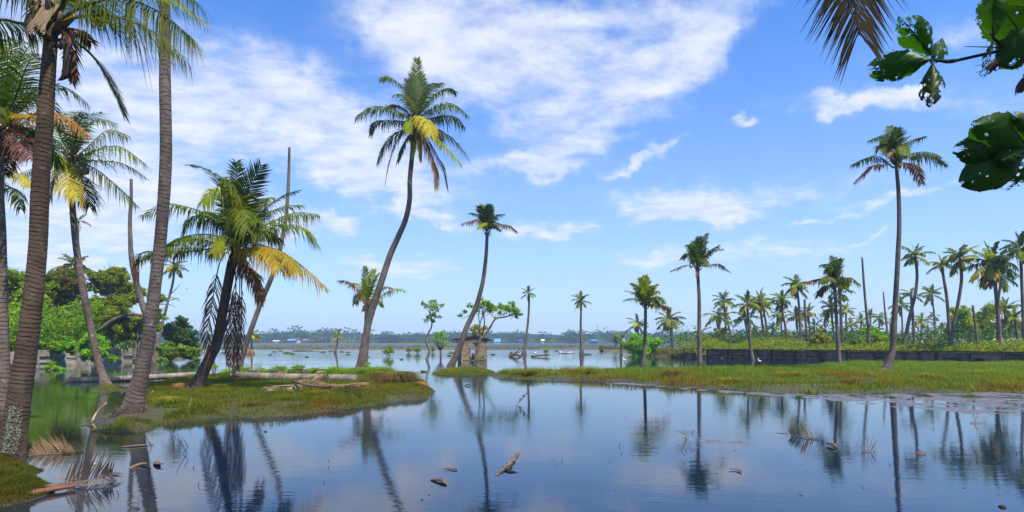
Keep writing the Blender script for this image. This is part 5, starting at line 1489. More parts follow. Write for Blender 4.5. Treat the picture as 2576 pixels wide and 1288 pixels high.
# mortar core behind the brick faces
A = Acc()
for (x0, x1, z0, z1) in [(0.02, door0 - .02, -.2, 1.63), (door1 + .02, Wf - .02, -.2, 1.63)]:
    A.put(box_v(front0 + hx * (x0 + x1) / 2 + np.array([0, 0, (z0 + z1) / 2]), x1 - x0, t * .72, z1 - z0, hx, hn), BOXF)
A.put(box_v(front0 + hx * .08 - hn * Dp / 2 + np.array([0, 0, .7]), t * .72, Dp - .2, 1.86, hx, hn), BOXF)
for (y0, y1) in ((.1, .38), (1.62, 2.0)):
    A.put(box_v(front0 + hx * (Wf - .08) - hn * (y0 + y1) / 2 + np.array([0, 0, .7]), t * .72, y1 - y0, 1.86, hx, hn), BOXF)
# back wall with the opening that shows the lake
for (x0, x1) in ((.02, .75), (1.95, Wf - .02)):
    A.put(box_v(front0 - hn * Dp + hx * (x0 + x1) / 2 + np.array([0, 0, .7]), x1 - x0, t * .8, 1.86, hx, hn), BOXF)
A.build('mortar', M['mortar'], HT2)
add('lintel', np.vstack([box_v(front0 + hx * Wf / 2 + np.array([0, 0, 1.90]), Wf - .02, t * .95, .52, hx, hn, jit=.008)]), [BOXF], M['lintel'], HT2)
add('lintel', box_v(front0 - hn * Dp / 2 + hx * .09 + np.array([0, 0, 1.90]), t * .95, Dp - .2, .52, hx, hn), [BOXF], M['lintel'], HT2)
add('lintel', box_v(front0 - hn * Dp / 2 + hx * (Wf - .09) + np.array([0, 0, 1.90]), t * .95, Dp - .2, .52, hx, hn), [BOXF], M['lintel'], HT2)
add('lintel', box_v(front0 - hn * Dp + hx * Wf / 2 + np.array([0, 0, 1.90]), Wf - .4, t * .95, .52, hx, hn), [BOXF], M['lintel'], HT2)
# gently ridged roof slab, ridge running front to back
xs = [-.52, 0, .55, 1.35, 2.1, Wf, Wf + .55]; zs = [2.22, 2.26, 2.42, 2.56, 2.42, 2.26, 2.14]
for k in range(6):
    V = []
    for (x, z) in ((xs[k] + .006, zs[k]), (xs[k + 1] - .006, zs[k + 1])):
        for y in (.24, -Dp - .35):
            b = front0 + hx * x + hn * y
            V += [b + np.array([0, 0, z]), b + np.array([0, 0, z - .13])]
    V = np.array(V)
    add('roof_slab', V, [np.array([[0, 4, 6, 2], [1, 3, 7, 5], [0, 1, 5, 4], [2, 6, 7, 3], [0, 2, 3, 1], [4, 5, 7, 6]])], M['roofslab'], HT2)
    # rough broken edge stones on the slab
for k in range(7):
    c = front0 + hx * (-.4 + k * .5 + rb.normal(0, .05)) + hn * .19 + np.array([0, 0, np.interp(-.4 + k * .5, xs, zs) + .03])
    add('roof_tile', box_v(c, .44, .22, .03, hx, hn, jit=.006), [BOXF], M['roofslab'], HT2)
add('gable_fill', np.array([front0 + hx * .02 + [0, 0, 2.165], front0 + hx * (Wf - .02) + [0, 0, 2.165], front0 + hx * 1.35 + [0, 0, 2.43], front0 + hx * .02 + [0, 0, 2.165] - hn * .1, front0 + hx * (Wf - .02) + [0, 0, 2.165] - hn * .1, front0 + hx * 1.35 + [0, 0, 2.43] - hn * .1]),
    [np.array([[0, 1, 2], [5, 4, 3]]), np.array([[0, 3, 4, 1], [1, 4, 5, 2], [2, 5, 3, 0]])], M['lintel'], HT2)
# curled gutter end under the left eave
gp = front0 + hx * -.5 + hn * .30
tube('gutter_end', spline([gp + [0, 0, 2.12], gp - hx * .06 + [0, 0, 2.02], gp - hx * .02 + [0, 0, 1.9], gp + hx * .07 + [0, 0, 1.86], gp + hx * .12 + [0, 0, 1.93]], 12), .045, M['black'], HT2, 6)
# slim posts in the doorway
for x in (door0 + .02, door1 - .06):
    tube('door_post', np.array([front0 + hx * x + hn * .12 + [0, 0, -.1], front0 + hx * (x + .015) + hn * .12 + [0, 0, .95 if x < 1.2 else .75]]), .03, M['pink'], HT2, 6)
# dark cloth bundle in the doorway
V, Fs = sphere_arrays(front0 + hx * 1.13 - hn * .15 + [0, 0, .42], .26, .2, .40, 12, 9, .08, 3)
V2, Fs2 = sphere_arrays(front0 + hx * 1.42 - hn * .15 + [0, 0, .25], .34, .2, .28, 12, 9, .1, 4)
A = Acc()
for v, f in ((V, Fs), (V2, Fs2)):
    n0 = A.n; A.V.append(v); A.n += len(v); A.C.append(np.ones(v.shape)); A.F4.append(f[0] + n0); A.F3.append(f[1] + n0)
V, Fs, C_ = A.arrays()
o = add('cloth_bundle', V, Fs, M['black'], None, True, C_, origin=front0 + hx * 1.2); tag(o, 'black sagging bundle slumped in the doorway of the brick hut', 'bundle')
# doorway weeds
V, Fs, C_ = leaf_cloud([(front0 + hx * 1.36 + hn * .5 + [0, 0, .4], (.12, .1, .45)), (front0 + hx * 1.5 + hn * .6 + [0, 0, .1], (.2, .1, .2)), (front0 + hx * .5 + hn * .25 + [0, 0, .02], (.5, .1, .12)), (front0 + hx * 2.1 + hn * .25 + [0, 0, .02], (.5, .1, .1))], 700, .05, 5, .1)
o = add('weeds', V, Fs, M['leaf_tree'], None, False, C_, origin=front0 + hx * 1.3); tag(o, 'green weeds at the foot and doorway of the brick hut', None, None, 'stuff')
# vine beard over the lintel
V, Fs, C_ = leaf_cloud([(front0 + hx * 1.7 + hn * .2 + [0, 0, 1.7], (.22, .08, .25)), (front0 + hx * 1.5 + hn * .16 + [0, 0, 1.78], (.5, .05, .06))], 260, .06, 6, .1)
add('vine', V, Fs, M['leaf_mix'], HT2, False, C_)

# ------------------------------------------------------------------ grass


BF = G(332, 1056); GF_ = G(500, 990)


def blades(name, poly, hfun, n, h0, h1, w, mat, label, seed=0, minsd=.1, patch=None, tint=None, region=None, lean=.35, cl=.0, sel=None):
    r = np.random.default_rng(seed)
    q = np.asarray(poly)[:, :2]; lo = q.min(0); hi = q.max(0)
    if region is not None:
        lo = np.maximum(lo, region[0]); hi = np.minimum(hi, region[1])
    p = lo + (hi - lo) * r.random((n * 3, 2))
    # keep only what stands inside the picture's field, a little beyond
    p = p[np.abs(p[:, 0]) < p[:, 1] * .95 + 1]
    h, sd = hfun(p)
    dens = fbm(p * .8, seed + 3, 4)
    ok = (sd > minsd) & (h > -.015) & (r.random(len(p)) < np.clip((dens - cl) * 4, .06, 1))
    if sel is not None: ok &= sel(p)
    ok &= np.hypot(p[:, 0] - BF[0] + .1, p[:, 1] - BF[1]) > .95 + .5 * fbm(p * 2, 91, 2)
    ok &= np.hypot(p[:, 0] - GF_[0], (p[:, 1] - GF_[1]) * .8) > .55 + .9 * fbm(p * 2, 92, 2)
    p = p[ok][:n]; z = h[ok][:n]; sd = sd[ok][:n]
    m = len(p)
    hn_ = fbm(p * .55, seed + 5, 3)
    hp_ = fbm(p * 2.3, seed + 15, 2)
    H = (h0 + (h1 - h0) * hn_ * (.5 + r.random(m))) * (.55 + .9 * hp_) * np.clip(.45 + sd * .8, .4, 1)
    B = np.column_stack([p, z - .02])
    a = r.random(m) * math.pi
    W = np.column_stack([np.cos(a), np.sin(a), np.zeros(m)]) * (w * (.6 + .8 * r.random(m)))[:, None]
    ln = r.normal(0, lean, (m, 2)) * H[:, None]
    mid = B + np.column_stack([ln * .35, H * .6]); tip = B + np.column_stack([ln, H])
    V = np.stack([B - W, B + W, mid - W * .7, mid + W * .7, tip], 1).reshape(-1, 3)
    b = np.arange(m)[:, None] * 5
    F4 = np.hstack([b, b + 1, b + 3, b + 2]); F3 = np.hstack([b + 2, b + 3, b + 4])
    tn = fbm(p * .30 + 5, seed + 8, 4)
    tone = (.75 + .5 * r.random((m, 1)))
    rust = np.clip((tn - .55) * 6, 0, .85)[:, None]
    col = tone * ((1 - rust) * np.array([1, 1, 1.]) + rust * np.array([1.35, .78, .8]))
    if tint is not None: col = col * tint(p, sd)
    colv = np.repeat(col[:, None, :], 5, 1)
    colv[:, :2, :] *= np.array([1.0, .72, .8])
    o = add(name, V, [F4, F3], M[mat], None, False, colv.reshape(-1, 3), origin=(p[:, 0].mean(), p[:, 1].mean(), 0))
    return tag(o, label, None, None, 'stuff')


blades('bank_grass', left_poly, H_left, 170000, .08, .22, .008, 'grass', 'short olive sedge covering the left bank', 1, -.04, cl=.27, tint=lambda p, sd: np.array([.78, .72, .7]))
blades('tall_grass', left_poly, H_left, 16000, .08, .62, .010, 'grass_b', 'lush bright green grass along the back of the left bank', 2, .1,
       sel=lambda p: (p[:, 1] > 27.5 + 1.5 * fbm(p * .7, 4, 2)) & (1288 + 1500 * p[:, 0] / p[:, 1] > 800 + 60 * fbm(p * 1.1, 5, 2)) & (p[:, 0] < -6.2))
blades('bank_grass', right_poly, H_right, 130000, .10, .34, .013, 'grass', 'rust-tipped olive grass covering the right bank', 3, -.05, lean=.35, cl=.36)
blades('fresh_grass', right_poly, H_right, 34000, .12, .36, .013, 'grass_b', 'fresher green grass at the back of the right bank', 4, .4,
       cl=.38, sel=lambda p: p[:, 1] > 34 - 4 * fbm(p * .35, 77, 3) - np.clip(p[:, 0] - 12, 0, 10) * .35)
blades('islet_grass', hut_poly, H_hut, 9000, .10, .34, .012, 'grass', 'short grass on the islet in front of the brick hut', 5, .05)
blades('mound_grass', mound_poly, H_mound, 32000, .05, .19, .0045, 'grass', 'mossy grass on the mound in the bottom left corner', 6, -.02, tint=lambda p, sd: np.array([.5, .5, .5]))
blades('root_grass', palm3_poly, H_p3, 1500, .05, .2, .008, 'grass', 'thin grass round the foot of the slender curving palm', 7, .05)

# shaggy sedge tussock, hay heaps, bright plants on the left bank
def tussock(name, label, cat, px, py, w_px, h_px, n, mat, seed, droop=1.0, wid=.012, group=None):
    r = np.random.default_rng(seed)
    b = G(px, py); d = b[1]; R = w_px / 2 / F * d; Hh = h_px / F * d
    a = r.random(n) * 2 * math.pi; rr = np.sqrt(r.random(n)) * R * .55
    B = b + np.column_stack([np.cos(a) * rr, np.sin(a) * rr, np.full(n, .05)])
    out = np.column_stack([np.cos(a), np.sin(a), np.zeros(n)]) + r.normal(0, .35, (n, 3)) * np.array([1, 1, 0])
    L = R * (.35 + .75 * r.random(n))[:, None]
    hh = (Hh * (.6 + .6 * r.random(n)))[:, None]
    up = np.array([0, 0, 1.])
    p1 = B + up * hh * .8 + out * L * .25
    p2 = B + up * hh * (1.0) + out * L * .7
    p3 = B + up * hh * (1.0 - .75 * droop * r.random((n, 1))) + out * L * 1.15
    W = np.column_stack([-np.sin(a), np.cos(a), np.zeros(n)]) * wid
    V = np.stack([B - W, B + W, p1 - W, p1 + W, p2 - W * .7, p2 + W * .7, p3], 1).reshape(-1, 3)
    i = np.arange(n)[:, None] * 7
    F4 = np.vstack([np.hstack([i, i + 1, i + 3, i + 2]), np.hstack([i + 2, i + 3, i + 5, i + 4])]); F3 = np.hstack([i + 4, i + 5, i + 6])
    col = np.repeat(((.6 + .7 * r.random((n, 1))) * np.where(r.random((n, 1)) < .35, np.array([[1.6, .95, .9]]), np.array([[1, 1, 1.]])))[:, None, :], 7, 1)
    o = add(name, V, [F4, F3], M[mat], None, False, col.reshape(-1, 3), origin=b)
    return tag(o, label, cat, group)


tussock('sedge_tussock', 'big shaggy green-brown sedge tussock near the tip of the left bank', 'grass clump', 990, 974, 92, 31, 4200, 'sedge', 3, 1.15)
tussock('sedge_tussock', 'smaller bright tussock between the shaggy one and the S-curved trunk', 'grass clump', 945, 955, 70, 24, 3000, 'grass_b', 4, .8)
def heap(name, label, px, py, w, h, mat, seed, n=900, group=None, cat='hay heap'):
    r = np.random.default_rng(seed)
    b = G(px, py); d = b[1]; R = w / 2 / F * d; Hh = h / F * d
    A = Acc()
    V, Fs = sphere_arrays(b + [0, 0, .0], R * .95, R * .7, Hh * .95, 16, 8, .06, seed)
    n0 = A.n; A.V.append(V); A.n += len(V); A.C.append(np.full(V.shape, .7)); A.F4.append(Fs[0] + n0); A.F3.append(Fs[1] + n0)
    v = unit(r.normal(0, 1, (n, 3))); v[:, 2] = np.abs(v[:, 2])
    p = b + v * np.array([R, R * .75, Hh])
    tdir = unit(np.cross(v, r.normal(0, 1, (n, 3)))); L = (R * .22 * (.5 + r.random(n)))[:, None]
    wv = unit(np.cross(tdir, v)) * .006
    mid = p + v * .03
    Q = np.stack([p - tdir * L - wv, p - tdir * L + wv, mid + tdir * L + wv, mid + tdir * L - wv], 1).reshape(-1, 3)
    A.put(Q, np.arange(n * 4).reshape(-1, 4), np.repeat(.6 + .8 * r.random((n, 1)) * np.ones((1, 3)), 4, 0))
    V, Fs, C_ = A.arrays()
    o = add(name, V, Fs, M[mat], None, False, C_, origin=b)
    return tag(o, label, cat, group)


GH = 'hay heaps in a row behind the fallen trunk'
for k, (px, lab) in enumerate([(616, 'hay heap nearest the dead brown frond skirt'), (654, 'low flat hay heap, second from the stocky dark palm'), (707, 'roundest hay heap, in the middle of the row'), (756, 'hay heap with a curled dry leaf on top'), (805, 'last hay heap, nearest the S-curved trunk, half green')]):
    heap('hay_heap', lab, px, 951, 44, 17, 'straw', 20 + k, group=GH)
heap('straw_mound', 'bright orange straw mound at the tip of the left bank', 1052, 976, 52, 14, 'straw_o', 30, 1200)
heap('straw_mound', 'low pale flat heap edge beside the orange mound', 1030, 979, 34, 7, 'grass', 31, 700)

rq = np.random.default_rng(44)
for k, (px, py, lab) in enumerate([(1330, 950, 'tall grass tuft at the left tip of the right bank'), (1475, 948, 'grass tuft on the right bank below the lone slender palm'), (1690, 958, 'dark grass tuft on the right bank near the straight palm foot'), (1835, 972, 'wide grass tuft at the front edge of the right bank, centre'),
                                   (1985, 958, 'grass tuft on the right bank between the two wall palms'), (2140, 975, 'grass tuft below the pale-trunked palm'), (2330, 965, 'grass tuft right of the tallest right-hand palm'), (2480, 950, 'rusty grass tuft near the right edge of the bank')]):
    tussock('grass_tuft', lab, 'grass clump', px, py, 60 + 20 * rq.random(), 15 + 7 * rq.random(), 300, 'sedge' if k % 3 == 2 else 'grass', 140 + k, .7, .012, 'grass tufts on the right bank')
for k, (px, py, lab) in enumerate([(430, 1030, 'grass tuft right of the tall grey trunk foot'), (640, 1035, 'grass tuft at the front of the left bank, middle'), (800, 1012, 'grass tuft below the dry fronds'), (940, 1000, 'grass tuft at the front of the left bank near its tip'), (560, 990, 'grass tuft right of the stocky dark palm foot')]):
    tussock('grass_tuft', lab, 'grass clump', px, py, 50 + 18 * rq.random(), 17 + 8 * rq.random(), 520, 'sedge' if k % 2 else 'grass', 160 + k, .7, .007, 'grass tufts on the left bank')
V, Fs, C_ = leaf_cloud([(G(555, 968) + [0, 0, .12], (.8, .5, .28)), (G(600, 962) + [0, 0, .15], (.8, .5, .3)), (G(520, 972) + [0, 0, .08], (.5, .4, .16)), (G(640, 968) + [0, 0, .08], (.6, .4, .15))], 2600, .045, 87, .1, split=6)
o = add('ground_weeds', V, Fs, M['leaf_tree'], None, False, C_, origin=G(575, 968)); tag(o, 'leafy green weeds round the foot of the dead brown skirt', None, None, 'stuff')

# cassava-like plants
def star_plant(px, py, top, rr, n, label, seed, mat='leaf_lime', grp='broad-leaved plants growing behind the fallen trunk'):
    r = np.random.default_rng(seed)
    b = G(px, py); d = b[1]
    rt = root('leafy_plant', b, label, 'plant', grp)
    A = Acc(); S = Acc()
    for k in range(n):
        c = P(px + r.normal(0, rr * .5), top + abs(r.normal(0, 6)), d + r.normal(0, .3))
        acc_tube(S, spline([b + r.normal(0, .04, 3), (b + c) / 2 + r.normal(0, .05, 3), c], 4), .008, 3)
        nrm = unit(np.array([0, -.3, 1.]) + r.normal(0, .4, 3)); a = unit(np.cross(nrm, r.normal(0, 1, 3))); e = np.cross(nrm, a)
        L = .17 * (.7 + .6 * r.random())
        tone = .7 + .5 * r.random()
        for q in range(7):
            an = -2.2 + 4.4 * q / 6; dr = a * math.cos(an) + e * math.sin(an); sd_ = -a * math.sin(an) + e * math.cos(an)
            A.put(np.array([c, c + dr * L * .5 + sd_ * L * .13, c + dr * L - nrm * L * .25, c + dr * L * .5 - sd_ * L * .13]), [[0, 1, 2, 3]], (tone,) * 3)
    S.build('stem', M['wood'], rt)
    A.build('foliage', M[mat], rt)


for k, (px, top, rr, lab) in enumerate([(612, 925, 14, 'green plant rising behind the first hay heap'), (665, 928, 16, 'plant between the second and the middle heap'), (706, 922, 15, 'plant growing over the middle hay heap'), (750, 920, 16, 'tallest leafy plant, over the fourth hay heap'),
                                       (790, 926, 15, 'leafy plant just right of the fourth heap'), (835, 924, 18, 'bright plant halfway to the S-curved trunk'), (868, 930, 16, 'leafy plant left of the S-curved trunk'), (728, 930, 10, 'little plant in the gap right of the middle heap'),
                                       (538, 918, 10, 'slender herb at the foot of the dead brown skirt, left side'), (571, 930, 18, 'leafy weeds under the dead brown skirt'), (925, 912, 5, 'tall thin weed at the foot of the S-curved trunk'), (815, 934, 12, 'low bright plant before the last heap')]):
    star_plant(px, 950 if px > 580 else 962, top, rr, 34 if rr > 10 else 12, lab, 80 + k)

# ------------------------------------------------------------------ fallen trunks and fronds on the bank
rt = root('palm_log', G(172, 966), 'long thin pale fallen trunk lying behind the tall grey palm', 'fallen trunk')
dl = 30.0
C = spline([np.append(P(172, 961, 29)[:2], .08), np.append(P(260, 961, 29.4)[:2], .10), np.append(P(372, 957, 30)[:2], .17), np.append(P(512, 947, 31)[:2], .28)], 90)
s_ = np.linspace(0, 1, 90)
tube('trunk', C, (.140 + .012 * np.sin(s_ * 40) ** 2) * (1 + .03 * np.random.default_rng(2).normal(0, 1, 90)), M['trunk_pale'], rt, 12)
C = spline([P(585, 949, 28.5), P(617, 950, 28.2), P(690, 954, 28), P(760, 959, 27.6), P(830, 965, 27.2), P(895, 972, 26.8)], 160)
rt = root('palm_log', C[0] * np.array([1, 1, 0]), 'thick ringed grey fallen trunk lying along the left bank, end under dry fronds', 'fallen trunk')
s_ = np.linspace(0, 1, 160)
ph = (s_ * 30) % 1
C[:, 2] = np.maximum(C[:, 2], .2) + .08
tube('trunk', C, np.interp(s_, [0, .3, 1], [.17, .20, .21]) * (1 + .06 * (1 - ph) ** 2), M['trunk_pale'], rt, 14)

GF = 'dry fronds heaped on the fallen ringed trunk'
def ground_frond(label, pts, LL, mat, seed, group=GF, name='fallen_frond', **kw):
    W = [np.asarray(p, float) for p in pts]
    kw.setdefault('droop', .25); kw.setdefault('nl', 42); kw.setdefault('width', .042); kw.setdefault('jit', .25); kw.setdefault('rw', .03); kw.setdefault('bare', .15)
    V, Fs, C_ = frond_arrays(W, LL, seed=seed, **kw)
    o = add(name, V, Fs, M[mat], None, False, C_, origin=W[0])
    return tag(o, label, 'palm frond', group)


def PZ(px, py, z):           # point on the plane of height z seen at (px, py)
    return G(px, py, z)


ground_frond('long dry frond spread left below the fallen ringed trunk', [PZ(905, 968, .3), PZ(800, 972, .3), PZ(700, 974, .3), PZ(655, 990, .18)], 0.83, 'frond_t', 501, droop=.9, side=np.array([0, 1., .2]))
ground_frond('dry frond with curled leaflets just below the ringed trunk', [PZ(840, 972, .38), PZ(770, 968, .4), PZ(720, 975, .35), PZ(700, 985, .2)], 0.75, 'frond_t', 502, droop=.9)
ground_frond('grey dry frond lying over the trunk end', [PZ(750, 950, .5), PZ(800, 962, .45), PZ(850, 968, .4), PZ(905, 972, .3)], 0.75, 'frond_t', 503, droop=.6)
ground_frond('dry frond fanning up over the ringed trunk', [PZ(770, 964, .35), PZ(800, 950, .5), PZ(825, 945, .6)], 0.60, 'frond_t', 504, droop=.8)
ground_frond('splayed dry frond at the right end of the heap', [PZ(835, 974, .25), PZ(870, 970, .3), PZ(910, 962, 0.68)], 0.68, 'frond_t', 505, droop=.3)
ground_frond('broken dry frond at the right end, leaflets standing up', [PZ(820, 972, .22), PZ(860, 974, .22), PZ(915, 970, .3)], .4, 'frond_t', 506, droop=-.4)
ground_frond('short brown frond near the middle of the heap', [PZ(760, 968, .35), PZ(800, 975, .3), PZ(850, 978, .2)], .35, 'frond_o', 507, droop=.6)
ground_frond('tan frond hanging low beside the pale rock', [PZ(760, 982, .2), PZ(720, 984, .22), PZ(670, 990, .12)], .4, 'frond_t', 508, droop=.5)
tube('dry_stalk', spline([PZ(680, 972, .3), PZ(740, 970, .38), PZ(800, 972, .32)], 10), np.linspace(.02, .045, 10), M['husk_pale'], None, 6, label='pale bare frond stalk lying across the dry fronds', cat='frond stalk', group=None)
tube('dry_stalk', spline([PZ(735, 958, .5), PZ(770, 968, .5), PZ(830, 975, .3)], 10), np.linspace(.055, .03, 10), M['wood'], None, 6, label='dark curved frond stalk crossing the ringed trunk', cat='frond stalk')
V, Fs = sphere_arrays(G(680, 998) + [0, 0, .15], .3, .16, .12, 10, 7, .12, 5)
o = add('rock', V, Fs, M['rock'], None, False, origin=G(680, 998)); tag(o, 'pale pinkish rock in the grass under the dry fronds', 'rock')

# clutter at feet of palms G/B
for k, (px, py, lab) in enumerate([(430, 998, 'grey dead frond butt left of the stocky dark palm'), (545, 1000, 'black rotten frond butt right of the stocky dark palm foot')]):
    ground_frond(lab, [PZ(px - 30, py + 4, .06), PZ(px, py - 2, .14), PZ(px + 40, py, .08)], .2, 'frond_d', 520 + k, group='rotting frond butts at the stocky palm', rw=.06, name='frond_butt')
tussock('dry_tuft', 'small pink-white dry tuft left of the stocky dark palm', 'grass clump', 452, 990, 26, 20, 260, 'straw', 9, .5, .006)
tube('stick', spline([G(357, 1052) + [0, 0, .05], P(365, 1015, 15.2), P(385, 983, 15.1)], 8), np.linspace(.022, .01, 8), M['husk_pale'], None, 6, label='pale forked stick leaning right of the tall grey trunk foot', cat='stick')
tube('stick', spline([G(231, 1061), P(245, 1035, 15.0), P(268, 1014, 15.0)], 8), np.linspace(.03, .018, 8), M['husk_pale'], None, 6, label='thick pale stick poking out of the water left of the tall grey trunk', cat='stick')
tube('stick', spline([G(467, 1052), P(475, 1025, 15.6), P(483, 1001, 15.6)], 8), np.linspace(.014, .007, 8), M['husk_pale'], None, 6, label='thin straight twig standing at the edge of the left bank', cat='stick')
tube('stick', spline([G(200, 1074), P(215, 1068, 14.2), P(235, 1062, 14.2)], 6), .02, M['wood'], None, 6, label='short brown stick lying by the mud at the tall grey trunk', cat='stick')
for k, (pts, lab) in enumerate([([(438, 1088), (445, 1070), (458, 1064), (470, 1040)], 'bent dark twig standing in the water below the left bank'), ([(445, 1090), (452, 1110), (470, 1140)], 'thin forked twig drooping into the water below the left bank'), ([(460, 1140), (472, 1125), (462, 1105)], 'crooked fine twig farthest below the left bank'),
                                ([(376, 1180), (372, 1150), (380, 1128), (375, 1112)], 'spiky branched twig behind the floating coconut husk'), ([(250, 1165), (262, 1130), (235, 1095)], 'curved reed stem rising between the two floating fronds')]):
    d = d_of(max(p[1] for p in pts)) * .995
    tube('twig', spline([P(a, b, d) for a, b in pts], 12), .0045, M['twig_dark'], None, 5, label=lab, cat='twig')
# small leafy shelf branch left of G at water
V, Fs, C_ = leaf_cloud(CL([(500, 907, 12), (520, 915, 8), (485, 920, 8), (505, 925, 6)], 40, .6, 5), 420, .07, 33, .1)
o = add('water_weed', V, Fs, M['leaf_dark'], None, False, C_, origin=P(500, 930, 40)); tag(o, 'drooping leafy twig over the water left of the stocky dark palm', 'plant')

# ------------------------------------------------------------------ foreground debris in the water
def comb(label, pts, LL, seed, mat='frond_t', up=(0, 0, 1), **kw):
    kw.setdefault('droop', -.5); kw.setdefault('rw', .012)
    W = [G(a, b, .02 if len(c) == 0 else c[0]) for a, b, *c in pts]
    return ground_frond(label, W, LL, mat, seed, 'fallen fronds floating in the water', name='floating_frond', **kw)


comb('dry comb-like frond arching from the water at the right, leaflets upright', [(2058, 1103), (2020, 1100), (1990, 1095)], .36, 601, side=np.array([.1, .3, 1.]), fwd=.3, width=.02, nl=26, jit=.12)
comb('upright tuft of frond spikes in the middle of the near water', [(1300, 1016), (1310, 1008, .12), (1330, 985, .42)], .35, 602, 'frond_o', fwd=.4, droop=.2, nl=12, width=.03)
comb('clump of grey frond spikes right of centre', [(1728, 1098), (1722, 1092, .1), (1712, 1085, .2)], .42, 603, fwd=1.0, droop=-.5, nl=9, width=.012)
comb('thin curved leaf rib at the right, sticking out of the mud', [(2440, 1062), (2460, 1062), (2480, 1060)], .30, 604, 'frond_d', side=np.array([.2, 0, 1.]), fwd=.2, nl=10, width=.012)
comb('sparse row of thin spikes in the water right of the comb-like frond', [(2170, 1134), (2185, 1134), (2200, 1134)], .30, 605, 'frond_d', side=np.array([.2, 0, 1.]), fwd=.1, nl=8, width=.010)
comb('tiny row of spikes beside the tallest palm reflection', [(2305, 1140), (2318, 1140), (2330, 1140)], .07, 606, 'frond_d', side=np.array([.2, 0, 1.]), fwd=.1, nl=8, width=.010)
comb('small dark feathery leaf afloat, lower right of centre', [(1865, 1186), (1850, 1180), (1835, 1180)], .14, 607, 'frond_d', fwd=1.2, nl=6, width=.012)
comb('submerged pale frond left of the brown spathe', [(1150, 1180), (1135, 1178), (1120, 1172)], .20, 608, 'frond_t', fwd=.8, nl=9, width=.008, droop=0)
comb('long dry frond half sunk beside the thick brown trunk', [(212, 1135), (150, 1138), (100, 1140), (62, 1146)], .34, 609, 'frond_t', side=np.array([0, .5, 1.]), fwd=.6, nl=54, width=.014, droop=-.2)
comb('second dry frond of the half-sunk pair, nearer the trunk', [(180, 1140), (120, 1130, .05), (64, 1125, .08)], .27, 610, 'frond_d', side=np.array([0, .5, 1.]), fwd=.9, nl=44, width=.014, droop=.1)
comb('dark spiky frond fanned over the water in the bottom left', [(60, 1238, .03), (130, 1222, .06), (205, 1212, .06), (262, 1200, .08), (283, 1188, .12)], .44, 611, 'frond_w', side=np.array([-.1, .55, .85]), fwd=.25, nl=36, width=.018, droop=-.15, bare=.42, rw=.03, gap=.1)
tube('frond_stalk', spline([G(40, 1255, .03), G(110, 1235, .05), G(190, 1222, .05)], 14), np.array([.045] * 6 + list(np.linspace(.042, .02, 8))), M['rust'], None, 8, label='wet red-brown frond stalk lying in the bottom left corner', cat='frond stalk')
comb('pale leaflets fanned flat left of the dark spiky frond', [(195, 1212, .05), (170, 1206, .05), (150, 1204, .05)], .32, 612, 'frond_t', fwd=1.6, nl=9, width=.012, droop=.0)

def spathe(label, a, b, c, w, mat='spathe', name='dry_spathe', cat='palm husk'):
    C = spline([np.asarray(a), np.asarray(b), np.asarray(c)], 14) - np.array([0, 0, .018])
    n = 14; t_ = np.linspace(0, 1, n); W = w * np.sin(np.clip(t_ * 1.05 + .04, 0, 1) * math.pi) ** .7
    T = unit(np.gradient(C, axis=0)); S = unit(np.cross(T, [0, 0, 1.]))
    rows = []
    for u in (-1, -.5, 0, .5, 1):
        rows.append(C + S * (W * u)[:, None] + np.array([0, 0, 1.]) * (W * .7 * (1 - u * u))[:, None])
    V = np.concatenate(rows + [rows[k] - np.array([0, 0, .012]) for k in range(5)])
    F_ = []
    for r_ in range(4):
        for i in range(n - 1):
            F_.append([r_ * n + i, r_ * n + i + 1, (r_ + 1) * n + i + 1, (r_ + 1) * n + i])
            q = 5 * n
            F_.append([q + r_ * n + i, q + (r_ + 1) * n + i, q + (r_ + 1) * n + i + 1, q + r_ * n + i + 1])
    for i in range(n - 1):
        F_.append([i, 5 * n + i, 5 * n + i + 1, i + 1]); F_.append([4 * n + i, 4 * n + i + 1, 9 * n + i + 1, 9 * n + i])
    o = add(name, V, [np.array(F_)], M[mat], None, True, origin=C[0])
    return tag(o, label, cat)


spathe('brown boat-shaped spathe afloat in the near centre water', G(1084, 1203, .03), G(1112, 1205, .05), G(1124, 1218, .03), .035)
spathe('brown pointed husk afloat right, left of the pale palm reflection', G(2080, 1112, .06), G(2100, 1117, .07), G(2109, 1128, .0), .05)
spathe('pale husk floating across the tall trunk reflection', G(325, 1174, .02), G(352, 1165, .04), G(376, 1162, .07), .035, 'spathe')
spathe('small dark husk in the water at the end of the left bank', G(1168, 969, .04), G(1178, 968, .06), G(1187, 968, .05), .06, 'twig_dark')
spathe('reddish broken husk afloat beside the half-sunk fronds', G(390, 1160, .02), G(400, 1164, .06), G(412, 1162, .07), .05, 'rust')
spathe('flat brown plank-like husk behind the half-sunk fronds', G(305, 1122, .03), G(345, 1118, .04), G(388, 1114, .04), .02, 'wood')
spathe('long black leaf floating right of the grey algae patch', G(1938, 1087, .01), G(1970, 1089, .015), G(2002, 1092, .01), .016, 'twig_dark')
spathe('short dark leaf lying across the floating log', G(1268, 1181, .03), G(1285, 1182, .035), G(1310, 1187, .01), .018, 'twig_dark')
V, Fs = sphere_arrays((0, 0, 0), .12, .1, .1, 12, 8, .02, 9)
NUTS = new_mesh('coconut', V, Fs, M['husk'], True)
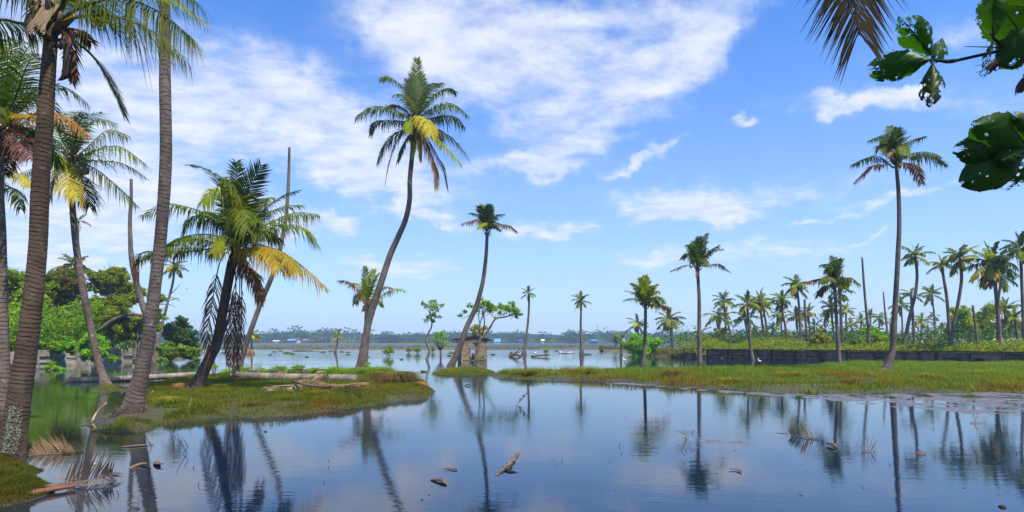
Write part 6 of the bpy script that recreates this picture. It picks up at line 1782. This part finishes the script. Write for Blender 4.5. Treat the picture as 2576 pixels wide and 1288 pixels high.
for px, py, s_, mt, lab in [(238, 1168, .6, 'husk_pale', 'ochre coconut husk floating just below the half-sunk fronds'), (565, 1047, .75, 'husk_pale', 'cream coconut shell at the edge of the left bank'), (977, 1058, .45, 'husk', 'little dark husk standing in the water below the bank tip'), (668, 1086, .5, 'twig_dark', 'small black lump afloat left of centre'),
                            (1815, 1198, .35, 'husk', 'small brown husk afloat below the feathery leaf'), (1061, 1258, .3, 'twig_dark', 'tiny black nut near the bottom centre'), (2575, 1288 - 15, .8, 'twig_dark', 'black coconut in the bottom right corner') if False else (2521, 1276, .55, 'twig_dark', 'round black coconut near the bottom right corner'),
                            (1722, 1100, .45, 'husk', 'brown butt under the grey frond spikes'), (1460, 1052, .4, 'husk', 'reddish lump on the water between the two slender palm reflections'), (2432, 1140, .35, 'rust', 'small red-brown husk on the trunk reflection at the right')]:
    o = bpy.data.objects.new('coconut_husk', NUTS); COL.objects.link(o)
    o.location = tuple(G(px, py) + [0, 0, -.01]); o.scale = (s_ * .7, s_ * .7, s_ * .7); o.rotation_euler = (0, .3, random.random() * 3)
    o.material_slots[0].link = 'OBJECT'; o.material_slots[0].material = M[mt]
    tag(o, lab, 'coconut', 'coconuts and husks afloat')

# rotten log floating at centre
rt = root('floating_log', G(1248, 1195), 'rough rotten log floating diagonally in the near centre water', 'log')
C = spline([G(1248, 1195, .0), G(1268, 1180, .015), G(1285, 1165, .02), G(1297, 1150, .01), G(1305, 1140, .01)], 40)
r = np.random.default_rng(4)
V, Fs, uv = tube_arrays(C, np.interp(np.linspace(0, 1, 40), [0, .3, .6, 1], [.012, .034, .03, .012]) * (1 + .25 * r.normal(0, 1, 40)), 10)
V += r.normal(0, .008, V.shape)
add('log', V, Fs, M['wood'], rt, False, uv=uv)
# flat algae raft
poly = GP([(1770, 1108), (1800, 1106), (1830, 1110), (1860, 1108), (1900, 1117), (1918, 1119), (1880, 1121), (1850, 1118), (1820, 1116), (1790, 1115)])
terrain('algae_raft', poly, .03, M['flat'], .012, .08, .008, 6, 55, .002, label='grey-purple floating algae raft right of centre')
COL.objects['algae_raft']['kind'] = 'stuff'

# small dark bits, stems and leaves in the water
r = np.random.default_rng(99)
bits = Acc()
for k in range(170):
    px = r.uniform(60, 2570); py = HZ + 22 + (1285 - HZ - 60) * r.random() ** 1.3
    b = G(px, py, .004); s = r.uniform(.010, .03) * (1 + b[1] * .03)
    a = r.random() * 6.28
    d1 = np.array([math.cos(a), math.sin(a), 0]); d2 = np.array([-d1[1], d1[0], 0])
    if k % 7 == 0:      # thin stem kinked out of the water
        h = r.uniform(.02, .07)
        acc_tube(bits, spline([b + [0, 0, -.05], b + [.25 * h * (-1) ** k, 0, h * .6], b + [.6 * h * (-1) ** k, 0, h]], 5), (.002 + .0003 * b[1]), 3, (.2, .17, .15))
    else:
        bits.put(np.array([b - d1 * s, b - d2 * s * .35, b + d1 * s + [0, 0, s * .3], b + d2 * s * .35]), [[0, 1, 2, 3]], (.6, .45, .4) if k % 3 == 1 else (1.8, 1.4, 1.1))
V, Fs, C_ = bits.arrays()
o = add('floating_litter', V, Fs, M['frond_d'], None, False, C_, origin=(0, 15, 0)); tag(o, 'scattered leaf bits and thin stems poking from the water', None, None, 'stuff')

# mid-water weeds and driftwood
weeds = [(500, 888, 9), (563, 889, 8), (722, 889, 10), (735, 891, 6), (690, 886, 6), (750, 884, 12), (765, 884, 10), (782, 884, 8), (705, 884, 6), (812, 887, 9), (832, 885, 8), (860, 886, 8), (876, 887, 6), (925, 899, 6), (875, 893, 6), (772, 899, 6), (680, 893, 5), (1010, 905, 5), (1140, 889, 14), (1240, 893, 8), (1130, 896, 6), (1478, 893, 12), (1400, 884, 6), (1105, 937, 8), (1065, 936, 12), (2010, 1000, 16), (1830, 982, 12), (1700, 892, 8), (88, 1046, 20), (72, 1040, 12)]
for k, (px, py, w) in enumerate(weeds[:18] + [weeds[21]]):
    pass
A = Acc()
for k, (px, py, w) in enumerate(weeds):
    d = d_of(py); s = w / F * d
    V, Fs, C_ = leaf_cloud([(G(px, py) + [0, 0, .02], (s, s * .6, min(.28, s * .35)))], 26 * int(4 + w * .4), max(.02, .0011 * d), 700 + k, .0)
    A.put(V, Fs[0], C_)
V, Fs, C_ = A.arrays()
o = add('water_weeds', V, Fs, M['leaf_dark'], None, False, C_, origin=(0, 60, 0)); tag(o, 'low clumps of water weed scattered over the open water', None, None, 'stuff')

DW = root('driftwood', G(1298, 898), 'sunken driftwood with forked limbs raised, left of the slender palm in open water', 'driftwood')
A = Acc(); dd = 75
for l, w0, w1 in [([(1280, 896), (1296, 888), (1305, 880), (1320, 877)], 5, 1.5), ([(1296, 889), (1308, 885), (1318, 881)], 3, 1), ([(1282, 897), (1300, 893), (1312, 898), (1324, 902)], 6, 4), ([(1336, 896), (1360, 894), (1384, 893)], 5, 2.5), ([(1362, 893), (1376, 890), (1384, 888)], 2.5, 1)]:
    PB(l, w0, w1, 10, random.uniform(-.4, .4), A, dd)
A.build('limb', M['wood'], DW, True)
o = tube('floating_log', np.array([P(1125, 889, 97), P(1165, 889, 96)]), .09, M['wood'], None, 6); tag(o, 'thin log lying in the water left of the brick hut', 'log')
o = tube('floating_log', np.array([P(735, 884, 114), P(778, 884, 113), P(808, 884.5, 112)]), .08, M['wood'], None, 6); tag(o, 'long low log among weed clumps near the earth bund', 'log')
heap('mud_mound', 'brown muddy root mound under the small yellow palm', 628, 891, 26, 12, 'straw', 91, 300, cat='mound')
V, Fs = sphere_arrays(P(1346, 888, 78), .18, .15, .13, 8, 6, .03, 1)
o = add('plastic_bag', V, Fs, M['white'], None, True, origin=P(1346, 890, 78)); tag(o, 'white bag caught on the driftwood right of the slender palm foot', 'bag')

# canoe
bt = root('canoe', G(1420, 889), 'small white canoe moored in the far water left of the reed strip', 'boat')
c0, c1 = G(1407, 889), G(1438, 889.5)
n = 12; ax = unit(c1 - c0); sd_ = np.array([-ax[1], ax[0], 0]); L = np.linalg.norm(c1 - c0)
rows = []
for k in range(n):
    u = k / (n - 1); w = .42 * math.sin(math.pi * min(max(u, .03), .97)) ** .55; h = .16 + .22 * (2 * u - 1) ** 4
    c = c0 + ax * L * u
    rows.append([c - sd_ * w + [0, 0, h], c - sd_ * w * .7 + [0, 0, .0], c + [0, 0, -.06], c + sd_ * w * .7, c + sd_ * w + [0, 0, h], c + sd_ * w * .6 + [0, 0, .1], c - sd_ * w * .6 + [0, 0, .1]])
V = np.array(rows).reshape(-1, 3); Fq = []
for k in range(n - 1):
    for j in range(7):
        Fq.append([k * 7 + j, k * 7 + (j + 1) % 7, (k + 1) * 7 + (j + 1) % 7, (k + 1) * 7 + j])
add('hull', V, [np.array(Fq)], M['white'], bt, True)
for u in (.3, .65):
    add('thwart', box_v(c0 + ax * L * u + [0, 0, .24], .18, .7, .03, ax, sd_), [BOXF], M['wood'], bt)

# egrets
def egret(px, py, lab, s=1.0, d=None):
    d = d or d_of(py)
    b = P(px, py, d)
    rt = root('egret', b, lab, 'bird', 'white egrets wading')
    A = Acc()
    V, Fs = sphere_arrays(b + np.array([0, 0, .38]) * s, .16 * s, .08 * s, .09 * s, 10, 8)
    n0 = A.n; A.V.append(V); A.n += len(V); A.C.append(np.ones(V.shape)); A.F4.append(Fs[0] + n0); A.F3.append(Fs[1] + n0)
    acc_tube(A, spline([b + np.array([-.10, 0, .42]) * s, b + np.array([-.2, 0, .52]) * s, b + np.array([-.14, 0, .62]) * s, b + np.array([-.18, 0, .72]) * s, b + np.array([-.25, 0, .71]) * s], 10), np.linspace(.05, .025, 10) * s, 6)
    acc_tube(A, spline([b + np.array([.1, 0, .38]) * s, b + np.array([.26, 0, .32]) * s], 4), np.linspace(.06, .02, 4) * s, 5)
    A.build('body', M['white_bird'], rt, True)
    tube('beak', np.array([b + np.array([-.25, 0, .71]) * s, b + np.array([-.36, 0, .69]) * s]), np.array([.012, .003]) * s, M['straw_o'], rt, 5)
    for o_ in (-.03, .03):
        tube('leg', np.array([b + np.array([.02, o_, .32]) * s, b + np.array([.03 + o_, o_, .15]) * s, b + np.array([0, o_, -.03]) * s]), .010 * s, M['black'], rt, 4)


egret(1570, 912, 'white egret wading in front of the flared-foot palm, left of the lime-green palm', .7)
egret(1911, 915, 'white egret wading by the dark wall, right of the palm rooted in the water', .65)


def bird(px, py, d, lab, s=1.0):
    b = P(px, py, d)
    rt = root('bird', b, lab, 'bird', 'small dark birds in flight')
    V, Fs = sphere_arrays(b, .05 * s, .16 * s, .045 * s, 8, 6)
    add('body', V, Fs, M['black'], rt, True)
    for sg in (-1, 1):
        V = np.array([b + np.array([0, -.06, 0]) * s, b + np.array([0, .06, 0]) * s, b + np.array([sg * .16, .04, .08]) * s, b + np.array([sg * .16, -.07, .08]) * s, b + np.array([sg * .34, .06, .02]) * s])
        V = np.vstack([V, V + np.array([0, 0, .012])])
        add('wing', V, [np.array([[0, 1, 2, 3], [8, 7, 6, 5], [0, 5, 6, 1], [0, 3, 8, 5]]), np.array([[3, 2, 4], [9, 7, 8], [2, 7, 9], [3, 9, 8]])], M['black'], rt)


bird(470, 727, 60, 'small dark bird flying above the dark conical bush', .5)
bird(1511, 687, 90, 'tiny dark bird flying above the lone slender palm', .4)
bird(1220, 691 - 0, 120, 'tiny dark bird beside the slim palm leaning over the hut', .4) if False else None

# ------------------------------------------------------------------ buildings
def shed(label, px0, px1, ytop, ybase, d, wall, roof, depth=4, roof_h=.35, group=None, name='shed', cat='shed', win=True):
    a = P(px0, ybase, d); b = P(px1, ybase, d); z1 = P(px0, ytop, d)[2]; z0 = min(a[2], .3)
    W = b[0] - a[0]; H_ = z1 - z0; hw = H_ * (1 - roof_h)
    rt = root(name, ((a[0] + b[0]) / 2, d, z0), label, cat, group)
    cx = (a[0] + b[0]) / 2
    add('wall', box_v((cx, d + depth / 2, z0 + hw / 2), W, depth, hw), [BOXF], M[wall], rt)
    ov = .25; zz = z0 + hw
    V = np.array([[cx - W / 2 - ov, d - ov, zz + .004], [cx + W / 2 + ov, d - ov, zz + .004], [cx + W / 2 + ov, d + depth + ov, zz + .004], [cx - W / 2 - ov, d + depth + ov, zz + .004], [cx - W / 2 - ov, d + depth / 2, z1], [cx + W / 2 + ov, d + depth / 2, z1]])
    add('roof', V, [np.array([[0, 1, 5, 4], [2, 3, 4, 5], [0, 3, 2, 1]]), np.array([[0, 4, 3], [1, 2, 5]])], M[roof], rt)
    if win:
        add('door', box_v((cx - W * .2, d - .02, z0 + hw * .4), W * .14, .06, hw * .8), [BOXF], M['black'], rt)
        add('window', box_v((cx + W * .2, d - .02, z0 + hw * .55), W * .2, .06, hw * .35), [BOXF], M['black'], rt)
    return rt


GS = 'sheds and houses along the far shore'
shed('blue shed on the far shore between the stocky palm and the yellow palm', 723, 741, 853, 861, 440, 'blue', 'blue_pale', group=GS)
shed('white hut behind the blue far-shore shed', 728, 752, 850, 859, 455, 'white', 'roofslab', group=GS)
shed('low white-roofed hut left of the blue far-shore shed', 686, 700, 856, 860, 445, 'lintel', 'white', group=GS, win=False)
shed('second smaller blue shed right of the blue far-shore shed', 762, 772, 853, 861, 440, 'blue', 'lintel', group=GS)
shed('long brown hut on the far shore right of the blue sheds', 775, 790, 855, 860, 450, 'roofslab', 'roofslab', group=GS, win=False)
shed('bright blue-roofed house on the far shore just right of the brick hut', 1244, 1258, 852, 860, 330, 'white', 'blue_pale', group=GS, roof_h=.6)
shed('round-topped blue boat shed left of the slender palm on the far shore', 1305, 1314, 854, 861, 360, 'blue', 'blue', group=GS, win=False)
shed('small white house on the far shore right of the slender palm', 1362, 1369, 853, 858, 420, 'white', 'white', group=GS)
shed('blue boat shed on the far shore right of the lone slender palm', 1488, 1502, 854, 860, 340, 'blue', 'blue_pale', group=GS)
shed('turquoise shed showing left of the round bush', 1556, 1572, 852, 859, 340, 'blue_pale', 'blue_pale', group=GS)
shed('long house with corrugated metal roof behind the palms at the right', 2452, 2535, 852, 884, 78, 'lintel', 'metal', depth=7, roof_h=.55, name='house', cat='house')
shed('second metal-roofed house at the right edge', 2535, 2620, 851, 884, 72, 'lintel', 'metal', depth=6, roof_h=.5, name='house', cat='house')
shed('pale blue-grey house half hidden behind the isolated slim palm', 2318, 2385, 850, 882, 105, 'blue_pale' if False else 'white', 'metal', depth=6, name='house', cat='house', roof_h=.4)

# fishing-net poles on the far shore
r = np.random.default_rng(12)
for k, px in enumerate([657, 780, 788, 796, 803, 808, 815, 822, 832, 840, 851, 864, 872, 879, 892, 905]):
    d = 380
    t0 = P(px, 862, d); t1 = P(px + r.normal(0, 1.2), 846 + r.normal(0, 1.5) - (6 if k in (0, 1) else 0), d)
    o = tube('net_pole', np.array([t0 + [0, 0, -.5], t1]), .11, M['husk_pale'], None, 5)
    tag(o, 'thin pale fishing-net pole standing off the far shore near the yellow palm', 'pole', 'fishing-net poles off the far shore')
rt = root('radio_mast', P(1503 - 10, 860, 500), 'thin lattice radio mast rising above the far trees left of the lone slender palm', 'mast')
# mast at x=1503? photograph: between the two slender palms
V = []
A = Acc(); dM = 500; mx = 1503
for s_ in (-1, 1):
    acc_tube(A, np.array([P(mx + s_ * 1.0, 862, dM), P(mx + s_ * .3, 816, dM)]), .07, 4)
for k in range(12):
    y0_ = 862 - k * 4.1
    acc_tube(A, np.array([P(mx - .9 + k * .04, y0_, dM), P(mx + .9 - k * .04, y0_ - 4, dM)]), .04, 3)
A.build('mast_frame', M['lintel'], rt)

# ------------------------------------------------------------------ far wood
r = np.random.default_rng(15)
n_tr = 620
Vc = []
A = Acc()
xs_ = r.uniform(-620, 640, n_tr)
top = 9.0 + 5.0 * (fbm(np.stack([xs_ * .012, xs_ * 0], 1), 3, 4) - .3) + 2.5 * np.exp(-((xs_ + 170) / 28) ** 2)
clumps = []
for k in range(n_tr):
    dy = 500 + 45 * r.random(); h = top[k] * (.65 + .4 * r.random()); R = r.uniform(3, 5.5)
    clumps.append((np.array([xs_[k], dy, h - R * .8]), (R * 1.2, R * .8, R)))
    clumps.append((np.array([xs_[k] + r.normal(0, 2), dy - 3, h * .4]), (R * 1.3, R * .8, h * .4)))
V, Fs, C_ = leaf_cloud(clumps, 90000, 1.0, 16, .75)
A.put(V, Fs[0], C_)
for k in range(44):        # palm heads above the canopy
    x = r.uniform(-620, 640) if k > 14 else r.normal(-165, 28)
    d = 510 + 20 * r.random(); h = 7.0 + 4.5 * r.random() + (2.5 if k <= 14 else 0)
    c = np.array([x, d, h])
    acc_tube(A, np.array([c * [1, 1, 0], c]), .22, 3, (1.2, .9, .8))
    for q in range(9):
        a = q * .7; L = r.uniform(2.0, 2.8)
        dr = np.array([math.cos(a), math.sin(a), r.uniform(.1, .8)])
        e = c + dr * L; e2 = e + np.array([dr[0], dr[1], -1.2]) * .8
        w = np.array([0, 0, .45])
        A.put(np.array([c - w * .3, c + w * .3, e + w * .7, e - w, e2]), [[0, 1, 2, 3]], (.9,) * 3) if False else A.put(np.array([c - w * .3, e - w, e2, e + w * .7]), [[0, 1, 2, 3]], (.9,) * 3)
V, Fs, C_ = A.arrays()
o = add('distant_forest', V, Fs, M['leaf_far'], None, False, C_, origin=(0, 550, 0)); tag(o, 'hazy band of trees and palm heads along the far shore', None, None, 'stuff')
# solid dark bulk of the wood behind its leaves
n = 320
x = np.linspace(-640, 660, n); hb = 7.6 + 4.5 * (fbm(np.stack([x * .02, x * 0], 1), 5, 4) - .4)
V = np.concatenate([np.column_stack([x, np.full(n, 512), np.full(n, .2)]), np.column_stack([x, np.full(n, 520), hb]), np.column_stack([x, np.full(n, 560), hb * .9]), np.column_stack([x, np.full(n, 575), np.full(n, .2)])])
i = np.arange(n - 1)
add('wooded_ridge', V, [np.concatenate([np.stack([k * n + i, k * n + i + 1, (k + 1) * n + i + 1, (k + 1) * n + i], 1) for k in range(3)])], M['leaf_far'], None, True, np.full((len(V), 3), .8), origin=(0, 570, 0), label='low wooded rise behind the far shore', kind='structure')

# ------------------------------------------------------------------ close foliage, top right


def eaten_leaf(parent, base, tip, width, seed, bite=.5, tipbite=.3, d0=3.2, d1=3.3, curl=.03, name='leaf', mat='leaf_fg', shape=.55):
    """broad leaf with insect-eaten edge and holes; base/tip in picture units"""
    b = P(base[0], base[1], d0); t_ = P(tip[0], tip[1], d1)
    ax = t_ - b; L = np.linalg.norm(ax); ax = ax / L
    vd = unit((b + t_) / 2 - np.array([0, 0, CH])); sd = unit(np.cross(ax, vd)); nr = np.cross(sd, ax)
    nu, nv = 90, 56
    U, Vv = np.meshgrid(np.linspace(0, 1, nu), np.linspace(-1, 1, nv), indexing='ij')
    u = U.ravel(); v = Vv.ravel()
    w = width / F * d0 / 2
    prof = np.sin(np.pi * np.clip(u, 0, 1) ** (math.log(.5) / math.log(shape))) ** .75
    prof = np.maximum(prof, .02)
    rr = np.random.default_rng(seed)
    lobes = 1 + .03 * np.sin(u * 22 + v * 2)
    pos = b + ax * (u * L)[:, None] + sd * (v * w * prof * lobes)[:, None] + nr * ((v ** 2) * curl * 1.5 - curl * np.abs(np.sin(u * 14 + np.abs(v) * 5)) * .07 + curl * u ** 2)[:, None]
    idx = np.arange(nu * nv).reshape(nu, nv)
    Fq = np.stack([idx[:-1, :-1], idx[1:, :-1], idx[1:, 1:], idx[:-1, 1:]], -1).reshape(-1, 4)
    cu = u[Fq].mean(1); cv = v[Fq].mean(1)
    nzv = fbm(np.stack([cu * L * 30, cv * w * 40 * prof[Fq].mean(1)], 1) + seed * 3.1, seed, 5)
    fine = fbm(np.stack([cu * L * 140, cv * w * 180], 1) + seed, seed + 4, 3)
    edge = np.clip((np.abs(cv) - (1 - bite)) / max(bite, .01), 0, 1)
    tipe = np.clip((cu - (1 - tipbite)) / max(tipbite, .01), 0, 1)
    e = np.maximum(edge, tipe)
    kill = (nzv * .65 + fine * .35) + e * .30 > .76
    kill |= (nzv > .86)
    kill &= ~(np.abs(cv) < .05)
    # scattered small holes
    for _ in range(3 if bite > .35 else 2):
        hu, hv, hr = rr.random(), rr.uniform(-.8, .8), rr.uniform(.006, .018)
        kill |= ((cu - hu) * L) ** 2 + ((cv - hv) * w) ** 2 < (hr * .6) ** 2
    Fq = Fq[~kill]
    used = np.unique(Fq); rem = np.full(len(pos), -1); rem[used] = np.arange(len(used))
    # side veins as slightly darker stripes of the leaf's own tissue
    vein = (np.abs(((u * 9 - np.abs(v) * 1.6) % 1) - .5) > .44)
    col = np.where(vein[:, None], np.array([[.75, .75, .7]]), np.array([[1., 1., 1.]])) * (0.9 + .2 * fbm(np.stack([u * 6, v * 6], 1), seed, 3))[:, None]
    o = add(name, pos[used], [rem[Fq]], M[mat], parent, True, col[used], origin=b)
    C = spline([b, (b + t_) / 2 + nr * curl * .3, t_ + nr * curl], 12)
    tube('midrib', C - nr * .002, np.linspace(.0035, .0008, 12), M['twig_dark'], o, 5)
    return o


AL = root('tree_branch', P(2640, 60, 3.3), 'insect-eaten broad-leaved branch hanging into the top right corner', 'branch')
tube('twig', spline([P(2720, 40, 3.3), P(2600, 105, 3.3), P(2532, 124, 3.3), P(2460, 140, 3.3), P(2395, 154, 3.3), P(2370, 153, 3.3), P(2345, 150, 3.3)], 40), np.interp(np.linspace(0, 1, 40), [0, .5, .82, .88, 1], [.016, .0085, .0085, .012, .006]), M['twig_dark'], AL, 8)
tube('twig', spline([P(2532, 124, 3.28), P(2510, 105, 3.25), P(2496, 88, 3.2), P(2500, 60, 3.2)], 14), .008, M['twig_dark'], AL, 7)
tube('twig', spline([P(2520, 120, 3.26), P(2470, 118, 3.26), P(2426, 117, 3.24)], 10), np.linspace(.004, .0015, 10), M['twig_dark'], AL, 5)
eaten_leaf(AL, (2346, 149), (2182, 176), 82, 1, .45, .45)
eaten_leaf(AL, (2350, 146), (2275, 55), 70, 2, .55, .5, 3.3, 3.15)
eaten_leaf(AL, (2352, 145), (2376, 82), 52, 3, .7, .6, 3.3, 3.4)
eaten_leaf(AL, (2346, 152), (2342, 245), 56, 4, .8, .5, 3.3, 3.2)
eaten_leaf(AL, (2498, 98), (2500, -10), 66, 5, .6, .3, 3.2, 3.1)
eaten_leaf(AL, (2600, 130), (2490, -30), 130, 6, .3, .2, 3.4, 3.3)
eaten_leaf(AL, (2640, 60), (2520, 160), 110, 7, .3, .3, 3.15, 3.25)
eaten_leaf(AL, (2600, 20), (2560, -90), 130, 8, .3, .3, 3.2, 3.1)
eaten_leaf(AL, (2500, 100), (2482, 145), 22, 9, .9, .5, 3.22, 3.2)
eaten_leaf(AL, (2560, 120), (2485, 180), 34, 10, .4, .4, 3.3, 3.35, mat='frond_d')
eaten_leaf(AL, (2610, 150), (2558, 240), 26, 11, .3, .2, 3.3, 3.35, mat='frond_d')
A = Acc()
rr = np.random.default_rng(6)
for k in range(26):
    a = (2478 + rr.normal(0, 6), 150 + k * 1.6); e = (a[0] + rr.normal(0, 9), a[1] + rr.uniform(2, 9))
    acc_tube(A, np.array([P(*a, 3.22), P(*e, 3.22)]), .0016, 3)
acc_tube(A, spline([P(2496, 118, 3.22), P(2484, 150, 3.22), P(2462, 190, 3.22)], 8), .002, 4)
A.build('leaf_skeleton', M['twig_dark'], AL)

AL2 = root('tree_branch', P(2640, 390, 3.0), 'rounded dark leaf whorl reaching in at the right edge below the top corner', 'branch')
tube('twig', spline([P(2760, 350, 3.0), P(2680, 375, 3.0), P(2590, 372, 3.0)], 14), .011, M['twig_dark'], AL2, 8)
eaten_leaf(AL2, (2600, 392), (2462, 318), 112, 21, .08, .04, 3.0, 2.95, shape=.62)
eaten_leaf(AL2, (2590, 375), (2420, 376), 80, 22, .3, .2, 3.02, 3.0, shape=.6)
eaten_leaf(AL2, (2600, 375), (2432, 455), 104, 23, .06, .05, 3.0, 3.05, shape=.6)
eaten_leaf(AL2, (2600, 400), (2520, 470), 70, 24, .8, .5, 3.05, 3.1)
eaten_leaf(AL2, (2610, 370), (2560, 300), 60, 25, .2, .2, 2.98, 2.9)
eaten_leaf(AL2, (2590, 372), (2530, 400), 60, 26, .2, .2, 2.98, 2.96)

# hanging palm frond tip at the top
HF = root('palm_frond', P(2150, -330, 6.0), 'dark hanging palm frond tip at the top edge right of centre', 'palm frond')
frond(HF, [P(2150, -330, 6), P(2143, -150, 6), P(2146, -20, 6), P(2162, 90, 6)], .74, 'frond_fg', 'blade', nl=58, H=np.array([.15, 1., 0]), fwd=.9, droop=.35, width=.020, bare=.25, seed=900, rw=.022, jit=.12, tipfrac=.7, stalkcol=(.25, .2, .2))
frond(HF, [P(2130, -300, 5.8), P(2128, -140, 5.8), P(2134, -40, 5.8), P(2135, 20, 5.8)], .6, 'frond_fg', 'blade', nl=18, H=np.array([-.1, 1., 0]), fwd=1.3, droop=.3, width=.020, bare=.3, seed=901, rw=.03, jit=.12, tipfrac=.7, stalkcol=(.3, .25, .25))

# ------------------------------------------------------------------ humid air
V = box_v((0, 720, 19.5), 3020, 1600, 43)
hz = add('haze', V, [BOXF], None, None, origin=(0, 720, 0)); tag(hz, 'thin humid haze over the lake', None, None, 'stuff')
hm = bpy.data.materials.new('humid_air'); hm.use_nodes = True
g = NG(hm.node_tree); g.n.clear()
out = g.new('ShaderNodeOutputMaterial'); pv = g.new('ShaderNodeVolumePrincipled')
pv.inputs['Color'].default_value = (.55, .77, 1.0, 1)
pv.inputs['Density'].default_value = .00052
pv.inputs['Anisotropy'].default_value = 0.0
g.link(pv.outputs[0], out.inputs['Volume'])
hz.data.materials.append(hm)

# tidy: tags given through tube(**tg)
for o in COL.objects:
    if 'cat' in o.keys():
        o['category'] = o['cat']; del o['cat']
